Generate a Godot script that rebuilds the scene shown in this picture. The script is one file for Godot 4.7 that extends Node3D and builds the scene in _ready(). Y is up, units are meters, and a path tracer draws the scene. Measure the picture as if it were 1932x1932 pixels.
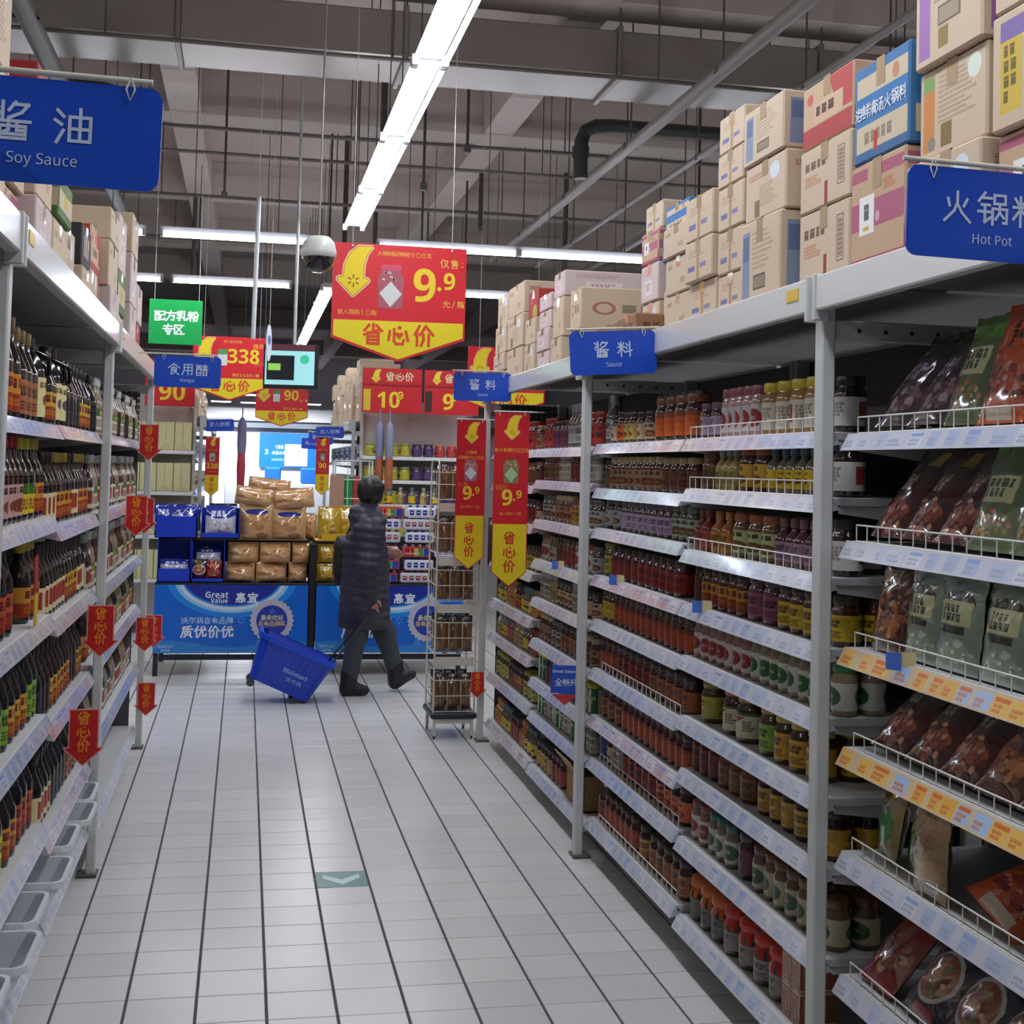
extends Node3D

var mats := {}
var meshes := {}
var counts := {}
var rng := RandomNumberGenerator.new()

# ------------------------------------------------------------------ shape builder
class Shape:
	var v := PackedVector3Array()
	var n := PackedVector3Array()
	var t := PackedVector2Array()

	func tri(a: Vector3, b: Vector3, c: Vector3, na: Vector3, nb: Vector3, nc: Vector3, ta := Vector2.ZERO, tb := Vector2.ZERO, tc := Vector2.ZERO) -> void:
		if (b - a).cross(c - a).dot(na + nb + nc) > 0.0:
			v.push_back(a); v.push_back(c); v.push_back(b)
			n.push_back(na); n.push_back(nc); n.push_back(nb)
			t.push_back(ta); t.push_back(tc); t.push_back(tb)
		else:
			v.push_back(a); v.push_back(b); v.push_back(c)
			n.push_back(na); n.push_back(nb); n.push_back(nc)
			t.push_back(ta); t.push_back(tb); t.push_back(tc)

	func quad(a: Vector3, b: Vector3, c: Vector3, d: Vector3, nn: Vector3, u0 := Vector2(0, 1), u1 := Vector2(1, 0)) -> void:
		# a bottom-left, b bottom-right, c top-right, d top-left as seen from outside
		tri(a, b, c, nn, nn, nn, Vector2(u0.x, u0.y), Vector2(u1.x, u0.y), Vector2(u1.x, u1.y))
		tri(a, c, d, nn, nn, nn, Vector2(u0.x, u0.y), Vector2(u1.x, u1.y), Vector2(u0.x, u1.y))

	func box(c: Vector3, s: Vector3, b := 0.0) -> void:
		# a box with chamfered edges; the four upright faces carry the whole texture
		var h := s * 0.5
		b = minf(b, minf(h.x, minf(h.y, h.z)) * 0.9)
		var i := h - Vector3(b, b, b)
		quad(c + Vector3(-i.x, -i.y, h.z), c + Vector3(i.x, -i.y, h.z), c + Vector3(i.x, i.y, h.z), c + Vector3(-i.x, i.y, h.z), Vector3(0, 0, 1))
		quad(c + Vector3(i.x, -i.y, -h.z), c + Vector3(-i.x, -i.y, -h.z), c + Vector3(-i.x, i.y, -h.z), c + Vector3(i.x, i.y, -h.z), Vector3(0, 0, -1))
		quad(c + Vector3(h.x, -i.y, i.z), c + Vector3(h.x, -i.y, -i.z), c + Vector3(h.x, i.y, -i.z), c + Vector3(h.x, i.y, i.z), Vector3(1, 0, 0))
		quad(c + Vector3(-h.x, -i.y, -i.z), c + Vector3(-h.x, -i.y, i.z), c + Vector3(-h.x, i.y, i.z), c + Vector3(-h.x, i.y, -i.z), Vector3(-1, 0, 0))
		var p0 := Vector2(0.02, 0.05)
		var p1 := Vector2(0.06, 0.02)
		quad(c + Vector3(-i.x, h.y, i.z), c + Vector3(i.x, h.y, i.z), c + Vector3(i.x, h.y, -i.z), c + Vector3(-i.x, h.y, -i.z), Vector3(0, 1, 0), p0, p1)
		quad(c + Vector3(-i.x, -h.y, -i.z), c + Vector3(i.x, -h.y, -i.z), c + Vector3(i.x, -h.y, i.z), c + Vector3(-i.x, -h.y, i.z), Vector3(0, -1, 0), p0, p1)
		if b <= 0.0:
			return
		for sy: float in [-1.0, 1.0]:
			for sz: float in [-1.0, 1.0]:
				quad(c + Vector3(-i.x, sy * h.y, sz * i.z), c + Vector3(i.x, sy * h.y, sz * i.z), c + Vector3(i.x, sy * i.y, sz * h.z), c + Vector3(-i.x, sy * i.y, sz * h.z), Vector3(0, sy, sz).normalized(), p0, p1)
		for sx: float in [-1.0, 1.0]:
			for sz: float in [-1.0, 1.0]:
				quad(c + Vector3(sx * h.x, -i.y, sz * i.z), c + Vector3(sx * i.x, -i.y, sz * h.z), c + Vector3(sx * i.x, i.y, sz * h.z), c + Vector3(sx * h.x, i.y, sz * i.z), Vector3(sx, 0, sz).normalized(), p0, p1)
			for sy: float in [-1.0, 1.0]:
				quad(c + Vector3(sx * h.x, sy * i.y, -i.z), c + Vector3(sx * i.x, sy * h.y, -i.z), c + Vector3(sx * i.x, sy * h.y, i.z), c + Vector3(sx * h.x, sy * i.y, i.z), Vector3(sx, sy, 0).normalized(), p0, p1)
				for sz: float in [-1.0, 1.0]:
					var nn := Vector3(sx, sy, sz).normalized()
					tri(c + Vector3(sx * h.x, sy * i.y, sz * i.z), c + Vector3(sx * i.x, sy * h.y, sz * i.z), c + Vector3(sx * i.x, sy * i.y, sz * h.z), nn, nn, nn)

	func tube(p: Array, r: float, seg := 6) -> void:
		# a round bar along a line of points
		var rings := []
		var up := Vector3(0, 1, 0)
		for k in p.size():
			var d: Vector3 = (p[mini(k + 1, p.size() - 1)] - p[maxi(k - 1, 0)]).normalized()
			if absf(d.dot(up)) > 0.95:
				up = Vector3(1, 0, 0) if absf(d.x) < 0.9 else Vector3(0, 0, 1)
			var a := d.cross(up).normalized()
			var b := a.cross(d).normalized()
			up = b
			var ring := []
			for s in seg:
				var w := TAU * s / seg
				ring.push_back(a * cos(w) + b * sin(w))
			rings.push_back(ring)
		for k in p.size() - 1:
			for s in seg:
				var s2 := (s + 1) % seg
				var n0: Vector3 = rings[k][s]
				var n1: Vector3 = rings[k][s2]
				var n2: Vector3 = rings[k + 1][s2]
				var n3: Vector3 = rings[k + 1][s]
				var p0: Vector3 = p[k]
				var p1: Vector3 = p[k + 1]
				tri(p0 + n0 * r, p0 + n1 * r, p1 + n2 * r, n0, n1, n2)
				tri(p0 + n0 * r, p1 + n2 * r, p1 + n3 * r, n0, n2, n3)
		for e in [0, p.size() - 1]:
			var nn: Vector3 = (p[0] - p[1]).normalized() if e == 0 else (p[e] - p[e - 1]).normalized()
			for s in range(1, seg - 1):
				tri(p[e] + rings[e][0] * r, p[e] + rings[e][s] * r, p[e] + rings[e][s + 1] * r, nn, nn, nn)

	func lathe(prof: Array, seg := 14, o := Vector3.ZERO, ripple := 0.0, waves := 9) -> void:
		# turned shape: prof holds Vector2(radius, height) from bottom to top
		var m := prof.size()
		var fn := []
		for k in m - 1:
			var e: Vector2 = prof[k + 1] - prof[k]
			fn.push_back(Vector2(e.y, -e.x).normalized())
		var tot := 0.0
		var acc := [0.0]
		for k in m - 1:
			tot += (prof[k + 1] - prof[k]).length()
			acc.push_back(tot)
		for k in m - 1:
			var na: Vector2 = fn[k]
			var nb: Vector2 = fn[k]
			if k > 0 and fn[k].dot(fn[k - 1]) > 0.55:
				na = (fn[k] + fn[k - 1]).normalized()
			if k < m - 2 and fn[k].dot(fn[k + 1]) > 0.55:
				nb = (fn[k] + fn[k + 1]).normalized()
			for s in seg:
				var w0 := TAU * s / seg
				var w1 := TAU * (s + 1) / seg
				var c0 := Vector3(sin(w0), 0, cos(w0))
				var c1 := Vector3(sin(w1), 0, cos(w1))
				var q0 := 1.0 + ripple * sin(w0 * waves)
				var q1 := 1.0 + ripple * sin(w1 * waves)
				var a: Vector3 = o + c0 * (prof[k].x * q0) + Vector3(0, prof[k].y, 0)
				var b: Vector3 = o + c1 * (prof[k].x * q1) + Vector3(0, prof[k].y, 0)
				var c: Vector3 = o + c1 * (prof[k + 1].x * q1) + Vector3(0, prof[k + 1].y, 0)
				var d: Vector3 = o + c0 * (prof[k + 1].x * q0) + Vector3(0, prof[k + 1].y, 0)
				var v0: float = 1.0 - acc[k] / tot
				var v1: float = 1.0 - acc[k + 1] / tot
				var u0 := float(s) / seg
				var u1 := float(s + 1) / seg
				if prof[k].x > 0.00001:
					tri(a, b, c, c0 * na.x + Vector3(0, na.y, 0), c1 * na.x + Vector3(0, na.y, 0), c1 * nb.x + Vector3(0, nb.y, 0), Vector2(u0, v0), Vector2(u1, v0), Vector2(u1, v1))
				if prof[k + 1].x > 0.00001:
					tri(a, c, d, c0 * na.x + Vector3(0, na.y, 0), c1 * nb.x + Vector3(0, nb.y, 0), c0 * nb.x + Vector3(0, nb.y, 0), Vector2(u0, v0), Vector2(u1, v1), Vector2(u0, v1))

	func plate(poly: PackedVector2Array, z0: float, z1: float) -> void:
		# a flat shape of some thickness in the xy plane, from z0 to z1
		var lo := poly[0]
		var hi := poly[0]
		for q in poly:
			lo = lo.min(q)
			hi = hi.max(q)
		var sz := (hi - lo).max(Vector2(1e-6, 1e-6))
		var ix := Geometry2D.triangulate_polygon(poly)
		for k in range(0, ix.size(), 3):
			for side in 2:
				var z := z1 if side == 0 else z0
				var nn := Vector3(0, 0, 1.0 if side == 0 else -1.0)
				var pp := []
				var uu := []
				for e in 3:
					var q := poly[ix[k + e]]
					pp.push_back(Vector3(q.x, q.y, z))
					uu.push_back(Vector2((q.x - lo.x) / sz.x, 1.0 - (q.y - lo.y) / sz.y))
				tri(pp[0], pp[1], pp[2], nn, nn, nn, uu[0], uu[1], uu[2])
		var area := 0.0
		for k in poly.size():
			area += poly[k].cross(poly[(k + 1) % poly.size()])
		for k in poly.size():
			var a := poly[k]
			var b := poly[(k + 1) % poly.size()]
			var e := (b - a).normalized()
			var nn := Vector3(e.y, -e.x, 0) * (1.0 if area > 0.0 else -1.0)
			quad(Vector3(a.x, a.y, z0), Vector3(b.x, b.y, z0), Vector3(b.x, b.y, z1), Vector3(a.x, a.y, z1), nn)

	func mesh() -> ArrayMesh:
		var arr := []
		arr.resize(Mesh.ARRAY_MAX)
		arr[Mesh.ARRAY_VERTEX] = v
		arr[Mesh.ARRAY_NORMAL] = n
		arr[Mesh.ARRAY_TEX_UV] = t
		var m := ArrayMesh.new()
		m.add_surface_from_arrays(Mesh.PRIMITIVE_TRIANGLES, arr)
		return m


# ------------------------------------------------------------------ materials
func mat(hex: String, rough := 0.6, metal := 0.0, coat := 0.0) -> StandardMaterial3D:
	var key := "%s|%.2f|%.2f|%.2f" % [hex, rough, metal, coat]
	if not mats.has(key):
		var m := StandardMaterial3D.new()
		m.albedo_color = Color(hex)
		m.roughness = rough
		m.metallic = metal
		if coat > 0.0:
			m.clearcoat_enabled = true
			m.clearcoat = coat
			m.clearcoat_roughness = 0.08
		mats[key] = m
	return mats[key]


func glow(hex: String, power: float) -> StandardMaterial3D:
	var key := "glow%s|%.2f" % [hex, power]
	if not mats.has(key):
		var m := StandardMaterial3D.new()
		m.albedo_color = Color(hex)
		m.emission_enabled = true
		m.emission = Color(hex)
		m.emission_energy_multiplier = power
		mats[key] = m
	return mats[key]


func tmat(key: String, img: Image, rough := 0.6, tint := "ffffff", coat := 0.0) -> StandardMaterial3D:
	var k2 := key + tint
	if mats.has(k2):
		return mats[k2]
	if not mats.has("tex_" + key):
		img.generate_mipmaps()
		mats["tex_" + key] = ImageTexture.create_from_image(img)
	var m := StandardMaterial3D.new()
	m.albedo_texture = mats["tex_" + key]
	m.albedo_color = Color(tint)
	m.roughness = rough
	if coat > 0.0:
		m.clearcoat_enabled = true
		m.clearcoat = coat
		m.clearcoat_roughness = 0.08
	mats[k2] = m
	return m


func blank(w: int, h: int, hex: String) -> Image:
	var im := Image.create_empty(w, h, false, Image.FORMAT_RGB8)
	im.fill(Color(hex))
	return im


func speckle(im: Image, amount: float) -> void:
	for y in im.get_height():
		for x in im.get_width():
			var c := im.get_pixel(x, y)
			var q := 1.0 + rng.randf_range(-amount, amount)
			im.set_pixel(x, y, Color(c.r * q, c.g * q, c.b * q))


func food(im: Image, cx: float, cy: float, rx: float, ry: float, pal: Array, n := 46) -> void:
	# a printed picture of a dish: many small pieces inside an oval
	for e in n:
		var a := rng.randf() * TAU
		var q := sqrt(rng.randf()) * 0.9
		var r := rng.randf_range(0.06, 0.2) * minf(rx, ry)
		disc(im, cx + cos(a) * rx * q, cy + sin(a) * ry * q, r * rng.randf_range(0.7, 1.8), pal[e % pal.size()], r)


func scribble(im: Image, x: int, y: int, w: int, rows: int, rh: int, hex: String, gap := 2) -> void:
	# rows of small illegible print
	for r in rows:
		var cx := x
		var stop := x + int(w * rng.randf_range(0.6, 1.0))
		while cx < stop:
			var cw := rng.randi_range(maxi(1, rh / 2), rh)
			im.fill_rect(Rect2i(cx, y + r * (rh + gap), cw, rh), Color(hex))
			if rh >= 5:
				im.fill_rect(Rect2i(cx + 1, y + r * (rh + gap) + rh / 3, maxi(1, cw - 2), 1), im.get_pixel(maxi(0, x - 2), y))
			cx += cw + maxi(1, rh / 3)


func disc(im: Image, cx: float, cy: float, r: float, hex: String, ry := -1.0) -> void:
	if ry < 0.0:
		ry = r
	for y in range(maxi(0, int(cy - ry)), mini(im.get_height(), int(cy + ry) + 1)):
		for x in range(maxi(0, int(cx - r)), mini(im.get_width(), int(cx + r) + 1)):
			if pow((x - cx) / r, 2) + pow((y - cy) / ry, 2) <= 1.0:
				im.set_pixel(x, y, Color(hex))


# ------------------------------------------------------------------ nodes
func numbered(called: String) -> String:
	var k: int = counts.get(called, 0)
	counts[called] = k + 1
	return called if k == 0 else "%s_%03d" % [called, k]


func tag(o: Node3D, label: String, category: String, group := "") -> void:
	o.set_meta("label", label)
	o.set_meta("category", category)
	if group != "":
		o.set_meta("group", group)


func thing(called: String, label: String, category: String, at := Vector3.ZERO, turn := 0.0, group := "") -> Node3D:
	var o := Node3D.new()
	o.name = numbered(called)
	add_child(o)
	o.position = at
	o.rotation.y = turn
	tag(o, label, category, group)
	return o


func part(parent: Node3D, called: String, mesh: Mesh, m: Material, at := Vector3.ZERO, basis := Basis.IDENTITY) -> MeshInstance3D:
	var o := MeshInstance3D.new()
	o.name = called
	o.mesh = mesh
	o.material_override = m
	parent.add_child(o, true)
	o.transform = Transform3D(basis, at)
	return o


func solo(called: String, mesh: Mesh, m: Material, label: String, category: String, at := Vector3.ZERO, basis := Basis.IDENTITY, group := "") -> MeshInstance3D:
	var o := part(self, numbered(called), mesh, m, at, basis)
	tag(o, label, category, group)
	return o


func struct(called: String, mesh: Mesh, m: Material, at := Vector3.ZERO) -> MeshInstance3D:
	var o := part(self, numbered(called), mesh, m, at)
	o.set_meta("kind", "structure")
	return o


func boxm(s: Vector3, b := 0.0, c := Vector3.ZERO) -> ArrayMesh:
	var key := "box%s%.4f%s" % [s, b, c]
	if not meshes.has(key):
		var q := Shape.new()
		q.box(c, s, b)
		meshes[key] = q.mesh()
	return meshes[key]


func rounded(w: float, h: float, r: float, steps := 5) -> PackedVector2Array:
	var p := PackedVector2Array()
	for k in 4:
		var c := Vector2((w / 2 - r) * (1 if k == 0 or k == 3 else -1), (h / 2 - r) * (1 if k < 2 else -1))
		for s in steps + 1:
			var a := PI / 2 * (k + float(s) / steps)
			p.push_back(c + Vector2(cos(a), sin(a)) * r)
	return p


func circle(r: float, steps := 24, c := Vector2.ZERO) -> PackedVector2Array:
	var p := PackedVector2Array()
	for s in steps:
		p.push_back(c + Vector2(cos(TAU * s / steps), sin(TAU * s / steps)) * r)
	return p


func platem(poly: PackedVector2Array, thick: float) -> ArrayMesh:
	var q := Shape.new()
	q.plate(poly, -thick, 0.0)
	return q.mesh()


# ------------------------------------------------------------------ lettering
var glyphs := {
	"油": "2,3 5,6;1,8 4,10;2,19 5,13;8,6 18,6 18,18 8,18 8,6;13,2 13,18;8,12 18,12",
	"酱": "5,1 5,9;1,2 3,4;1,8 5,6;11,1 8,5;10,2 17,2 14,6 8,9;2,10.5 18,10.5;4,13 16,13 16,19 4,19 4,13;8,10.5 8,15 6,16;12,10.5 12,15 15,15;4,17 16,17",
	"料": "2,3 4,6;9,3 7,6;1,8 10,8;5.5,2 5.5,19;5.5,9 1,15;5.5,9 10,14;12,4 14,6;11,8 13,10;11,14 19,12;16.5,2 16.5,19",
	"火": "10,2 10,8 8,13 2,19;10,9 13,14 18,19;4,6 5,10;16,6 14,10",
	"锅": "5,1 1,6;4,4 9,4;3,8 8,8;1,12 9,12;5,8 5,18 9,15;11,2 18,2 18,7 11,7 11,2;10,10 19,10 19,18 17,18;10,10 10,19;14.5,7 14.5,12 12,16;14.5,12 17,15",
	"食": "10,1 1,8;10,1 19,8;10,4 10,6;6,8 14,8 14,13 6,13 6,8;6,10.5 14,10.5;6,13 6,19 10,17;14,13 11,15;10,14 18,19",
	"用": "4,2 4,12 1,19;4,2 17,2 17,18 15,18;4,7 17,7;4,12 17,12;10.5,2 10.5,19",
	"醋": "1,3 10,3;2,6 9,6 9,19 2,19 2,6;4,3 4,10;7,3 7,10;2,15 9,15;12,5 19,5;11,9 20,9;14,2 14,9;17,2 17,9;12.5,11 18.5,11 18.5,19 12.5,19 12.5,11;12.5,15 18.5,15",
	"省": "10,1 10,6;6,2 2,7;13,2 18,7;15,6 2,11;5,9 15,9 15,19 5,19 5,9;5,12.3 15,12.3;5,15.6 15,15.6",
	"心": "2,7 1,15;6,5 6,16 8,18.5 14,18.5 15,15;17,7 19,15;9,9 11,12 13,9;10.5,3.5 11.5,3.5",
	"价": "6,1 2,9;4,6 4,19;12,1 7,9;12,1 19,9;10,9 10,14 8,19;15,9 15,19",
	"仅": "6,1 1,9;4,7 4,19;8,4 17,4 14,11 8,19;10,7 14,14 19,19",
	"售": "6,1 2,7;5,4 5,12;5,4 17,4;5,7 16,7;5,9.5 16,9.5;5,12 18,12;11,1 11,12;5,14 15,14 15,19 5,19 5,14",
	"元": "4,3 16,3;1,8 19,8;7,8 6,14 2,19;12,8 12,18 18,18 18,15",
	"瓶": "3,1 4,4;8,1 7,4;1,5 10,5;1,11 10,11;3.5,5 3.5,12 1,19;7.5,5 7.5,19;11,3 20,3;13,3 12,18 15,16;13,8 17,8 18,17 20,19;14.5,11 15.5,14",
	"每": "6,1 2,6;5,4 18,4;6,7 5,18 16,18 17,7 6,7;1,12.5 19,12.5;10,9 11,11;10,14 11,16",
	"人": "10,2 9,9 2,19;10,8 18,19",
	"限": "2,2 2,19;2,2 7,2 5,7 7,10 6,13 3,13;10,2 17,2 17,10 10,10;10,6 17,6;10,2 10,18 13,16;18,12 14,14;12,11 19,19",
	"购": "2,2 9,2 9,13;2,2 2,13;5.5,5 5.5,11 1,19;6,14 9,18;13,1 10,8;12,5 19,5 18,18 15,18;14,8 12,15 17,14",
	"配": "1,3 10,3;2,6 9,6 9,19 2,19 2,6;4,3 4,10;7,3 7,10;2,15 9,15;12,3 19,3 19,9 12,9;12,9 12,18 19,18 19,15",
	"方": "10,1 10,4;1,5 19,5;8,5 7,12 2,19;8,10 16,10 15,18 11,18",
	"乳": "10,1 2,3;2,5 3,7;6,4 6,7;10,4 9,7;2,9 9,9 6,12 6,18 4,18;1,14 11,13;14,1 14,17 19,17 19,14",
	"粉": "2,3 4,6;9,3 7,6;1,8 10,8;5.5,2 5.5,19;5.5,9 1,15;5.5,9 10,14;13,2 11,8;16,2 19,8;12,10 18,10 17,18 15,18;14.5,10 11,19",
	"专": "3,4 17,4;1,9 19,9;10,1 7,9 6,13 15,13 9,19;8,15 13,19",
	"区": "18,2 2,2 2,18 19,18;14,5 5,15;6,6 15,15",
	"惠": "3,3 17,3;10,1 10,12;5,5 15,5 15,11 5,11 5,5;5,8 15,8;2,12 18,12;3,14 2,18;7,14 7,18 13,18 14,16;11,14 12,15;16,14 18,17",
	"宜": "10,1 10,3;2,7 2,4 18,4 18,7;5,8 15,8;5,8 5,18;15,8 15,18;5,11.3 15,11.3;5,14.6 15,14.6;1,18 19,18",
	"质": "16,1 4,3 4,10 1,19;5,6 19,6;12,3 11,10;7,10 7,15;7,10 16,10 16,15;11.5,11 11,14 6,19;13,15 18,19",
	"优": "6,1 1,9;4,7 4,19;7,7 19,7;12,2 12,8 7,19;14,8 14,17 19,17 19,14;16,2 18,5",
	"沃": "2,3 4,5;1,8 4,10;1,18 5,12;17,2 8,4;7,9 19,9;12.5,4 12,10 7,19;13,10 19,19",
	"尔": "6,1 2,8;5,4 18,4 16,7;10,5 10,18 8,17;5,10 2,15;14,10 18,15",
	"玛": "1,3 8,3;1,10 8,10;4.5,3 4.5,17;1,18 8,16;10,3 17,3 16,10;11,3 11,10 19,10 18,18 15,18;9,14 16,14",
	"自": "10,1 8,4;4,4 16,4 16,19 4,19 4,4;4,9 16,9;4,14 16,14",
	"有": "1,5 19,5;9,1 7,7 1,13;6,9 16,9 16,18 14,18;6,9 6,19;6,12 16,12;6,15 16,15",
	"品": "6,1 14,1 14,7 6,7 6,1;1,11 8,11 8,19 1,19 1,11;12,11 19,11 19,19 12,19 12,11",
	"牌": "3,2 3,12 1,19;3,7 8,7;7,1 7,7;3,12 8,12 8,19;11,3 18,3 18,10 11,10 11,3;11,6.5 18,6.5;14.5,3 14,10 10,13;10,14 20,14;16,11 16,19",
	"现": "1,3 8,3;1,10 8,10;4.5,3 4.5,17;1,18 8,16;11,2 18,2 18,11;11,2 11,11;14.5,5 14,12 10,19;16,12 16,18 20,18 20,15",
	"原": "18,2 3,2 3,12 1,19;12,2 10,5;6,5 16,5 16,11 6,11 6,5;6,8 16,8;11,11 11,18 9,18;8,13 6,16;14,13 17,16",
	"克": "2,4 18,4;10,1 10,7;5,7 15,7 15,12 5,12 5,7;8,12 7,16 2,19;12,12 12,18 18,18 18,15",
	"辣": "5,1 6,3;1,4 9,4;3,5 4,8;7,5 6,8;1,9 9,9;1,13 9,13;5,9 5,19;11,4 20,4;12,7 19,7 19,11 12,11 12,7;15.5,1 15.5,19;15.5,11 11,16;15.5,11 20,16",
	"椒": "1,5 8,5;4.5,1 4.5,19;4.5,7 1,13;5,8 8,11;11,2 11,10;11,5 14,5;9,10 14,10;12,10 12,17;9,12 9,16;15,4 20,4 17,12 14,19;16,7 20,19",
	"剁": "4,2 9,2 9,6;4,2 4,7 2,9;1,11 11,11;6,8 6,19;6,11 1,17;6,11 11,16;14,4 14,13;18,1 18,18 16,17",
	"婴": "3,2 9,2 9,8 3,8 3,2;11,2 17,2 17,8 11,8 11,2;1,13 19,13;8,10 5,15 16,19;14,13 11,17 3,19",
	"儿": "7,3 6,12 2,19;13,3 13,17 19,17 19,14",
	"奶": "5,1 3,10 8,18;9,6 6,13 1,19;1,6 9,6;11,3 17,3 16,9 19,9 18,18 15,18;13,3 12,12 9,19",
	"成": "4,5 4,12 1,19;4,5 18,5;4,10 9,10 8,16 6,16;11,1 13,12 18,19 19,15;17,9 11,19;15,2 17,4",
	"罐": "4,1 2,5;3,4 9,4;1,9 10,9;5.5,4 5.5,17;2,12 2,17 9,17 9,12;12,3 20,3;14,1 14,5;18,1 18,5;12,6 15,6 15,9 12,9 12,6;17,6 20,6 20,9 17,9 17,6;13,11 13,19;13,12 20,12;13,15 20,15;13,19 20,19;16.5,11 16.5,19",
	"最": "5,1 15,1 15,7 5,7 5,1;5,4 15,4;1,9 19,9;4,9 4,19;9,9 9,19;4,12 9,12;4,15 9,15;1,18 10,17;11,12 18,12 11,19;13,13 19,19",
	"受": "16,1 4,3;4,5 5,8;10,4 10,7;16,4 14,8;2,12 2,9 18,9 18,12;5,13 14,13 4,19;6,14 16,19",
	"欢": "2,4 8,4 1,17;2,8 9,17;12,1 10,8;11,5 19,5 17,8;14.5,6 14,12 10,19;14.5,12 19,19",
	"迎": "2,2 4,4;1,8 4,8 4,15 1,18;4,15 8,18 19,18;9,3 7,5 7,14 11,12;13,3 18,3 18,12 16,12;13,3 13,16",
	"奖": "1,4 3,6;5,1 5,10;1,9 5,8;10,1 8,5;10,3 17,3 13,8 8,10;1,13 19,13;10,10 9,14 2,19;10,13 18,19",
	"小": "10,1 10,18 8,17;5,6 2,13;15,6 18,13",
	"米": "5,3 7,6;15,3 13,6;2,9 18,9;10,1 10,19;9,10 2,17;11,10 18,17",
	"海": "2,3 4,5;1,8 4,10;1,18 5,12;10,1 7,6;9,4 19,4;9,7 8,18 17,18 18,7 9,7;6,12.5 20,12.5",
	"鲜": "4,1 1,5;3,3 7,3 5,6;1,6 9,6 9,13 1,13 1,6;5,6 5,13;1,9.5 9,9.5;1,17 9,17;13,1 14,4;18,1 17,4;12,5 19,5;12,9 19,9;11,13 20,13;15.5,5 15.5,19",
	"清": "2,3 4,5;1,8 4,10;1,18 5,12;8,3 19,3;8,6 19,6;7,9 20,9;13.5,1 13.5,9;9,11 18,11 18,19;9,11 9,19;9,13.5 18,13.5;9,16 18,16",
	"汤": "2,3 4,5;1,8 4,10;1,18 5,12;8,3 17,3 9,9 19,9 18,18 15,18;12,9 7,16;15,9 10,19",
	"新": "5,1 6,3;1,4 10,4;3,5 4,8;8,5 7,8;1,9 10,9;1,13 10,13;5.5,9 5.5,19;19,2 13,4 13,12 11,19;13,8 20,8;17,8 17,19",
	"全": "10,1 1,9;10,1 19,9;5,10 15,10;5,14 15,14;2,19 18,19;10,10 10,19",
	"升": "9,2 3,4;1,10 19,10;7,4 6,12 2,19;14,2 14,19",
	"/": "13,2 6,19",
	":": "5,7 6,8;5,15 6,16",
	"0": "6,2 14,2 16,5 16,16 14,19 6,19 4,16 4,5 6,2",
	"1": "6,5 10,2 10,19",
	"2": "4,5 7,2 13,2 16,5 16,8 4,19 17,19",
	"3": "4,3 14,2 16,5 15,9 8,10 15,11 17,15 14,19 4,18",
	"8": "6,2 14,2 16,6 14,10 6,10 4,6 6,2;6,10 3,15 6,19 14,19 17,15 14,10",
	"9": "15,9 7,11 4,7 6,3 12,2 16,5 15,13 8,19",
}


func lettering(text: String, size: float, weight := 0.085, advance := 1.15, down := false) -> ArrayMesh:
	# flat strokes in the xy plane facing +z, centred; size is the height of a character
	var key := "let%s%.4f%.3f%.2f%s" % [text, size, weight, advance, down]
	if meshes.has(key):
		return meshes[key]
	var q := Shape.new()
	var nn := Vector3(0, 0, 1)
	var w := size * weight
	var layer := 0
	for k in text.length():
		var ch := text[k]
		if not glyphs.has(ch):
			continue
		var step := (k - (text.length() - 1) / 2.0) * size * advance
		var o := Vector2(0, -step) if down else Vector2(step, 0)
		for line in (glyphs[ch] as String).split(";"):
			var pts := []
			for s in line.split(" "):
				var xy := s.split(",")
				pts.push_back(o + Vector2(float(xy[0]) - 10.0, 10.0 - float(xy[1])) / 20.0 * size)
			for e in pts.size() - 1:
				var d: Vector2 = (pts[e + 1] - pts[e]).normalized()
				var a: Vector2 = pts[e] - d * w * 0.5
				var b: Vector2 = pts[e + 1] + d * w * 0.5
				var s := Vector2(-d.y, d.x) * w * 0.5
				var z := 0.00007 * (layer % 9)
				layer += 1
				q.quad(Vector3(a.x - s.x, a.y - s.y, z), Vector3(b.x - s.x, b.y - s.y, z), Vector3(b.x + s.x, b.y + s.y, z), Vector3(a.x + s.x, a.y + s.y, z), nn)
	meshes[key] = q.mesh()
	return meshes[key]


func latin(text: String, size: float, bold := false) -> Mesh:
	var key := "lat%s%.4f%s" % [text, size, bold]
	if not meshes.has(key):
		var f := SystemFont.new()
		f.font_names = PackedStringArray(["Droid Sans"])
		f.font_weight = 700 if bold else 400
		var tm := TextMesh.new()
		tm.text = text
		tm.font = f
		tm.font_size = 64
		tm.pixel_size = size / 46.0
		tm.depth = 0.0005
		tm.curve_step = 1.5
		meshes[key] = tm
	return meshes[key]


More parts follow.
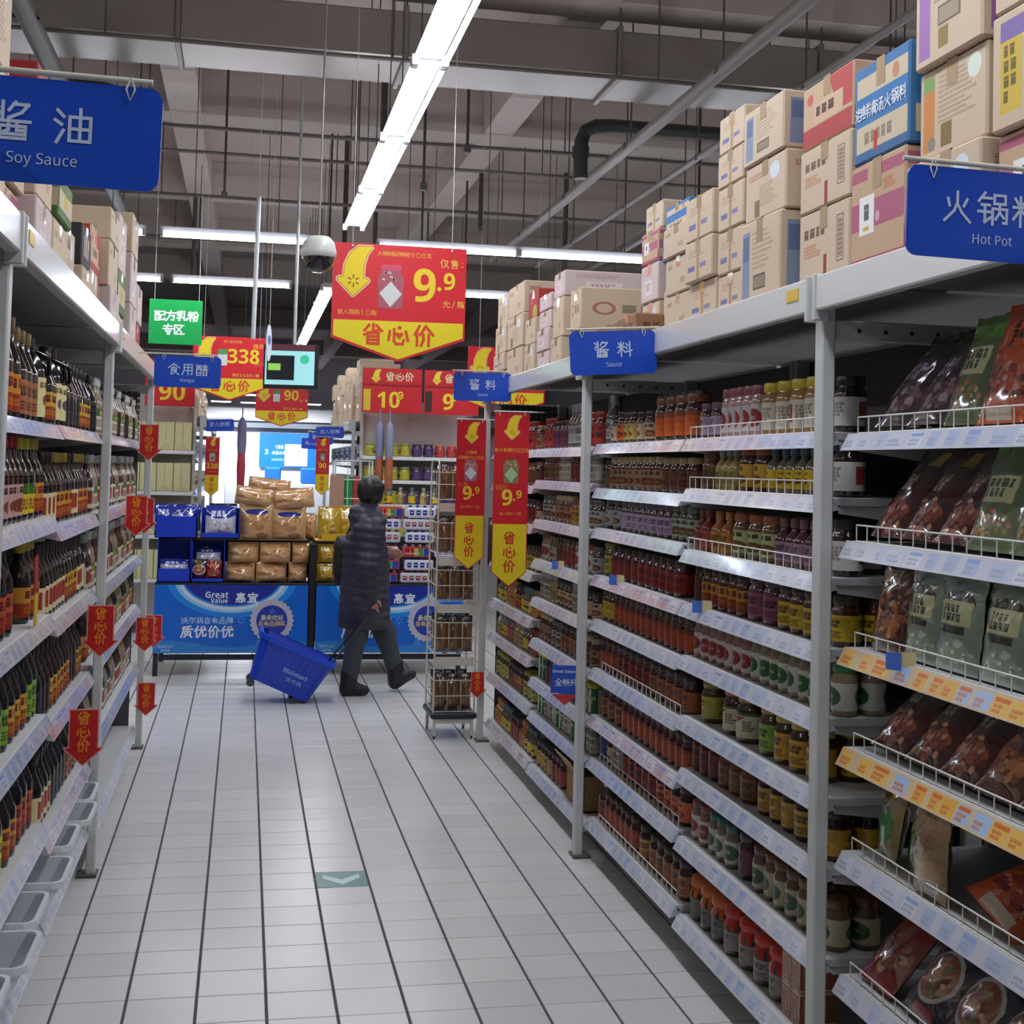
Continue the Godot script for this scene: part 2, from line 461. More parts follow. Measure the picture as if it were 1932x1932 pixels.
# ------------------------------------------------------------------ scene
func _ready() -> void:
	rng.seed = 7
	# camera: 1.575 m above the floor in the aisle, turned a little towards the jar rack; the lens is shifted as in a cropped picture
	var cam := Camera3D.new()
	cam.name = "camera"
	add_child(cam)
	var f := 2573.77
	var near := 0.05
	cam.set_frustum(near * 1932.0 / f, Vector2(-24.05, -184.9) / f * near, near, 80.0)
	cam.transform = Transform3D(Basis(Vector3(0.979328, 0.024309, 0.200811), Vector3(-0.032061, 0.998857, 0.035443), Vector3(-0.19972, -0.041148, 0.978989)).orthonormalized(), Vector3(0.4889, 1.5745, 4.1941))
	cam.current = true
	# air and exposure
	var we := WorldEnvironment.new()
	we.name = "environment"
	var env := Environment.new()
	env.background_mode = Environment.BG_COLOR
	env.background_color = Color(0.02, 0.02, 0.022)
	env.tonemap_mode = Environment.TONE_MAPPER_LINEAR
	env.tonemap_exposure = 1.43
	env.sdfgi_enabled = true
	env.ssao_enabled = true
	env.ssil_enabled = true
	we.environment = env
	add_child(we)
	build_lights()
	print("lights")
	build_setting()
	print("setting")
	build_racks()
	print("racks")
	build_products()
	print("products")
	build_cartons()
	print("cartons")
	build_signs()
	print("signs")
	build_promotion()
	print("promotion")
	build_far()
	print("far")
	build_person()
	print("person")


const LAMP_POWER := 0.8
const TUBE_GLOW := 15.0


func strip(at: Vector3, length: float, width: float, along_x: bool, label: String, group: String, power: float) -> void:
	# a batten with two fluorescent tubes, its light set just under them
	var o := thing("strip_light", label, "light", at, PI / 2 if along_x else 0.0, group)
	var q := Shape.new()
	q.box(Vector3(0, 0.045, 0), Vector3(width * 0.45, 0.05, length), 0.006)
	part(o, "housing", q.mesh(), mat("d8dade", 0.4))
	for s: float in [-1.0, 1.0]:
		var tb := Shape.new()
		tb.tube([Vector3(s * width * 0.26, 0, -length / 2 + 0.03), Vector3(s * width * 0.26, 0, length / 2 - 0.03)], 0.014, 6)
		part(o, "tube", tb.mesh(), glow("eef3ff", TUBE_GLOW))
		for e: float in [-1.0, 1.0]:
			part(o, "lamp_holder", boxm(Vector3(0.034, 0.05, 0.026), 0.004), mat("cfd3d8", 0.4), Vector3(s * width * 0.26, 0.008, e * (length / 2 - 0.015)))
	var rods := Shape.new()
	rods.tube([Vector3(0, 0.07, 0), Vector3(0, 5.02 - at.y, 0)], 0.004, 5)
	for e: float in [-0.28, 0.28]:
		part(o, "hanger_rod", rods.mesh(), mat("5a5654", 0.5), Vector3(0, 0, e * length))
	var l := AreaLight3D.new()
	l.name = "tube_light"
	l.area_size = Vector2(width * 0.8, length - 0.08)
	l.light_color = Color("f1f5ff")
	l.light_energy = power
	l.shadow_enabled = true
	o.add_child(l)
	l.position = Vector3(0, -0.022, 0)
	l.rotation = Vector3(-PI / 2, 0, 0)


func build_lights() -> void:
	# the row over the aisle, two rows over the neighbouring aisles, cross rows further back
	for k in 7:
		strip(Vector3(1.25, 3.4, -5.58 + 1.48 * k), 1.46, 0.26, false, "twin tube strip light in the row running along above the aisle", "lights above the aisle", LAMP_POWER)
	for k in 5:
		strip(Vector3(1.27, 3.4, -10.75 - 1.48 * k), 1.46, 0.22, false, "twin tube strip light in the row beyond the promotion tables", "lights beyond the promotion tables", LAMP_POWER)
	for x: float in [-1.9, 4.35]:
		for k in 3:
			strip(Vector3(x, 3.4, -4.2 + 3.6 * k), 2.4, 0.22, false, "twin tube strip light above a neighbouring aisle" + (" behind the soy sauce rack" if x < 0 else " behind the jar rack"), "lights above the aisle behind the " + ("soy" if x < 0 else "jar") + " rack", LAMP_POWER * 2.1)
	for r in [[-7.1, [-0.95, 0.36, 2.1, 3.3, 4.6], "first"], [-9.98, [-0.98, 0.3, 2.7, 4.0], "second"]]:
		for x: float in r[1]:
			strip(Vector3(x, 3.4, r[0]), 1.2, 0.1, true, "slim strip light hung crosswise in the %s cross row beyond the aisle" % r[2], "crosswise lights, %s row" % r[2], LAMP_POWER * 0.8)
	# square panel lights of the far hall
	for a in [[0.6, -33.0, "near"], [-0.27, -37.6, "middle"], [0.6, -37.8, "middle"], [2.4, -37.6, "middle"]]:
		var o := thing("panel_light", "square panel light in the %s row of the far hall" % a[2], "light", Vector3(a[0], 3.4, a[1]), 0.0, "far panel lights, %s row" % a[2])
		part(o, "frame", boxm(Vector3(0.62, 0.06, 0.62), 0.01, Vector3(0, 0.04, 0)), mat("d8dade", 0.4))
		part(o, "diffuser", boxm(Vector3(0.56, 0.01, 0.56), 0.0, Vector3(0, 0.005, 0)), glow("eef3ff", 8.0))
		var hr := Shape.new()
		hr.tube([Vector3(0, 0.07, 0), Vector3(0, 1.62, 0)], 0.006, 5)
		part(o, "hanger_rod", hr.mesh(), mat("5a5654", 0.5))
		var l := AreaLight3D.new()
		l.name = "panel_glow_light"
		l.area_size = Vector2(0.56, 0.56)
		l.light_color = Color("f1f5ff")
		l.light_energy = 11.0
		l.shadow_enabled = true
		o.add_child(l)
		l.position = Vector3(0, -0.012, 0)
		l.rotation = Vector3(-PI / 2, 0, 0)


func build_setting() -> void:
	# floor: a dark joint bed with single tiles laid on it
	var fl := Shape.new()
	fl.box(Vector3(1.0, -0.1, -16.5), Vector3(18.4, 0.19, 49.4))
	var floor_o := struct("floor", fl.mesh(), mat("4a4248", 0.8))
	var tones := ["cecdc9", "cac9c6", "d1d0cc"]
	var tm := boxm(Vector3(0.192, 0.012, 0.1955), 0.0015)
	for i in range(-1, 10):
		for j in range(-4, 23):
			part(floor_o, "tile", tm, mat(tones[rng.randi_range(0, 2)], 0.28), Vector3(i * 0.2 + 0.1, -0.0061, -j * 0.2 - 0.1))
	var rest := Shape.new()
	for i in range(-14, 30):
		for j in range(-20, 90):
			if i >= -1 and i < 10 and j >= -4 and j < 23:
				continue
			rest.box(Vector3(i * 0.2 + 0.1, -0.0061, -j * 0.2 - 0.1), Vector3(0.192, 0.012, 0.1955))
	var ro := part(floor_o, "outer_tiles", rest.mesh(), mat("cecdc9", 0.28))
	ro.set_meta("kind", "stuff")
	# hall shell
	struct("ceiling", boxm(Vector3(18.4, 0.2, 49.4), 0.0, Vector3(1, 5.1, -16.5)), mat("bdb0a8", 0.9))
	struct("wall_left", boxm(Vector3(0.2, 5.2, 49.4), 0.0, Vector3(-8.1, 2.5, -16.5)), mat("938e88", 0.9))
	struct("wall_right", boxm(Vector3(0.2, 5.2, 49.4), 0.0, Vector3(10.1, 2.5, -16.5)), mat("938e88", 0.9))
	struct("wall_back", boxm(Vector3(18.0, 5.2, 0.2), 0.0, Vector3(1, 2.5, -40.2)), mat("e6e8ea", 0.8))
	struct("wall_front", boxm(Vector3(18.0, 5.2, 0.2), 0.0, Vector3(1, 2.5, 8.1)), mat("938e88", 0.9))
	# concrete beams
	for x: float in [-5.75, -2.87, -0.115, 2.64, 5.4, 8.1]:
		struct("ceiling_beam", boxm(Vector3(0.27, 0.4, 48.6), 0.008), mat("c9bdb5", 0.85), Vector3(x, 4.8, -16.5))
	for z: float in [3.0, -0.75, -4.4, -8.1, -11.8, -15.5, -19.2, -26.6, -34.0]:
		struct("ceiling_beam", boxm(Vector3(18.0, 0.4, 0.36), 0.008), mat("c6bab2", 0.85), Vector3(1, 4.805, z))
	# galvanised air duct across the hall, made of sections with flanges
	var duct := thing("air_duct", "bare galvanised steel air duct crossing under the ceiling beams", "duct", Vector3(0, 4.15, -4.62))
	for k in 7:
		part(duct, "duct_section", boxm(Vector3(1.38, 0.3, 0.6), 0.01), mat("a8a29c", 0.38, 0.75), Vector3(-3.5 + 1.4 * k, 0.16, 0))
		var dh := Shape.new()
		dh.tube([Vector3(0, 0, 0.31), Vector3(0, 0.86, 0.31)], 0.007, 5)
		part(duct, "hanger_rod", dh.mesh(), mat("5f5853", 0.5), Vector3(-2.8 + 1.4 * k, 0, 0))
		part(duct, "flange", boxm(Vector3(0.03, 0.36, 0.66), 0.004), mat("9a948e", 0.45, 0.7), Vector3(-2.8 + 1.4 * k, 0.16, 0))
	# thin service pipes crossing the hall
	var pipes := [[-6.72, 4.2, 0.017], [-7.6, 4.2, 0.016], [-9.55, 4.2, 0.018], [-4.1, 4.08, 0.014], [-12.2, 4.2, 0.024]]
	var pl := ["below the first cross beam", "just behind the first thin pipe", "far behind the air duct", "in front of the air duct", "farthest behind the air duct"]
	for k in pipes.size():
		var q := Shape.new()
		var pts := []
		for e in 12:
			pts.push_back(Vector3(-4.0 + e * 1.0, pipes[k][1] + 0.004 * sin(e * 2.1), pipes[k][0]))
		q.tube(pts, pipes[k][2], 7)
		var o := thing("service_pipe", "thin grey pipe crossing under the ceiling " + pl[k], "pipe")
		part(o, "pipe", q.mesh(), mat("6e6660", 0.5))
		var h := Shape.new()
		h.tube([Vector3(0, pipes[k][1], pipes[k][0]), Vector3(0, 5.01, pipes[k][0])], 0.006, 5)
		for e in 5:
			part(o, "hanger", h.mesh(), mat("5f5853", 0.5), Vector3(-2.1 + e * 1.7, 0, 0))
	# pipes along the aisle direction
	var lp := [[3.22, 4.0, 0.045, "8a827c", "grey fire main"], [3.75, 3.95, 0.025, "857d78", "slim grey conduit"], [4.3, 3.9, 0.03, "857d78", "second grey conduit farther behind the jar rack"], [-0.75, 3.98, 0.06, "6b6764", "thick grey pipe above the soy sauce rack"]]
	for a in lp:
		var q := Shape.new()
		var pts := []
		for e in 10:
			pts.push_back(Vector3(a[0], a[1], 4.0 - e * 1.7))
		q.tube(pts, a[2], 9)
		var o := thing("main_pipe", a[4] + " running lengthwise under the ceiling", "pipe")
		part(o, "pipe", q.mesh(), mat(a[3], 0.45))
		for e in 7:
			var h := Shape.new()
			h.tube([Vector3(a[0], a[1], 2.5 - e * 2.0), Vector3(a[0], 4.98, 2.5 - e * 2.0)], 0.007, 5)
			h.lathe([Vector2(a[2] * 1.25, -0.02), Vector2(a[2] * 1.25, 0.02)], 8, Vector3(a[0], a[1], 2.5 - e * 2.0))
			part(o, "hanger", h.mesh(), mat("5f5853", 0.5))
	# dark bent drain pipe
	var bp := Shape.new()
	bp.tube([Vector3(5.0, 4.997, -6.0), Vector3(4.9, 4.4, -6.0), Vector3(4.75, 4.27, -6.0), Vector3(3.2, 4.27, -6.0), Vector3(3.08, 4.26, -6.0), Vector3(3.0, 4.22, -6.0), Vector3(2.965, 4.14, -6.0), Vector3(2.96, 4.0, -6.0), Vector3(2.965, 3.84, -6.0)], 0.055, 10)
	bp.lathe([Vector2(0.066, -0.04), Vector2(0.066, 0.04)], 10, Vector3(2.96, 4.05, -6.0))
	solo("drain_pipe", bp.mesh(), mat("3b3a3b", 0.5), "dark drain pipe with an elbow hanging below the ceiling", "pipe")
	var bp2 := Shape.new()
	bp2.tube([Vector3(-2.0, 4.997, -5.6), Vector3(-1.95, 4.3, -5.6), Vector3(-1.8, 4.15, -5.6), Vector3(-0.62, 4.15, -5.6), Vector3(-0.5, 4.12, -5.6), Vector3(-0.44, 4.04, -5.6), Vector3(-0.43, 3.7, -5.6)], 0.07, 10)
	solo("drain_pipe", bp2.mesh(), mat("4a4746", 0.5), "dark elbow pipe hanging above the soy sauce cartons", "pipe")
	# drop rods and small junction boxes
	for k in 16:
		var q := Shape.new()
		var x := rng.randf_range(-0.6, 4.6)
		var z := rng.randf_range(-12.0, -5.0)
		var y := rng.randf_range(3.6, 4.1)
		q.tube([Vector3(x, y, z), Vector3(x, 5.0, z)], 0.012 if k % 3 else 0.028, 6)
		var o := thing("drop_rod", "thin dark rod hanging down from the ceiling slab" if k % 3 else "thicker dark tube hanging down from the ceiling slab", "rod", Vector3.ZERO, 0.0, "thin drop rods" if k % 3 else "thick drop tubes")
		part(o, "rod", q.mesh(), mat("4a4442", 0.6))
		part(o, "end_box", boxm(Vector3(0.05, 0.06, 0.05), 0.006), mat("56504d", 0.6), Vector3(x, y - 0.03, z))


# ------------------------------------------------------------------ racks and shelving
func rail_image(kind: int) -> Image:
	var im := blank(512, 32, ["c6c8d2", "cbc6ce", "d3bb94"][kind])
	var x := 4
	while x < 500:
		var w := rng.randi_range(22, 44)
		var pick := rng.randf()
		var bg: String = ["d3d6e0", "b9c4da", "c9cdd9", "aebbd6"][rng.randi_range(0, 3)]
		if kind == 1:
			bg = ["ecdfe4", "e3c4cc", "d9b3bd", "dfe0ea"][rng.randi_range(0, 3)]
		if kind == 2:
			bg = ["e8b85a", "e6c27a", "e2ad4e", "a9c0e0"][rng.randi_range(0, 3)]
		im.fill_rect(Rect2i(x, 3, w, 26), Color(bg))
		if pick < 0.35:
			im.fill_rect(Rect2i(x + 2, 5, w - 4, 6), Color("93a9d6") if kind != 2 else Color("d2703a"))
		scribble(im, x + 3, 14, w - 8, 2, 5, "a3a9bf" if kind == 0 else ("c09aa4" if kind == 1 else "c8703c"))
		x += w + rng.randi_range(2, 26)
	return im


func shelf_unit(label: String, dir: float, front: float, z0: float, z1: float, hs: Array, depth: float, rails: Array, fences := {}, gap := 0.0, back := "5c5a58") -> void:
	# dir +1: shelves run from the aisle towards +x, -1 towards -x; z0 < z1
	var o := thing("shelving_unit", label, "shelves", Vector3(front, 0, (z0 + z1) / 2))
	var L := z1 - z0
	part(o, "back_panel", boxm(Vector3(0.02, 1.95, L), 0.0), mat(back, 0.7), Vector3(dir * (depth + 0.02), 0.985, 0))
	for e: float in [-1.0, 1.0]:
		part(o, "upright", boxm(Vector3(0.05, 1.96, 0.025), 0.003), mat("a9a7a0", 0.5), Vector3(dir * (depth - 0.02), 0.985, e * (L / 2 - 0.013)))
	for k in hs.size():
		var h: float = hs[k]
		var sh := part(o, "shelf", boxm(Vector3(depth - 0.01, 0.022, L - 0.006), 0.003), mat("c3c4c2", 0.45), Vector3(dir * depth / 2, h - 0.013, 0))
		var r := Shape.new()
		var a := Vector3(dir * 0.004, 0.012, 0)
		var b := Vector3(dir * -0.018, -0.03, 0)
		var uz := Vector3(0, 0, (L - 0.006) / 2)
		var nn := Vector3(-dir * 0.9, 0.35, 0).normalized()
		var c := Vector3(-dir * depth / 2, 0, 0)
		var rep := L / 0.95
		if dir > 0.0:
			r.quad(c + b - uz, c + b + uz, c + a + uz, c + a - uz, nn, Vector2(0, 1), Vector2(rep, 0))
		else:
			r.quad(c + b + uz, c + b - uz, c + a - uz, c + a + uz, nn, Vector2(0, 1), Vector2(rep, 0))
		# folded ends and underside of the price rail
		var d := Vector3(dir * 0.03, -0.02, 0)
		r.quad(c + b - uz, c + b + uz, c + d + uz, c + d - uz, Vector3(0, -1, 0), Vector2(0, 0.02), Vector2(0.01, 0))
		for e: float in [-1.0, 1.0]:
			r.tri(c + a + uz * e, c + b + uz * e, c + d + uz * e, Vector3(0, 0, e), Vector3(0, 0, e), Vector3(0, 0, e))
		part(sh, "price_rail", r.mesh(), rail_mat(rails[k % rails.size()]))
		var bkey := "bracket%.3f" % depth
		if not meshes.has(bkey):
			var br := Shape.new()
			br.plate(PackedVector2Array([Vector2(-depth / 2 + 0.03, -0.012), Vector2(depth / 2 - 0.02, -0.012), Vector2(depth / 2 - 0.02, -0.075), Vector2(-depth / 2 + 0.03, -0.03)]), -0.002, 0.002)
			meshes[bkey] = br.mesh()
		for e: float in [-1.0, 1.0]:
			var bo := part(sh, "bracket", meshes[bkey], mat("b9bab8", 0.45), Vector3(0, 0, e * (L / 2 - 0.012)))
			if dir < 0.0:
				bo.rotation.y = PI
		if fences.has(k):
			var fz: Array = fences[k]
			var w := Shape.new()
			var x := -dir * (depth / 2 - 0.012)
			var za: float = fz[0] - (z0 + z1) / 2
			var zb: float = fz[1] - (z0 + z1) / 2
			for y: float in [0.012, 0.05]:
				w.tube([Vector3(x, y, za), Vector3(x, y, zb)], 0.0022, 5)
			var n := int((zb - za) / 0.055)
			for e in n + 1:
				var z := za + (zb - za) * e / n
				w.tube([Vector3(x, 0.012, z), Vector3(x, 0.05, z)], 0.0018, 4)
			part(sh, "wire_guard", w.mesh(), mat("dcd9cf", 0.35))


func rail_mat(kind: int) -> StandardMaterial3D:
	var key := "rail%d" % kind
	var m: StandardMaterial3D
	if mats.has(key + "ffffff"):
		m = mats[key + "ffffff"]
	else:
		m = tmat(key, rail_image(kind), 0.22, "ffffff", 0.5)
		m.texture_repeat = true
	return m


func storage_rack(label: String, dir: float, front: float, posts: Array, depth: float, deck: float) -> void:
	var o := thing("storage_rack", label, "rack", Vector3(front, 0, 0))
	var paint := mat("c5c7c3", 0.38)
	for z: float in posts:
		for e in 2:
			var x := dir * (0.0175 if e == 0 else depth - 0.0175)
			var p := part(o, "post", boxm(Vector3(0.035, deck - 0.005, 0.046), 0.004), paint, Vector3(x, (deck - 0.005) / 2 + 0.008, z))
			part(p, "foot_plate", boxm(Vector3(0.075, 0.012, 0.085), 0.002), mat("55524e", 0.5), Vector3(dir * 0.012, -(deck - 0.005) / 2 - 0.002, 0))
		var br := part(o, "cross_brace", boxm(Vector3(depth - 0.07, 0.05, 0.028), 0.003), paint, Vector3(dir * depth / 2, deck - 0.13, z))
		var holes := Shape.new()
		for e in 5:
			holes.lathe([Vector2(0.0001, 0.0), Vector2(0.006, 0.0)], 8, Vector3(-depth / 2 + 0.1 + e * 0.07, 0, 0))
		var ho := part(br, "bolt_hole", holes.mesh(), mat("2e2c2b", 0.8))
		ho.transform = Transform3D(Basis(Vector3.RIGHT, PI / 2), Vector3(0, 0.0, 0.0146))
	for k in posts.size() - 1:
		var za: float = posts[k]
		var zb: float = posts[k + 1]
		var L := absf(zb - za) - 0.05
		var zc := (za + zb) / 2
		for e in 2:
			var bm := part(o, "beam", boxm(Vector3(0.035, 0.085, L), 0.004), mat("cfd0cd", 0.25, 0.0, 0.3), Vector3(dir * (-0.004 if e == 0 else depth - 0.018), deck - 0.043, zc))
			for s: float in [-1.0, 1.0]:
				part(bm, "end_plate", boxm(Vector3(0.042, 0.115, 0.014), 0.003), paint, Vector3(dir * -0.002, -0.01, s * (L / 2 + 0.002)))
			if e == 0:
				part(bm, "sticker", boxm(Vector3(0.002, 0.03, 0.075), 0.0), mat("d8b32c", 0.4), Vector3(-dir * 0.0185, 0.01, L / 2 - 0.09))
		part(o, "deck", boxm(Vector3(depth - 0.04, 0.014, L), 0.0), mat("8f8f8c", 0.5), Vector3(dir * depth / 2, deck - 0.012, zc))


func perforated_panel(label: String, x0: float, x1: float, z: float) -> void:
	var o := thing("perforated_panel", label, "panel", Vector3((x0 + x1) / 2, 0, z))
	var w := x1 - x0
	part(o, "sheet", boxm(Vector3(w, 1.6, 0.004), 0.0), mat("4a4a4c", 0.5), Vector3(0, 0.9, 0))
	var q := Shape.new()
	var n := int(w / 0.032)
	for r in 8:
		q.box(Vector3(0, 1.712 + r * 0.032, 0), Vector3(w, 0.024, 0.004))
		for e in n + 1:
			q.box(Vector3(-w / 2 + e * 0.032, 1.728 + r * 0.032, 0), Vector3(0.024, 0.008, 0.004))
	part(o, "pierced_top", q.mesh(), mat("4a4a4c", 0.5))


const RH2 := [1.691, 1.51, 1.348, 1.155, 0.974, 0.775, 0.585, 0.412, 0.17]
const RH1 := [1.691, 1.528, 1.33, 1.155, 0.985, 0.79, 0.62, 0.40, 0.148]
const RH0 := [1.683, 1.426, 1.172, 0.935, 0.69, 0.40, 0.148]
const RH3 := [1.682, 1.529, 1.335, 1.139, 0.951, 0.749, 0.557, 0.391, 0.13]
const RH4 := [1.68, 1.50, 1.30, 1.06, 0.832, 0.638, 0.405, 0.137]
const LH1 := [1.675, 1.405, 1.115, 0.82, 0.50, 0.2]
const LH2 := [1.678, 1.37, 1.085, 0.775, 0.44, 0.2]
const LH3 := [1.68, 1.37, 1.06, 0.79, 0.47, 0.13]
const RX := 1.91
const LX := -0.06


func build_racks() -> void:
	storage_rack("cream steel storage rack over the jar shelves with cartons on its deck", 1.0, 1.855, [3.45, 1.075, -1.3, -3.675], 0.9, 2.065)
	storage_rack("cream steel storage rack over the bottle shelves with cartons on its deck", -1.0, -0.018, [3.48, 1.1, -1.265, -3.63], 0.9, 2.1)
	shelf_unit("white shelves of pouches with wire guards beside the nearest jar bay", 1.0, RX, 1.12, 3.4, RH0, 0.42, [0, 0, 2, 2, 0, 0, 0], {0: [1.16, 3.3], 1: [1.16, 3.3], 2: [1.16, 3.3], 3: [1.16, 3.3], 4: [1.16, 3.3], 5: [1.16, 3.3]})
	shelf_unit("nine white shelves of jars next to the pouch shelves", 1.0, RX, -0.11, 1.03, RH1, 0.42, [0, 0, 0], {0: [-0.09, 1.0], 1: [-0.09, 1.0], 2: [-0.09, 1.0]})
	shelf_unit("nine white shelves of jars in the middle of the jar rack", 1.0, RX, -1.275, -0.12, RH2, 0.42, [1, 0, 0], {5: [-1.15, -0.14], 7: [-1.15, -0.14], 8: [-1.15, -0.14]})
	shelf_unit("nine white shelves of jars behind the price banners", 1.0, RX, -2.47, -1.325, RH3, 0.42, [0, 0, 0])
	shelf_unit("eight white shelves at the end of the jar rack beside the wire stand", 1.0, RX, -3.64, -2.48, RH4, 0.42, [0, 1, 1])
	perforated_panel("dark perforated panel closing the far end of the jar shelves", 1.95, 2.36, -3.652)
	perforated_panel("dark perforated panel closing the far end of the bottle shelves", -0.5, -0.09, -3.612)
	shelf_unit("white shelves of bottles with the soy sauce sign above", -1.0, LX, 1.13, 3.4, LH1, 0.42, [0])
	shelf_unit("white shelves of soy sauce bottles with open white bins below", -1.0, LX, -0.09, 1.07, LH1, 0.42, [0, 0, 0])
	shelf_unit("white shelves of soy sauce bottles next to the vinegar shelves", -1.0, LX, -1.24, -0.1, LH2, 0.42, [1, 1, 0])
	shelf_unit("white shelves of vinegar bottles at the end of the bottle rack", -1.0, LX, -3.6, -1.29, LH3, 0.42, [0, 0])


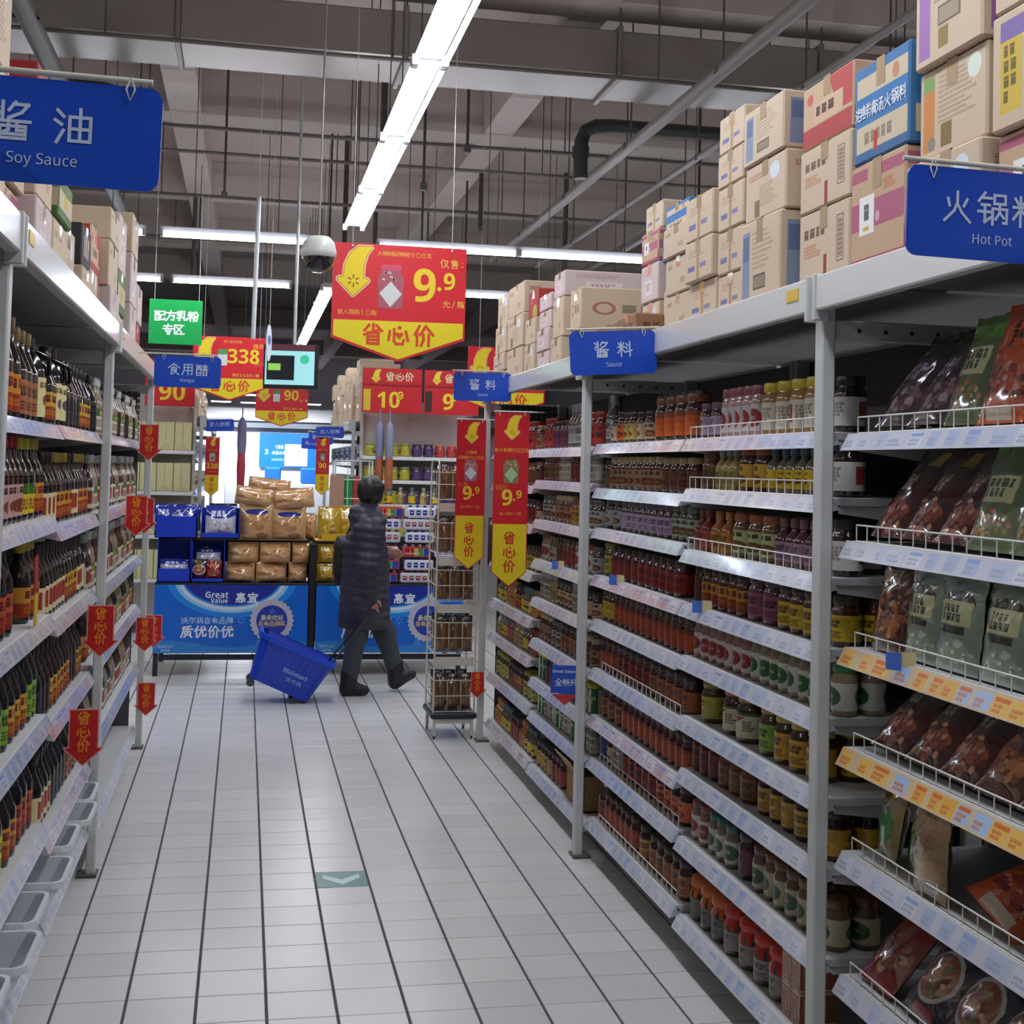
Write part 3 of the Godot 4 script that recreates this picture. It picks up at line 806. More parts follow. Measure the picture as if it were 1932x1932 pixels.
# ------------------------------------------------------------------ jars, bottles, pouches
# kind: shape, radius, height, contents, lid, label, print, words
var kinds := {
	"tallgrey": ["bottle", 0.034, 0.2, "5a5350", "8e9196", "a7a9aa", "plain", "tall grey bottle with pale label"],
	"beige": ["jar", 0.037, 0.115, "3a1a12", "2b2624", "cbb48e", "picture", "dark jar with beige label"],
	"orangewhite": ["jar", 0.038, 0.125, "3a1610", "33241f", "d9692f", "picture", "dark jar with orange label"],
	"yellowpink": ["jar", 0.038, 0.12, "40180f", "352521", "c9ab57", "picture", "dark jar with mustard label"],
	"orangebig": ["jar", 0.047, 0.155, "3b160d", "7c4a2a", "d8681f", "bar", "big jar with orange label and brown lid"],
	"purplewhite": ["jar", 0.034, 0.115, "4a2733", "6e5a6b", "b7a1bf", "plain", "jar with lilac and white label"],
	"pinkslim": ["slim", 0.03, 0.15, "b99a92", "94525b", "d6cfd2", "red", "slim jar with rose lid and red spot"],
	"yellowlid": ["jar", 0.04, 0.15, "a27a3c", "c9b32c", "d9d3be", "mred", "jar with yellow lid and cream label"],
	"whitelabel": ["jar", 0.04, 0.14, "2c1714", "241f20", "d3d0ca", "mred", "black-lidded jar with white label"],
	"thinclear": ["slim", 0.024, 0.125, "8b8378", "aaa79f", "b9b4a6", "plain", "thin clear jar with pale label"],
	"darkjar": ["jar", 0.034, 0.115, "33140f", "2a1f1c", "6a4a3a", "plain", "dark brown jar"],
	"tan": ["jar", 0.04, 0.125, "4a2414", "b09a74", "9d7a55", "picture", "jar with tan lid and tan label"],
	"tanred": ["jar", 0.037, 0.12, "431a12", "a08963", "6d3a2c", "picture", "jar with tan lid and russet label"],
	"amber": ["jar", 0.042, 0.115, "6a3a14", "7a4526", "7d5426", "plain", "amber jar with brown lid"],
	"clearyellow": ["bottle", 0.026, 0.13, "a39152", "9a9c97", "b5a35a", "plain", "small bottle with straw-coloured label"],
	"yelloworange": ["jar", 0.042, 0.13, "4b1c0e", "a3512b", "d3a82a", "picture", "jar with orange lid and yellow label"],
	"yellowbottle": ["bottle", 0.029, 0.13, "5b5a45", "55707c", "dcbc23", "spot", "small bottle with bright yellow label"],
	"amberslim": ["slim", 0.028, 0.11, "9a5a1c", "7d4a26", "c98f35", "plain", "slim amber jar"],
	"greywhite": ["jar", 0.042, 0.12, "43393a", "4f5252", "a7a8a2", "picture", "jar with grey lid and grey label"],
	"greenwhite": ["jar", 0.035, 0.12, "4b4a3c", "6e7468", "a9b8a0", "picture", "jar with grey-green label"],
	"redbottle": ["bottle", 0.029, 0.13, "7d1d14", "7a3b2c", "b9574c", "plain", "small red sauce bottle"],
	"orangebottle": ["bottle", 0.031, 0.13, "b06a1f", "b27a3c", "cf8a34", "plain", "small orange sauce bottle"],
	"palegreen": ["jar", 0.042, 0.13, "6b4a22", "96502c", "bcc98e", "picture", "jar with rust lid and pale green label"],
	"purplebottle": ["bottle", 0.031, 0.13, "5c2b33", "7b5a5a", "b08aa4", "plain", "small bottle with mauve label"],
	"olive": ["jar", 0.043, 0.13, "4f3a12", "8a8431", "b4b04a", "plain", "jar with olive lid and lime label"],
	"darkredband": ["jar", 0.038, 0.125, "4a0f0b", "2a1715", "8a2f18", "bar", "dark red jar with orange lettering"],
	"redlabel": ["jar", 0.038, 0.125, "4c0f0c", "2c1a18", "98201a", "plain", "black-lidded jar with red label"],
	"darkslim": ["slim", 0.026, 0.125, "3b1510", "2a1b19", "5e2418", "plain", "slim dark jar"],
	"yellowred": ["jar", 0.035, 0.125, "46120c", "2e1a16", "b98427", "half", "dark jar with yellow and red label"],
	"mauve": ["jar", 0.045, 0.13, "5b2a34", "5c3a42", "97516a", "plain", "big jar with mauve label"],
	"yellowblack": ["jar", 0.038, 0.125, "4a2410", "3a2a1e", "d0b22c", "plain", "jar with yellow label and black print"],
	"orangeband": ["jar", 0.034, 0.125, "4b120b", "30170f", "b04a1c", "bar", "dark jar with orange band"],
	"redcircle": ["jar", 0.034, 0.125, "8d6a5c", "7c4037", "cfc5bd", "red", "jar with white label and red circle"],
	"greencircle": ["jar", 0.033, 0.13, "8a7a5e", "2f7a48", "c9c8b8", "green", "green-lidded jar with green circle"],
	"tealcircle": ["jar", 0.035, 0.125, "7b7060", "1d5a52", "c3c5ba", "green", "teal-lidded jar with green circle"],
	"orangelabel": ["jar", 0.039, 0.125, "3d170d", "2f1a13", "a5602c", "plain", "dark jar with ochre label"],
	"redtriangle": ["jar", 0.05, 0.14, "43210f", "a5622e", "cfc4a4", "triangle", "jar with orange lid and red triangle"],
	"limegold": ["jar", 0.042, 0.14, "4d3a15", "b38a3a", "86b23a", "plain", "jar with gold lid and lime label"],
	"yellowgold": ["jar", 0.04, 0.135, "4c2c10", "b5a43a", "cf9f26", "plain", "jar with gold lid and amber label"],
	"redslim": ["slim", 0.036, 0.13, "5b120d", "3a1815", "7a1e18", "plain", "slim dark red jar"],
	"yellowdark": ["jar", 0.037, 0.125, "3d1d0f", "241c19", "c49a2c", "plain", "black-lidded jar with golden label"],
	"bluecan": ["can", 0.045, 0.13, "2b3a78", "c0ae2e", "2b3a78", "plain", "blue can with yellow lid"],
	"greencan": ["can", 0.033, 0.12, "1f6a3a", "c3b52f", "d9dcc8", "greenstripe", "green and white can with yellow lid"],
	"purplejar": ["slim", 0.036, 0.13, "4a2138", "3a1f2c", "6a2f50", "plain", "slim purple jar"],
	"greenbeige": ["jar", 0.036, 0.125, "66513a", "6b3c26", "b8ab8a", "green", "brown-lidded jar with green and beige label"],
	"chrome": ["bottle", 0.04, 0.16, "4a1512", "b9b6b4", "8e2a22", "plain", "bottle with bright metal cap"],
	"wraporange": ["wrap", 0.043, 0.135, "3d3a34", "c9641c", "6b6a62", "plain", "jar with orange cloth-wrapped top"],
	"wrapred": ["wrap", 0.046, 0.14, "56453c", "c92a18", "8b867c", "plain", "jar with red and gold cloth-wrapped top"],
	"redcan": ["jar", 0.045, 0.15, "7b1712", "94201a", "b33026", "spot", "big red jar with gold print"],
	# bottles
	"soyyellow": ["soy", 0.034, 0.25, "2a1710", "d9c81f", "cfd6c0", "plain", "bottle with yellow cap and pale label"],
	"soyorange": ["soy", 0.035, 0.265, "150d0b", "a8835a", "d08a1e", "half", "tall dark bottle with orange label and tan cap"],
	"soybrown": ["soy", 0.042, 0.25, "17100e", "b09058", "a8643a", "plain", "stout bottle with brown label"],
	"jug": ["jug", 0.055, 0.25, "120d0d", "2a2422", "dfd79a", "spot", "big jug with yellow and white label"],
	"soyblack": ["soy", 0.042, 0.225, "0f0c0d", "1c191a", "2d2a30", "plain", "stout black bottle with black label"],
	"soyredlabel": ["soy", 0.038, 0.225, "120e0f", "211d1c", "c9a332", "half", "black bottle with yellow and red label"],
	"redcap": ["soy", 0.034, 0.228, "2a120f", "b5221f", "c99d96", "picture", "bottle with red cap and pink label"],
	"greenneck": ["soy", 0.036, 0.225, "0f1310", "c9c23c", "d9bf1f", "greenhalf", "bottle with green neck band and yellow cap"],
	"soygold": ["soy", 0.035, 0.225, "160f0d", "bda23a", "c98a2a", "half", "dark bottle with golden label"],
	"soycream": ["soy", 0.035, 0.225, "140d0d", "241e1c", "dccb9a", "mred", "dark bottle with cream and red label"],
	"tallred": ["soy", 0.037, 0.25, "130d0d", "3a1a18", "b5532c", "half", "tall black bottle with rust label"],
	"soygreen": ["soy", 0.034, 0.245, "0e1410", "16231b", "7fae2c", "plain", "dark bottle with green label"],
	"soylime": ["soy", 0.034, 0.245, "101310", "1f2a1c", "cddc2a", "plain", "dark bottle with lime label"],
	"vinegar": ["soy", 0.032, 0.225, "8d8268", "c9cdc8", "c9cbb6", "greenhalf", "clear vinegar bottle with green and white label"],
	"vinegarred": ["soy", 0.033, 0.22, "3b2018", "8f9a94", "d6d0c0", "mred", "vinegar bottle with white and red label"],
}


func label_mat(tex: String, tint: String) -> StandardMaterial3D:
	var key := "label_" + tex
	if mats.has("tex_" + key):
		return tmat(key, null, 0.4, tint, 0.25)
	var im := blank(128, 64, "ffffff")
	for half in 2:
		var x := half * 64
		match tex:
			"plain":
				im.fill_rect(Rect2i(x + 4, 8, 56, 22), Color("e6e6e6"))
				scribble(im, x + 12, 12, 42, 2, 8, "5a4a42")
				scribble(im, x + 8, 40, 48, 3, 4, "8a7c72")
			"picture":
				disc(im, x + 32, 42, 20, "9c5a3c", 14)
				disc(im, x + 38, 44, 8, "d8b070", 6)
				scribble(im, x + 10, 6, 42, 1, 12, "4a332b")
			"bar":
				im.fill_rect(Rect2i(x, 0, 64, 12), Color("b8a8a0"))
				scribble(im, x + 8, 16, 46, 1, 14, "f4d070")
				scribble(im, x + 8, 40, 46, 3, 4, "e8c8a0")
			"red":
				disc(im, x + 32, 32, 20, "b3343a", 22)
				scribble(im, x + 18, 28, 28, 1, 8, "e8d8d0")
			"green":
				disc(im, x + 32, 32, 20, "3c7a4a", 22)
				scribble(im, x + 18, 28, 28, 1, 8, "dce4d0")
			"mred":
				im.fill_rect(Rect2i(x + 10, 10, 18, 40), Color("b8453c"))
				scribble(im, x + 34, 12, 24, 4, 6, "9a948c")
			"half":
				im.fill_rect(Rect2i(x, 34, 64, 30), Color("c0603a"))
				scribble(im, x + 10, 8, 44, 1, 16, "8c3018")
				scribble(im, x + 8, 42, 46, 2, 5, "f0d8a0")
			"spot":
				disc(im, x + 32, 36, 14, "6a4a80", 10)
				scribble(im, x + 14, 8, 36, 1, 9, "6a5a20")
			"triangle":
				for y in 44:
					im.fill_rect(Rect2i(x + 4, 10 + y, 44 - y, 1), Color("b8442c"))
				im.fill_rect(Rect2i(x, 0, 64, 7), Color("3c7a4a"))
				scribble(im, x + 44, 20, 18, 4, 5, "7a7060")
			"greenhalf":
				im.fill_rect(Rect2i(x, 0, 64, 22), Color("3f8a3c"))
				disc(im, x + 32, 11, 8, "d8c850")
				scribble(im, x + 10, 32, 44, 3, 6, "8a4a2c")
			"greenstripe":
				im.fill_rect(Rect2i(x + 6, 0, 24, 64), Color("2c7a46"))
				im.fill_rect(Rect2i(x + 38, 0, 20, 64), Color("2c7a46"))
				scribble(im, x + 10, 20, 44, 2, 8, "f0f0e0")
	return tmat(key, im, 0.4, tint, 0.25)


func vessel(shape: String, r: float, h: float) -> Array:
	# meshes of body, label band and lid of one kind of container
	var key := "ves%s%.3f%.3f" % [shape, r, h]
	if meshes.has(key):
		return meshes[key]
	var b := Shape.new()
	var l := Shape.new()
	var c := Shape.new()
	var lr := r * 1.012
	match shape:
		"jar", "slim":
			b.lathe([Vector2(0, 0), Vector2(r * 0.9, 0), Vector2(r, h * 0.05), Vector2(r, h * 0.66), Vector2(r * 0.95, h * 0.73), Vector2(r * 0.82, h * 0.79), Vector2(r * 0.82, h * 0.86)], 16)
			l.lathe([Vector2(lr, h * 0.1), Vector2(lr, h * 0.62)], 16)
			c.lathe([Vector2(r * 0.86, h * 0.82), Vector2(r * 0.89, h * 0.83), Vector2(r * 0.89, h * 0.97), Vector2(r * 0.85, h), Vector2(r * 0.7, h), Vector2(r * 0.68, h * 0.99), Vector2(0, h * 0.99)], 16)
		"bottle":
			b.lathe([Vector2(0, 0), Vector2(r * 0.9, 0), Vector2(r, h * 0.04), Vector2(r, h * 0.55), Vector2(r * 0.85, h * 0.63), Vector2(r * 0.5, h * 0.72), Vector2(r * 0.42, h * 0.78), Vector2(r * 0.42, h * 0.86)], 14)
			l.lathe([Vector2(lr, h * 0.1), Vector2(lr, h * 0.5)], 14)
			c.lathe([Vector2(r * 0.5, h * 0.8), Vector2(r * 0.52, h * 0.81), Vector2(r * 0.52, h * 0.98), Vector2(r * 0.48, h), Vector2(0, h)], 14)
		"soy":
			b.lathe([Vector2(0, 0), Vector2(r * 0.92, 0), Vector2(r, h * 0.03), Vector2(r, h * 0.5), Vector2(r * 0.96, h * 0.56), Vector2(r * 0.7, h * 0.66), Vector2(r * 0.42, h * 0.77), Vector2(r * 0.38, h * 0.88)], 14)
			l.lathe([Vector2(lr, h * 0.07), Vector2(lr, h * 0.44)], 14)
			c.lathe([Vector2(r * 0.44, h * 0.86), Vector2(r * 0.46, h * 0.87), Vector2(r * 0.46, h * 0.985), Vector2(r * 0.42, h), Vector2(0, h)], 14)
		"jug":
			b.lathe([Vector2(0, 0), Vector2(r * 0.94, 0), Vector2(r, h * 0.03), Vector2(r, h * 0.6), Vector2(r * 0.9, h * 0.7), Vector2(r * 0.5, h * 0.82), Vector2(r * 0.3, h * 0.86), Vector2(r * 0.3, h * 0.9)], 14)
			b.tube([Vector3(r * 0.9, h * 0.55, 0), Vector3(r * 1.15, h * 0.6, 0), Vector3(r * 1.1, h * 0.76, 0), Vector3(r * 0.4, h * 0.85, 0)], 0.008, 6)
			l.lathe([Vector2(lr, h * 0.08), Vector2(lr, h * 0.54)], 14)
			c.lathe([Vector2(r * 0.36, h * 0.88), Vector2(r * 0.36, h), Vector2(0, h)], 14)
		"can":
			b.lathe([Vector2(0, 0), Vector2(r, 0), Vector2(r, h * 0.94), Vector2(0, h * 0.94)], 16)
			l.lathe([Vector2(lr, h * 0.04), Vector2(lr, h * 0.84)], 16)
			c.lathe([Vector2(r * 1.03, h * 0.87), Vector2(r * 1.03, h), Vector2(r * 0.95, h), Vector2(0, h * 0.985)], 16)
		"wrap":
			b.lathe([Vector2(0, 0), Vector2(r * 0.88, 0), Vector2(r, h * 0.06), Vector2(r, h * 0.6), Vector2(r * 0.8, h * 0.72), Vector2(r * 0.78, h * 0.8)], 16)
			l.lathe([Vector2(lr, h * 0.12), Vector2(lr, h * 0.5)], 16)
			c.lathe([Vector2(r * 1.0, h * 0.52), Vector2(r * 0.98, h * 0.62), Vector2(r * 0.8, h * 0.74), Vector2(r * 0.95, h * 0.8), Vector2(r * 0.93, h * 0.96), Vector2(r * 0.8, h), Vector2(0, h * 1.01)], 27, Vector3.ZERO, 0.06, 9)
	meshes[key] = [b.mesh(), l.mesh(), c.mesh()]
	return meshes[key]


const STOCK := {"tallgrey": "seasoning_bottle", "orangebig": "chili_oil_jar", "orangeband": "chili_sauce_jar", "redlabel": "chili_paste_jar", "darkredband": "chili_crisp_jar", "orangelabel": "bean_paste_jar", "amber": "honey_jar", "tan": "sesame_paste_jar", "tanred": "mushroom_sauce_jar", "purplewhite": "pickle_jar", "redcircle": "fermented_tofu_jar", "greencircle": "leek_paste_jar", "tealcircle": "leek_paste_jar", "greenbeige": "olive_vegetable_jar", "yellowlid": "mustard_jar", "yellowdark": "beef_sauce_jar", "yellowgold": "satay_jar", "yellowblack": "soybean_jar", "yellowred": "spicy_sauce_jar", "thinclear": "spice_jar", "greywhite": "garlic_sauce_jar", "wraporange": "cloth_topped_jar", "wrapred": "cloth_topped_jar", "redcap": "seasoning_sauce_bottle", "soygold": "soy_sauce_bottle", "soycream": "aged_soy_bottle", "soyblack": "dark_soy_bottle", "soyredlabel": "oyster_sauce_bottle", "vinegar": "white_vinegar_bottle", "vinegarred": "rice_vinegar_bottle", "soyorange": "fish_sauce_bottle", "soybrown": "mature_vinegar_bottle", "tallred": "cooking_wine_bottle", "soygreen": "light_soy_bottle", "soylime": "light_soy_bottle", "soyyellow": "cooking_oil_bottle", "greenneck": "mushroom_soy_bottle", "tubyellow": "snack_tub", "tubpurple": "snack_tub", "tubred": "snack_tub", "tinwhite": "milk_powder_tin", "tinblue": "milk_powder_tin", "tingold": "milk_powder_tin"}


func vessel_thing(kind: String, at: Vector3, label: String, group: String) -> void:
	var k: Array = kinds[kind]
	var bottle: bool = k[0] in ["bottle", "soy", "jug"]
	var ms := vessel(k[0], k[1], k[2])
	var o := thing(STOCK.get(kind, {"bottle": "sauce_bottle", "soy": "glass_bottle", "jug": "plastic_jug", "can": "food_can"}.get(k[0], "sauce_jar")), label, {"jug": "jug", "can": "can"}.get(k[0], "bottle" if bottle else "jar"), at, rng.randf_range(-0.5, 0.5), group)
	part(o, "body", ms[0], mat(k[3], 0.12, 0.0, 0.6))
	part(o, "paper_label", ms[1], label_mat(k[6], k[5]))
	part(o, "cloth_top" if k[0] == "wrap" else ("cap" if bottle else "lid"), ms[2], mat(k[4], 0.35, 0.0, 0.2))


const ORD := ["top", "second", "third", "fourth", "fifth", "sixth", "seventh", "eighth", "ninth"]


func facing(dir: float, front: float, y: float, shelf: int, z0: float, z1: float, kind: String, place: String, rows := 2) -> void:
	var k: Array = kinds[kind]
	var r: float = k[1]
	var n := maxi(1, int((z1 - z0 + 0.002) / (2 * r + 0.003)))
	var label := "%s, %s shelf down %s" % [k[7], ORD[shelf], place]
	for row in rows:
		for i in n:
			var z := z0 + (z1 - z0) * (i + 0.5) / n
			if row > 0 and rng.randf() < 0.06:
				continue
			vessel_thing(kind, Vector3(front + dir * (0.028 + r + row * (2 * r + 0.009) + rng.randf_range(0, 0.004)), y, z), label, "%s, %s shelf %s" % [k[7], ORD[shelf], place])


func fill(dir: float, front: float, y: float, shelf: int, z0: float, z1: float, list: Array, place: String, rows := 2) -> void:
	# a run of facings taken from the list until the shelf is full
	var z := z0
	var i := 0
	while z < z1 - 0.06:
		var k: String = list[i % list.size()]
		var w: float = (2 * kinds[k][1] + 0.004) * rng.randi_range(2, 4)
		w = minf(w, z1 - z)
		if w < 2 * kinds[k][1]:
			break
		facing(dir, front, y, shelf, z, z + w, k, place, rows)
		z += w + 0.008
		i += 1


func pouch_mesh(w: float, h: float, d: float, sd: int) -> ArrayMesh:
	# a filled bag with flat sealed ends, base at y = 0, front towards +z
	var key := "pouch%.3f%.3f%.3f%d" % [w, h, d, sd]
	if meshes.has(key):
		return meshes[key]
	var nz := FastNoiseLite.new()
	nz.seed = sd
	nz.frequency = 9.0
	var nx := 10
	var ny := 14
	var q := Shape.new()
	for side: float in [1.0, -1.0]:
		var P := []
		for j in ny + 1:
			var row := []
			for i in nx + 1:
				var u := float(i) / nx
				var v := float(j) / ny
				var b := pow(maxf(0.0, sin(PI * u)), 0.55)
				var vv := clampf((v - 0.03) / 0.85, 0.0, 1.0)
				var s := pow(maxf(0.0, sin(PI * pow(vv, 0.8))), 0.5)
				var wr := nz.get_noise_3d(u * w * 30.0, v * h * 30.0, side) * 0.16
				var z := side * d * 0.5 * b * s * (1.0 + wr) + 0.0015 * side + nz.get_noise_2d(u * 3.0, v * 3.0 + 9.0) * 0.01 * v
				row.push_back(Vector3((u - 0.5) * w * (1.0 - 0.07 * b * s * absf(u - 0.5) * 2.0), v * h, z))
			P.push_back(row)
		var N := []
		for j in ny + 1:
			var row := []
			for i in nx + 1:
				var a: Vector3 = P[j][mini(i + 1, nx)] - P[j][maxi(i - 1, 0)]
				var b: Vector3 = P[mini(j + 1, ny)][i] - P[maxi(j - 1, 0)][i]
				row.push_back(a.cross(b).normalized() * side)
			N.push_back(row)
		for j in ny:
			for i in nx:
				var ua := Vector2(float(i) / nx, 1.0 - float(j) / ny)
				var ub := Vector2(float(i + 1) / nx, 1.0 - float(j + 1) / ny)
				q.tri(P[j][i], P[j][i + 1], P[j + 1][i + 1], N[j][i], N[j][i + 1], N[j + 1][i + 1], ua, Vector2(ub.x, ua.y), ub)
				q.tri(P[j][i], P[j + 1][i + 1], P[j + 1][i], N[j][i], N[j + 1][i + 1], N[j + 1][i], ua, ub, Vector2(ua.x, ub.y))
	meshes[key] = q.mesh()
	return meshes[key]


func pouch_mat(kind: String) -> StandardMaterial3D:
	var key := "pouch_" + kind
	if mats.has("tex_" + key):
		return tmat(key, null, 0.16, "ffffff", 1.0)
	var im: Image
	match kind:
		"darkred":
			im = blank(128, 192, "4a1a1c")
			food(im, 64, 148, 56, 38, ["8c3c30", "a8543c", "d09a78", "6a2a26", "b8684c", "c88a6c"], 70)
			im.fill_rect(Rect2i(70, 6, 40, 34), Color("c8a422"))
			scribble(im, 40, 60, 56, 2, 18, "b8a094")
			scribble(im, 12, 20, 20, 6, 12, "2a1012")
		"purple":
			im = blank(128, 192, "4c3544")
			im.fill_rect(Rect2i(0, 0, 128, 60), Color("2b2a2c"))
			food(im, 64, 140, 54, 42, ["6d4c58", "8d6470", "3c2a34", "b8a0a0", "a07c84", "5a4048"], 70)
			scribble(im, 30, 70, 60, 2, 16, "a890b0")
		"green":
			im = blank(128, 192, "5d6f4a")
			im.fill_rect(Rect2i(0, 0, 128, 44), Color("5f8f3a"))
			im.fill_rect(Rect2i(22, 60, 84, 50), Color("c2c08a"))
			scribble(im, 28, 66, 70, 2, 16, "3a4a2c")
			food(im, 64, 150, 54, 30, ["a88a5c", "c8683c", "8a7a4c", "d0b888", "6c7a48", "b8946c"], 60)
		"sage":
			im = blank(128, 192, "8b9a84")
			disc(im, 64, 62, 46, "2e3a30", 20)
			im.fill_rect(Rect2i(20, 62, 88, 44), Color("cfcf9c"))
			scribble(im, 28, 70, 70, 2, 14, "3c4a34")
			im.fill_rect(Rect2i(30, 108, 68, 14), Color("2c3830"))
			food(im, 70, 156, 50, 26, ["b9c4ae", "9aa890", "7c8c78", "d0d6c4", "8aa07c"], 50)
			scribble(im, 6, 30, 12, 7, 10, "2a302a")
		"orange":
			im = blank(128, 192, "c9501c")
			food(im, 64, 134, 58, 42, ["8e2a24", "a83c2c", "d09070", "6c1c1c", "c86c4c"], 70)
			im.fill_rect(Rect2i(84, 20, 30, 50), Color("d8b878"))
			scribble(im, 50, 16, 20, 4, 14, "3a1210")
			im.fill_rect(Rect2i(30, 168, 70, 20), Color("d8cab0"))
		"red":
			im = blank(128, 192, "94201c")
			food(im, 64, 130, 54, 40, ["5a2a1c", "8c4a2c", "d0a878", "b07848", "c83c28", "6a1c18"], 70)
			scribble(im, 30, 30, 70, 2, 18, "e0b080")
		"brown":
			im = blank(128, 192, "5a2c1c")
			food(im, 64, 122, 56, 50, ["8c4a24", "a85c30", "c88a50", "6a3820", "b87040"], 80)
			scribble(im, 30, 26, 70, 2, 14, "d8c8a0")
		"kraft":
			im = blank(128, 192, "a88a62")
			scribble(im, 40, 24, 46, 1, 10, "4a3a2a")
			scribble(im, 26, 60, 76, 9, 4, "8a6e4c", 3)
			im.fill_rect(Rect2i(70, 150, 44, 22), Color("d8d4cc"))
			for e in 12:
				im.fill_rect(Rect2i(73 + e * 3, 152, 1 + e % 2, 16), Color("3a3a44"))
		"kraftgreen":
			im = blank(128, 192, "a08a5e")
			disc(im, 70, 120, 40, "2f8a34", 44)
			im.fill_rect(Rect2i(30, 14, 26, 40), Color("3a2a1c"))
			scribble(im, 66, 16, 50, 4, 6, "7a6444")
		"bowl":
			im = blank(128, 192, "2c2338")
			disc(im, 64, 110, 52, "d8d4cc", 52)
			disc(im, 64, 110, 44, "9c5a2c", 44)
			food(im, 64, 110, 42, 42, ["9c5a2c", "c89050", "b04828", "d8b078", "7a3c20", "6a8a3c"], 60)
			im.fill_rect(Rect2i(40, 168, 60, 18), Color("a02c28"))
			scribble(im, 30, 16, 60, 2, 14, "c8a040")
		"blueclear":
			im = blank(128, 192, "2438a0")
			im.fill_rect(Rect2i(0, 70, 128, 122), Color("c9ccd8"))
			disc(im, 64, 60, 60, "26399c", 36)
			scribble(im, 24, 40, 80, 2, 20, "dfe4f4")
			food(im, 64, 148, 54, 30, ["a85c64", "e0dcd4", "c8ccd4", "8c98b8", "d0a8a0"], 40)
		"yellow":
			im = blank(128, 192, "c29a22")
			food(im, 64, 126, 50, 44, ["d8b84a", "c8a032", "e4cc7c", "a88024"], 40)
			scribble(im, 22, 30, 84, 2, 20, "f0e4b0")
			disc(im, 86, 150, 20, "8a6420", 14)
		"cookies":
			im = blank(128, 192, "cfa572")
			for e in 14:
				disc(im, rng.randf_range(14, 114), rng.randf_range(70, 182), rng.randf_range(16, 24), ["bd8a58", "c89664", "b07c4c", "a06c44"][e % 4], rng.randf_range(12, 18))
			im.fill_rect(Rect2i(0, 0, 128, 34), Color("d8b07c"))
			disc(im, 64, 46, 46, "2a3a8c", 14)
		"cookiesplain":
			im = blank(128, 192, "cda270")
			for e in 16:
				disc(im, rng.randf_range(10, 118), rng.randf_range(30, 182), rng.randf_range(14, 22), ["bd8a58", "c89664", "a8744a", "d8b488"][e % 4], rng.randf_range(11, 17))
		"noodle":
			im = blank(128, 192, "6a4c30")
			for e in 40:
				var x := rng.randi_range(0, 124)
				im.fill_rect(Rect2i(x, rng.randi_range(30, 90), rng.randi_range(2, 6), 100), Color(["8c6a40", "5a3c26", "a07c4c", "4a3020"][e % 4]))
			im.fill_rect(Rect2i(0, 0, 128, 34), Color("2f2c30"))
			scribble(im, 30, 8, 60, 1, 14, "b8b4b0")
		_:
			im = blank(128, 192, "888888")
	speckle(im, 0.06)
	return tmat(key, im, 0.16, "ffffff", 1.0)


func pouch(kind: String, w: float, h: float, d: float, at: Vector3, basis: Basis, label: String, group := "", called := "food_pouch", cat := "pouch") -> void:
	solo(called, pouch_mesh(w, h, d, rng.randi_range(1, 4)), pouch_mat(kind), label, cat, at, basis, group)


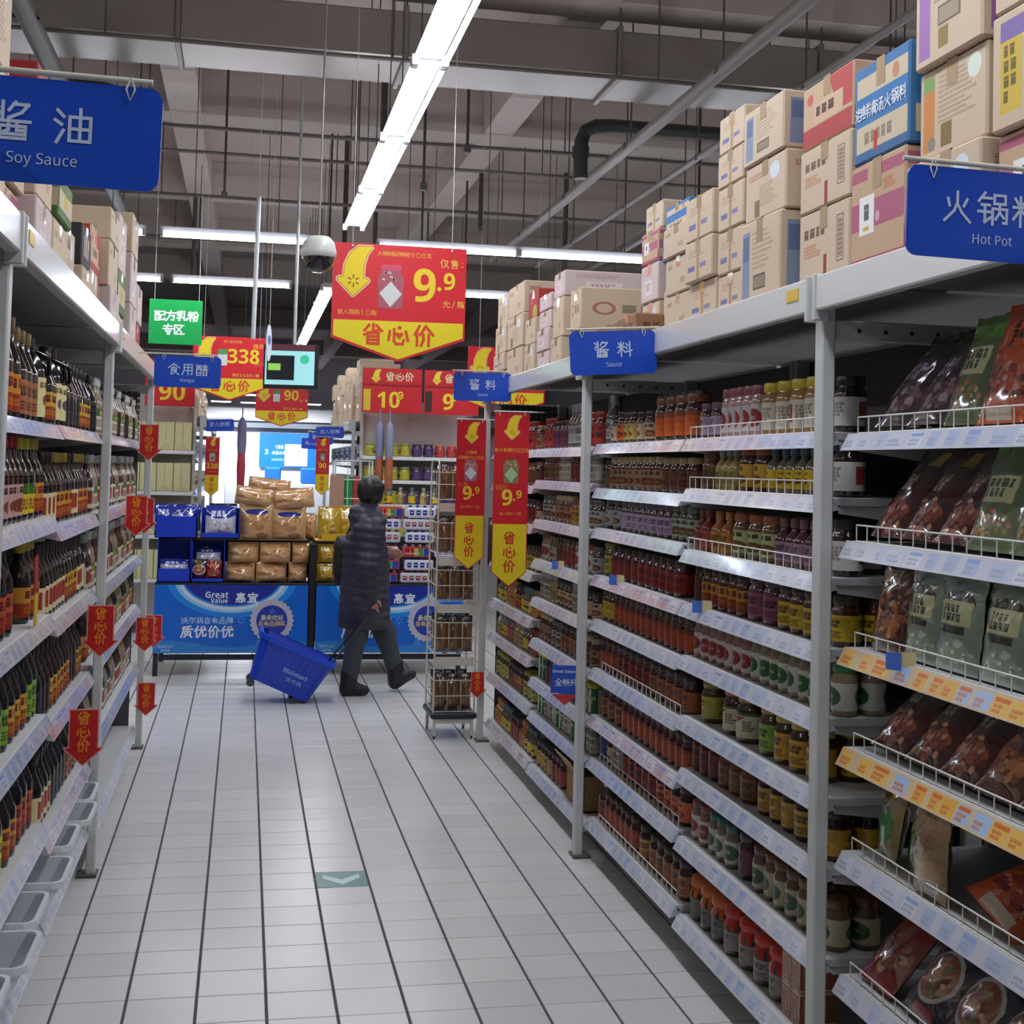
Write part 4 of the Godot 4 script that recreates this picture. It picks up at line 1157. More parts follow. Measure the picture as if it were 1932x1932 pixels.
func build_products() -> void:
	# jar bay next to the pouches, from its far end to its near end on each shelf
	var near := [
		[[-0.1, 0.11, "purplewhite"], [0.12, 0.44, "pinkslim"], [0.45, 0.85, "yellowlid"], [0.86, 1.03, "whitelabel"]],
		[[-0.1, 0.07, "amber"], [0.08, 0.26, "clearyellow"], [0.27, 0.5, "yelloworange"], [0.51, 0.85, "yellowbottle"], [0.86, 1.03, "whitelabel"]],
		[[-0.1, 0.02, "redbottle"], [0.03, 0.22, "orangebottle"], [0.23, 0.57, "palegreen"], [0.58, 0.85, "purplebottle"], [0.86, 1.03, "whitelabel"]],
		[[-0.1, -0.04, "darkslim"], [-0.03, 0.35, "yellowred"], [0.36, 0.59, "mauve"], [0.6, 1.03, "yellowblack"]],
		[[-0.1, 0.4, "redcircle"], [0.41, 1.03, "greencircle"]],
		[[-0.06, 0.1, "olive"], [0.16, 0.4, "redtriangle"], [0.48, 0.57, "limegold"], [0.58, 0.9, "yellowgold"]],
		[[-0.1, 0.13, "redslim"], [0.14, 0.42, "amber"], [0.47, 1.0, "yellowdark"]],
		[[-0.1, 0.06, "redcircle"], [0.07, 0.29, "tealcircle"], [0.3, 0.44, "purplejar"], [0.45, 1.0, "greenbeige"]],
		[[-0.1, 0.2, "wraporange"], [0.21, 0.68, "wrapred"]],
	]
	for s in 9:
		for a in near[s]:
			facing(1.0, RX, RH1[s], s, a[0], a[1], a[2], "next to the pouches", 1 if s < 2 else 2)
	# small red packets at the end of the bottom shelf
	for k in 4:
		solo("spice_packet", boxm(Vector3(0.11, 0.085, 0.055), 0.003), tmat("packet", packet_image(), 0.4), "small rust red spice box stacked beside the cloth-topped jars", "box", Vector3(RX + 0.085, RH1[8] + 0.043 + (k % 2) * 0.086, 0.73 + (k / 2) * 0.062), Basis.IDENTITY, "small red spice boxes")
	var mid := [
		[[-1.27, -1.2, "tallgrey"], [-1.2, -1.12, "beige"], [-1.11, -1.02, "orangewhite"], [-1.01, -0.85, "yellowpink"], [-0.84, -0.62, "beige"], [-0.61, -0.13, "orangebig"]],
		[[-1.27, -1.2, "darkjar"], [-1.19, -0.5, "tan"], [-0.49, -0.13, "tanred"]],
		[[-1.27, -1.02, "greywhite"], [-1.01, -0.38, "purplewhite"], [-0.37, -0.13, "greenwhite"]],
		[[-1.27, -1.17, "olive"], [-1.16, -0.78, "darkredband"], [-0.77, -0.25, "redlabel"]],
		[[-1.27, -1.1, "yellowblack"], [-1.09, -0.13, "orangeband"]],
		[[-1.27, -1.05, "orangeband"], [-1.04, -0.61, "redlabel"], [-0.6, -0.13, "orangelabel"]],
		[[-1.27, -0.95, "orangelabel"], [-0.94, -0.13, "orangeband"]],
		[[-1.27, -1.16, "bluecan"], [-1.15, -1.06, "beige"], [-1.05, -0.95, "thinclear"], [-0.94, -0.5, "redlabel"], [-0.49, -0.14, "orangewhite"]],
		[[-1.27, -1.18, "chrome"], [-1.17, -0.72, "orangeband"], [-0.71, -0.56, "yellowdark"], [-0.55, -0.14, "orangelabel"]],
	]
	for s in 9:
		for a in mid[s]:
			facing(1.0, RX, RH2[s], s, a[0], a[1], a[2], "in the middle jar bay", 1 if s < 2 else 2)
	# second, taller row at the back of the top shelf
	for k in 7:
		vessel_thing("tallgrey", Vector3(RX + 0.24, RH2[0], -1.15 + k * 0.08), "tall grey bottle with pale label, back row of top middle shelf", "tall bottles at the back of the top middle shelf")
	var far_list := [["redcan", "purplejar", "tallgrey"], ["amber", "thinclear", "redslim"], ["greywhite", "tan", "amberslim"], ["redcircle", "greywhite", "darkslim", "redlabel"], ["thinclear", "clearyellow", "beige"], ["tan", "greywhite", "orangelabel"], ["greencan", "purplejar"], ["greencan", "thinclear"], ["yellowdark", "redlabel"]]
	for s in 9:
		fill(1.0, RX, RH3[s], s, -2.45, -1.35 if s < 8 else -1.82, far_list[s], "behind the price banners", 1 if s < 5 else 2)
	var end_list := [["redcan", "tan"], ["amber", "tanred"], ["beige", "redlabel"], ["amberslim", "yellowblack"], ["yellowbottle", "orangebottle", "yellowred"], ["clearyellow", "yellowbottle", "redbottle"], ["olive", "redlabel", "yellowred"], ["orangebottle", "yellowbottle", "redlabel"]]
	for s in 8:
		fill(1.0, RX, RH4[s], s, -3.6, -2.52, end_list[s], "beside the wire stand", 1)
	# open carton on the floor shelf of that bay
	var oc := thing("open_carton", "open kraft carton lying on the lowest shelf behind banners", "carton", Vector3(RX + 0.13, RH3[8] + 0.001, -1.62))
	oc.visible = true
	var ocs := Shape.new()
	for e: float in [-1.0, 1.0]:
		ocs.box(Vector3(e * 0.1, 0.075, 0), Vector3(0.006, 0.15, 0.3))
		ocs.box(Vector3(0, 0.075, e * 0.147), Vector3(0.2, 0.15, 0.006))
	ocs.box(Vector3(0, 0.003, 0), Vector3(0.2, 0.006, 0.3))
	part(oc, "body", ocs.mesh(), mat("a07c56", 0.8))
	for e: float in [-1.0, 1.0]:
		part(oc, "flap", boxm(Vector3(0.09, 0.004, 0.29), 0.0), mat("ab8660", 0.8), Vector3(e * 0.135, 0.175, 0), Basis(Vector3.BACK, e * 0.9))
	# bottle bays
	var lnear := [
		[[0.62, 1.05, "soyyellow"], [0.4, 0.61, "soyorange"], [0.1, 0.39, "soybrown"], [-0.08, 0.09, "jug"]],
		[[0.62, 1.05, "soyblack"], [0.3, 0.61, "redcap"], [0.08, 0.29, "greenneck"], [-0.08, 0.07, "soygold"]],
		[[0.62, 1.05, "soyblack"], [0.4, 0.61, "tallred"], [-0.08, 0.2, "soygold"]],
		[[0.62, 1.05, "soygold"], [0.4, 0.61, "soygreen"], [0.1, 0.39, "soyredlabel"], [-0.08, 0.09, "soygreen"]],
		[[0.62, 1.05, "soygold"], [0.42, 0.61, "soylime"], [0.2, 0.4, "soygold"], [-0.08, 0.18, "tallred"]],
	]
	for s in 5:
		for a in lnear[s]:
			facing(-1.0, LX, LH1[s], s, a[0], a[1], a[2], "above the white bins", 1 if s < 3 else 2)
	var lfar := [["jug", "soyblack", "soyblack", "soyredlabel"], ["soygold", "soycream", "soygold"], ["soycream", "soyredlabel", "soycream"], ["soygold", "soyblack", "soyredlabel"], ["soycream", "soyblack", "soybrown"]]
	for s in 5:
		var l: Array = lfar[s]
		l.reverse()
		fill(-1.0, LX, LH2[s], s, -1.22, -0.12, l, "beside the vinegar", 1)
	var lend := [["vinegar", "soyblack"], ["vinegar", "vinegarred"], ["vinegarred", "vinegar"], ["soygold", "vinegar"], ["vinegarred", "vinegar"], ["soyblack", "soybrown"]]
	for s in 5:
		fill(-1.0, LX, LH3[s], s, -3.55, -1.32, lend[s], "in the vinegar bay", 1)
	# a sliver of the bay before the post
	for s in 5:
		facing(-1.0, LX, LH1[s], s, 1.15, 1.6, ["soyyellow", "soyblack", "soygold", "soyblack", "soygreen"][s], "under the soy sauce sign", 1)
	# hanging tags on bottles
	solo("price_flyer", boxm(Vector3(0.003, 0.09, 0.06), 0.0), mat("a82a20", 0.4), "red price flyer hung on a tall dark soy bottle", "tag", Vector3(LX + 0.005, LH1[2] + 0.15, 0.3), Basis(Vector3.RIGHT, 0.2))
	solo("price_flyer", boxm(Vector3(0.003, 0.085, 0.05), 0.0), mat("d8b41c", 0.4), "yellow price flyer standing on the third bottle shelf", "tag", Vector3(LX + 0.002, LH1[2] + 0.045, 0.26), Basis.IDENTITY)
	build_bins()
	build_pouches()


func packet_image() -> Image:
	var im := blank(96, 64, "9c5a48")
	im.fill_rect(Rect2i(8, 8, 60, 48), Color("b08a76"))
	scribble(im, 14, 14, 46, 4, 8, "7c4034")
	im.fill_rect(Rect2i(0, 0, 96, 3), Color("d8c0b0"))
	im.fill_rect(Rect2i(0, 61, 96, 3), Color("d8c0b0"))
	return im


func build_bins() -> void:
	# open white trays along the foot of the bottle shelves, every second one pushed in
	var bin := Shape.new()
	var w := 0.28
	var d := 0.29
	var h := 0.15
	var top := rounded(d, w, 0.03, 4)
	var bot := rounded(d * 0.7, w * 0.82, 0.025, 4)
	var inn := rounded(d - 0.02, w - 0.02, 0.026, 4)
	var inb := rounded(d * 0.7 - 0.016, w * 0.82 - 0.016, 0.022, 4)
	var m := top.size()
	for k in m:
		bot[k].x -= 0.036
		inb[k].x -= 0.036
	for k in m:
		var k2 := (k + 1) % m
		var a := Vector3(bot[k].x, 0, bot[k].y)
		var b := Vector3(bot[k2].x, 0, bot[k2].y)
		var c := Vector3(top[k2].x * 0.97, h, top[k2].y * 0.97)
		var e := Vector3(top[k].x * 0.97, h, top[k].y * 0.97)
		var nn := Vector3(top[k].x + top[k2].x, 0, top[k].y + top[k2].y).normalized()
		bin.quad(a, b, c, e, nn)
		bin.quad(Vector3(inb[k].x, 0.006, inb[k].y), Vector3(inb[k2].x, 0.006, inb[k2].y), Vector3(inn[k2].x, h, inn[k2].y), Vector3(inn[k].x, h, inn[k].y), -nn)
		bin.tri(a, b, Vector3(-0.036, 0, 0), Vector3.DOWN, Vector3.DOWN, Vector3.DOWN)
		bin.tri(Vector3(inb[k].x, 0.006, inb[k].y), Vector3(inb[k2].x, 0.006, inb[k2].y), Vector3(-0.036, 0.006, 0), Vector3.UP, Vector3.UP, Vector3.UP)
	var rim := Shape.new()
	for k in m:
		var k2 := (k + 1) % m
		rim.quad(Vector3(top[k].x, h + 0.006, top[k].y), Vector3(top[k2].x, h + 0.006, top[k2].y), Vector3(inn[k2].x, h + 0.006, inn[k2].y), Vector3(inn[k].x, h + 0.006, inn[k].y), Vector3.UP)
		rim.quad(Vector3(top[k].x, h - 0.012, top[k].y), Vector3(top[k2].x, h - 0.012, top[k2].y), Vector3(top[k2].x, h + 0.006, top[k2].y), Vector3(top[k].x, h + 0.006, top[k].y), Vector3(top[k].x + top[k2].x, 0, top[k].y + top[k2].y).normalized())
	var bm := bin.mesh()
	var rm := rim.mesh()
	var plastic := StandardMaterial3D.new()
	plastic.albedo_color = Color("f0f3f4")
	plastic.roughness = 0.3
	plastic.backlight_enabled = true
	plastic.backlight = Color(0.75, 0.77, 0.78)
	var txt := ["empty, pushed in under the vinegar post", "with brown crumbs inside", "empty, recessed between two others", "empty, beside the rack post", "holding white packets", "holding a red bag", "empty, in front of the bin with the red bag", "empty, last before the soy sauce post"]
	var zs := [-1.09, -0.79, -0.48, -0.1, 0.25, 0.58, 0.89]
	for k in zs.size():
		var x := -0.13 if k % 2 else -0.155
		var o := thing("storage_bin", "open white plastic bin " + txt[k], "bin", Vector3(x, 0.2015, zs[k]))
		part(o, "tub", bm, plastic)
		part(o, "rim", rm, plastic)
	for k in 9:
		solo("sweet_packet", pouch_mesh(0.035, 0.04, 0.016, 1 + k % 3), mat("c9d3da", 0.3), "tiny white packet lying in a white bin", "packet", Vector3(-0.17 + 0.03 * (k % 4), 0.212 + 0.004 * (k % 2), 0.18 + 0.035 * (k / 3)), Basis(Vector3.RIGHT, -PI / 2).rotated(Vector3.UP, k * 1.3), "white packets in the bin")
	for k in 3:
		solo("loose_nut", pouch_mesh(0.03, 0.025, 0.014, 1 + k), mat("8a5a2c", 0.6), "small brown crumb lying in a white bin", "crumb", Vector3(-0.13 + 0.03 * k, 0.212, -0.75 + 0.014 * k), Basis(Vector3.RIGHT, -PI / 2).rotated(Vector3.UP, k), "brown crumbs in the bin")
	pouch("red", 0.1, 0.09, 0.04, Vector3(-0.16, 0.212, 0.58), Basis(Vector3.RIGHT, -0.6), "small red bag lying in a white bin")


func build_pouches() -> void:
	# pouches leaning on the shelves of the hot pot bay; local front turns to the aisle
	var face := Basis(Vector3.UP, -PI / 2)
	var rows := [
		[["purple", 0.16, 0.27, 0.62], ["purple", 0.16, 0.27, 0.6], ["green", 0.15, 0.25, 0.35], ["orange", 0.17, 0.26, 0.3], ["sage", 0.16, 0.24, 0.1], ["purple", 0.16, 0.24, 0.2]],
		[["darkred", 0.15, 0.25, 0.62], ["darkred", 0.15, 0.25, 0.62], ["darkred", 0.15, 0.25, 0.62], ["green", 0.17, 0.23, 0.35], ["green", 0.17, 0.23, 0.3], ["sage", 0.16, 0.22, 0.2]],
		[["brown", 0.16, 0.22, 0.18], ["sage", 0.15, 0.22, 0.12], ["sage", 0.18, 0.22, 0.12], ["sage", 0.17, 0.22, 0.14], ["green", 0.16, 0.22, 0.2]],
		[["darkred", 0.16, 0.26, 0.75], ["darkred", 0.15, 0.26, 0.75], ["darkred", 0.15, 0.26, 0.75], ["brown", 0.16, 0.25, 0.7], ["brown", 0.16, 0.25, 0.7], ["red", 0.15, 0.24, 0.7]],
	]
	var words := {"purple": "dark purple mushroom pouch", "green": "green-topped pouch with food picture", "orange": "orange pouch with red food picture", "sage": "sage green pouch with cream panel", "darkred": "dark red pouch with yellow corner", "brown": "brown pouch with food picture", "red": "red pouch with food picture"}
	for s in rows.size():
		var z := 1.26 if s != 1 else 1.24
		for a in rows[s]:
			for back in 2:
				var tilt: float = a[3]
				var b := Basis(Vector3.BACK, -tilt) * face
				pouch(a[0], a[1], a[2], 0.045, Vector3(RX + 0.045 + back * 0.052 / cos(tilt), RH0[s] + 0.022 * sin(tilt), z + back * 0.012), b, "%s leaning on the %s shelf of the pouch bay" % [words[a[0]], ORD[s]], "%s, %s pouch shelf" % [words[a[0]], ORD[s]])
			z += a[1] * 1.0
	# fifth shelf: kraft bags, one fallen red pouch
	for k in 2:
		pouch("kraftgreen", 0.15, 0.2, 0.05, Vector3(RX + 0.07, RH0[4], 1.22 + k * 0.15), Basis(Vector3.BACK, -0.2) * face.rotated(Vector3.UP, -0.2), "kraft paper bag with green disc on the fifth pouch shelf", "kraft bags with green discs")
	pouch("kraft", 0.14, 0.205, 0.05, Vector3(RX + 0.03, RH0[4], 1.5), Basis(Vector3.BACK, -0.05) * face, "plain kraft paper bag with barcode, standing forward on its shelf")
	pouch("orange", 0.16, 0.24, 0.05, Vector3(RX + 0.04, RH0[4] + 0.03, 1.72), Basis(Vector3.BACK, -1.25) * face.rotated(Vector3.UP, 0.5), "orange pouch fallen flat beside the plain kraft bag")
	pouch("red", 0.15, 0.23, 0.045, Vector3(RX + 0.05, RH0[4] + 0.03, 1.9), Basis(Vector3.BACK, -1.1) * face, "red pouch lying beside the fallen orange pouch")
	pouch("kraft", 0.16, 0.2, 0.05, Vector3(RX + 0.06, RH0[4], 2.06), Basis(Vector3.BACK, -0.3) * face, "kraft paper bag at the end of the fifth pouch shelf")
	# sixth and bottom shelf
	pouch("red", 0.16, 0.26, 0.05, Vector3(RX + 0.035, RH0[5] + 0.01, 1.24), Basis(Vector3.BACK, -0.75) * face, "glossy red pouch leaning at the start of the sixth pouch shelf")
	for k in 5:
		pouch("bowl", 0.17, 0.24, 0.05, Vector3(RX + 0.04, RH0[5] + 0.01, 1.44 + 0.16 * k), Basis(Vector3.BACK, -0.7) * face, "dark pouch with a white bowl picture on the sixth shelf", "bowl picture pouches")
	for k in 6:
		pouch("yellow", 0.15, 0.19, 0.05, Vector3(RX + 0.05, RH0[6], 1.22 + 0.15 * k), Basis(Vector3.BACK, -0.3) * face, "yellow pouch on the lowest shelf under the bowl pouches", "yellow pouches")


# ------------------------------------------------------------------ cartons
func carton_mat(kind: String) -> StandardMaterial3D:
	var key := "carton_" + kind
	if mats.has("tex_" + key):
		return tmat(key, null, 0.7)
	var base := "c6b196"
	if kind in ["white", "whitepink", "bluewhite"]:
		base = "c9bfb4"
	var im := blank(256, 192, base)
	match kind:
		"plain":
			scribble(im, 150, 120, 70, 4, 6, "8a6e52")
			im.fill_rect(Rect2i(20, 30, 50, 24), Color("a58a68"))
		"barcode":
			scribble(im, 24, 40, 110, 1, 26, "6a5038")
			scribble(im, 24, 84, 90, 4, 7, "b07850")
			im.fill_rect(Rect2i(196, 30, 36, 120), Color("5a4c40"))
			im.fill_rect(Rect2i(199, 33, 30, 114), Color("c6b196"))
			for e in 26:
				im.fill_rect(Rect2i(202, 38 + e * 4, 24, 1 + e % 3), Color("5a4c40"))
			im.fill_rect(Rect2i(130, 120, 16, 72), Color("8c2a2c"))
		"purplestrip":
			im.fill_rect(Rect2i(12, 12, 46, 170), Color("9a6aa8"))
			im.fill_rect(Rect2i(12, 12, 46, 30), Color("6a9a58"))
			scribble(im, 74, 24, 150, 7, 6, "9a8264", 5)
			im.fill_rect(Rect2i(90, 104, 90, 34), Color("6a5a48"))
			for e in 26:
				im.fill_rect(Rect2i(94 + e * 3, 108, 1 + e % 2, 26), Color("c9b590"))
			im.fill_rect(Rect2i(92, 142, 40, 34), Color("8a7440"))
		"orangestrip":
			im.fill_rect(Rect2i(12, 40, 46, 140), Color("c8803c"))
			im.fill_rect(Rect2i(12, 12, 46, 32), Color("7a9c54"))
			scribble(im, 74, 20, 150, 10, 6, "9a8264", 5)
			im.fill_rect(Rect2i(84, 128, 44, 52), Color("7c6636"))
			disc(im, 214, 34, 26, "d3dccc")
			disc(im, 46, 164, 16, "8a8272")
		"yellowstrip":
			im.fill_rect(Rect2i(20, 40, 60, 130), Color("cdae3c"))
			im.fill_rect(Rect2i(20, 12, 70, 34), Color("7c68a0"))
			scribble(im, 30, 54, 30, 4, 20, "6a5a20", 6)
			scribble(im, 108, 24, 120, 9, 6, "9a8264", 6)
		"pinkstripe":
			im = blank(256, 192, "bb9c7c")
			im.fill_rect(Rect2i(0, 8, 80, 22), Color("a8566c"))
			im.fill_rect(Rect2i(120, 8, 136, 22), Color("a8566c"))
			im.fill_rect(Rect2i(0, 70, 256, 52), Color("a85a72"))
			im.fill_rect(Rect2i(0, 176, 256, 16), Color("a04a62"))
			im.fill_rect(Rect2i(40, 60, 74, 72), Color("e4e2dc"))
			scribble(im, 64, 76, 20, 1, 30, "5a5a5a")
			im.fill_rect(Rect2i(60, 118, 30, 7), Color("c8a840"))
			scribble(im, 160, 40, 60, 2, 9, "b06a48")
			disc(im, 130, 104, 10, "c9a0b0")
		"bluewhite":
			im = blank(256, 192, "c6b596")
			im.fill_rect(Rect2i(0, 0, 256, 20), Color("3a6f9e"))
			im.fill_rect(Rect2i(0, 60, 256, 60), Color("2f6ea6"))
			im.fill_rect(Rect2i(0, 174, 256, 18), Color("35608c"))
			im.fill_rect(Rect2i(0, 0, 10, 192), Color("3a6f9e"))
			disc(im, 200, 40, 16, "b8845c")
			scribble(im, 50, 136, 130, 1, 24, "8a7a64")
			im.fill_rect(Rect2i(96, 140, 18, 40), Color("b03028"))
		"redcream":
			im = blank(256, 192, "c0a080")
			for y in 192:
				var w := int(120 - y * 0.4)
				if w > 0 and y < 120:
					im.fill_rect(Rect2i(256 - w, y, w, 1), Color("b0403c"))
			im.fill_rect(Rect2i(0, 132, 256, 60), Color("a83834"))
			im.fill_rect(Rect2i(60, 60, 150, 64), Color("c8a888"))
			scribble(im, 70, 74, 130, 1, 30, "4a2c20")
			disc(im, 36, 40, 18, "b8604c")
		"bluestrip":
			im.fill_rect(Rect2i(14, 20, 50, 160), Color("7c8aa0"))
			im.fill_rect(Rect2i(18, 30, 40, 60), Color("5a6a8c"))
			scribble(im, 80, 26, 140, 8, 6, "9a8468", 6)
			im.fill_rect(Rect2i(90, 130, 80, 36), Color("4c4438"))
			for e in 24:
				im.fill_rect(Rect2i(94 + e * 3, 134, 1 + e % 2, 28), Color("b8a484"))
		"sticker":
			scribble(im, 20, 30, 130, 2, 10, "a87a5c")
			scribble(im, 90, 80, 130, 8, 5, "9a8468", 5)
			disc(im, 190, 46, 30, "cdd6dc")
			im.fill_rect(Rect2i(60, 128, 34, 60), Color("7a6a4c"))
		"small":
			im.fill_rect(Rect2i(30, 120, 70, 26), Color("6a6a98"))
			im.fill_rect(Rect2i(150, 116, 60, 24), Color("7c7c98"))
			scribble(im, 40, 40, 160, 3, 8, "a88a6c", 6)
			im.fill_rect(Rect2i(118, 0, 26, 192), Color("a8865c"))
		"whitepink":
			im = blank(256, 192, "cbb8b2")
			scribble(im, 30, 20, 180, 3, 10, "b89898")
			im.fill_rect(Rect2i(60, 80, 110, 80), Color("d8ccc8"))
			scribble(im, 76, 96, 70, 3, 12, "b08a8c")
		"brown":
			im = blank(256, 192, "8e6848")
			im.fill_rect(Rect2i(60, 60, 70, 60), Color("6e3c2c"))
			scribble(im, 160, 60, 70, 3, 20, "5a3424")
		"emblem":
			disc(im, 60, 96, 32, "a86a58")
			disc(im, 60, 96, 22, "c6b196")
			scribble(im, 110, 76, 120, 1, 40, "84785c")
		"green":
			im.fill_rect(Rect2i(0, 0, 256, 60), Color("5c7a3c"))
			disc(im, 128, 96, 40, "c0a844")
			im.fill_rect(Rect2i(0, 150, 256, 42), Color("4a6c38"))
		"red":
			im = blank(256, 192, "a02c2a")
			disc(im, 170, 160, 60, "a8a038")
			scribble(im, 40, 40, 140, 2, 24, "c8503c")
		"dark":
			im = blank(256, 192, "2e2a2c")
			scribble(im, 60, 40, 120, 2, 50, "b8a48c")
	speckle(im, 0.05)
	return tmat(key, im, 0.7)


const CARTON_WORDS := {"plain": "plain kraft carton", "barcode": "barcoded kraft carton", "purplestrip": "purple-strip carton", "orangestrip": "orange-strip carton", "yellowstrip": "yellow-strip carton", "pinkstripe": "pink-striped carton", "bluewhite": "blue and cream carton", "redcream": "red and cream carton", "bluestrip": "grey-strip carton", "sticker": "pale-sticker carton", "small": "violet-print carton", "whitepink": "pale pink carton", "brown": "brown carton", "emblem": "round-emblem carton", "green": "green-banded carton", "red": "red carton", "white": "white carton", "dark": "black-ended carton"}


func carton(kind: String, c: Vector3, s: Vector3, label: String, group: String, tape := true, turn := 0.0) -> Node3D:
	var o := thing("carton", label, "carton", c - Vector3(0, s.y / 2, 0), turn, group)
	part(o, "body", boxm(s, 0.005, Vector3(0, s.y / 2, 0)), carton_mat(kind))
	if tape:
		# packing tape over the top and a little way down two faces
		var q := Shape.new()
		var w := 0.022
		var hx := s.x / 2 + 0.0006
		var ty := s.y + 0.0006
		var by := s.y * 0.72
		q.quad(Vector3(-hx, ty, w), Vector3(hx, ty, w), Vector3(hx, ty, -w), Vector3(-hx, ty, -w), Vector3.UP)
		q.quad(Vector3(hx, by, w), Vector3(hx, by, -w), Vector3(hx, ty, -w), Vector3(hx, ty, w), Vector3.RIGHT)
		q.quad(Vector3(-hx, by, -w), Vector3(-hx, by, w), Vector3(-hx, ty, w), Vector3(-hx, ty, -w), Vector3.LEFT)
		part(o, "packing_tape", q.mesh(), mat("bfa684", 0.1, 0.0, 1.0))
	return o


func stack(dir: float, xf: float, z0: float, z1: float, ys: Array, ks: Array, depth: float, place: String) -> Array:
	var made := []
	var lv := ["lowest", "second", "third", "fourth", "fifth"]
	for k in ks.size():
		var y0: float = ys[k]
		var y1: float = ys[k + 1]
		var dz := rng.randf_range(-0.008, 0.008)
		var dx := rng.randf_range(0.0, 0.02)
		var dd := depth + rng.randf_range(-0.02, 0.02)
		made.push_back(carton(ks[k], Vector3(xf + dir * (dx + dd / 2), (y0 + y1) / 2, (z0 + z1) / 2 + dz), Vector3(dd, y1 - y0 - 0.002, z1 - z0 - 0.018), "%s, %s in the stack %s" % [CARTON_WORDS[ks[k]], lv[k], place], "%s %s %s" % [CARTON_WORDS[ks[k]], lv[k], place]))
	return made


func build_cartons() -> void:
	var D := 2.067
	stack(1.0, 1.9, 2.14, 2.5, [D, 2.27, 2.5, 2.76], ["pinkstripe", "yellowstrip", "plain"], 0.4, "farthest along the pouch bay")
	stack(1.0, 1.9, 1.77, 2.12, [D, 2.252, 2.484, 2.76], ["pinkstripe", "yellowstrip", "plain"], 0.4, "over the hot pot sign")
	stack(1.0, 1.9, 1.445, 1.74, [D, 2.265, 2.463, 2.72], ["sticker", "orangestrip", "purplestrip"], 0.36, "beside the hot pot sign")
	var pair := stack(1.0, 1.895, 1.135, 1.43, [D, 2.322, 2.557], ["pinkstripe", "bluewhite"], 0.36, "of pink and blue cartons")
	stack(1.0, 1.9, 0.79, 1.115, [D, 2.266, 2.434, 2.605], ["barcode", "barcode", "redcream"], 0.34, "under the red and cream carton")
	stack(1.0, 1.895, 0.4, 0.72, [D, 2.308, 2.474, 2.638], ["bluestrip", "sticker", "bluestrip"], 0.3, "of blue-grey strips")
	stack(1.0, 1.9, 0.15, 0.385, [D, 2.19, 2.325, 2.46, 2.567, 2.685], ["small", "small", "small", "small", "small"], 0.33, "of five low cartons")
	stack(1.0, 1.9, -0.14, 0.14, [D, 2.2, 2.335, 2.48], ["small", "small", "small"], 0.33, "of three low cartons")
	stack(1.0, 1.92, -0.46, -0.16, [D, 2.2, 2.33, 2.44], ["plain", "plain", "plain"], 0.33, "next to the three low cartons")
	stack(1.0, 2.01, -0.77, -0.47, [D, 2.265, 2.37, 2.475, 2.58], ["plain", "bluewhite", "bluewhite", "bluewhite"], 0.36, "of thin blue and cream cartons")
	stack(1.0, 2.01, -1.03, -0.79, [D, 2.24, 2.39, 2.52, 2.63], ["sticker", "whitepink", "pinkstripe", "small"], 0.3, "behind the blue and cream cartons")
	# lettering on the big blue and cream carton
	var bb: AABB = (pair[1].get_child(0) as MeshInstance3D).mesh.get_aabb()
	part(pair[1], "lettering", lettering("海鲜清汤火锅料", 0.037, 0.1, 1.0), mat("d8dfe6", 0.6), Vector3(bb.position.x - 0.0012, bb.size.y * 0.52, 0), Basis(Vector3.UP, -PI / 2))
	# far bay
	stack(1.0, 1.885, -0.9, -0.64, [D, 2.17], ["brown"], 0.1, "of a lone brown carton at the rail")
	stack(1.0, 1.94, -1.47, -1.12, [D, 2.19], ["brown"], 0.26, "of a lone low brown carton")
	stack(1.0, 1.9, -1.77, -1.56, [D, 2.2, 2.385], ["plain", "emblem"], 0.42, "with the round emblem")
	stack(1.0, 1.9, -2.16, -1.93, [D, 2.2, 2.388, 2.51], ["plain", "plain", "whitepink"], 0.42, "just behind the round emblem")
	stack(1.0, 1.9, -2.48, -2.2, [D, 2.16, 2.27, 2.36, 2.44], ["whitepink", "whitepink", "whitepink", "whitepink"], 0.3, "of four pale pink cartons")
	stack(1.0, 1.9, -2.78, -2.52, [D, 2.22, 2.355, 2.5], ["sticker", "plain", "red"], 0.32, "between the pale pink and tall stacks")
	stack(1.0, 1.9, -3.3, -2.86, [D, 2.236, 2.412, 2.585], ["plain", "sticker", "plain"], 0.34, "of wide cartons near the end post")
	stack(1.0, 1.9, -3.68, -3.34, [D, 2.14, 2.24, 2.4, 2.58], ["plain", "small", "sticker", "sticker"], 0.34, "at the very end of the jar rack")
	# bottle rack
	var E := 2.102
	stack(-1.0, -0.1, 1.42, 1.8, [E, 2.32, 2.55], ["plain", "orangestrip"], 0.34, "over the soy sauce sign")
	stack(-1.0, -0.1, 1.0, 1.38, [E, 2.32, 2.54, 2.76], ["plain", "whitepink", "plain"], 0.34, "beside the soy sauce sign")
	stack(-1.0, -0.1, 0.62, 0.97, [E, 2.3, 2.52, 2.8], ["plain", "barcode", "sticker"], 0.34, "of tall kraft cartons")
	stack(-1.0, -0.12, 0.31, 0.6, [E, 2.28, 2.43], ["pinkstripe", "plain"], 0.3, "between tall kraft and red cartons")
	stack(-1.0, -0.09, -0.03, 0.29, [E, 2.3, 2.48, 2.67], ["whitepink", "plain", "red"], 0.3, "with the red carton on top")
	stack(-1.0, -0.08, -0.37, -0.05, [E, 2.3, 2.43], ["plain", "green"], 0.34, "with the green-banded carton")
	stack(-1.0, -0.1, -0.7, -0.39, [E, 2.34], ["sticker"], 0.3, "behind the green-banded carton")
	stack(-1.0, -0.08, -1.02, -0.72, [E, 2.25, 2.4], ["plain", "dark"], 0.34, "with the black-ended carton")
	stack(-1.0, -0.1, -1.4, -1.03, [E, 2.3], ["orangestrip"], 0.32, "next to the black-ended carton")
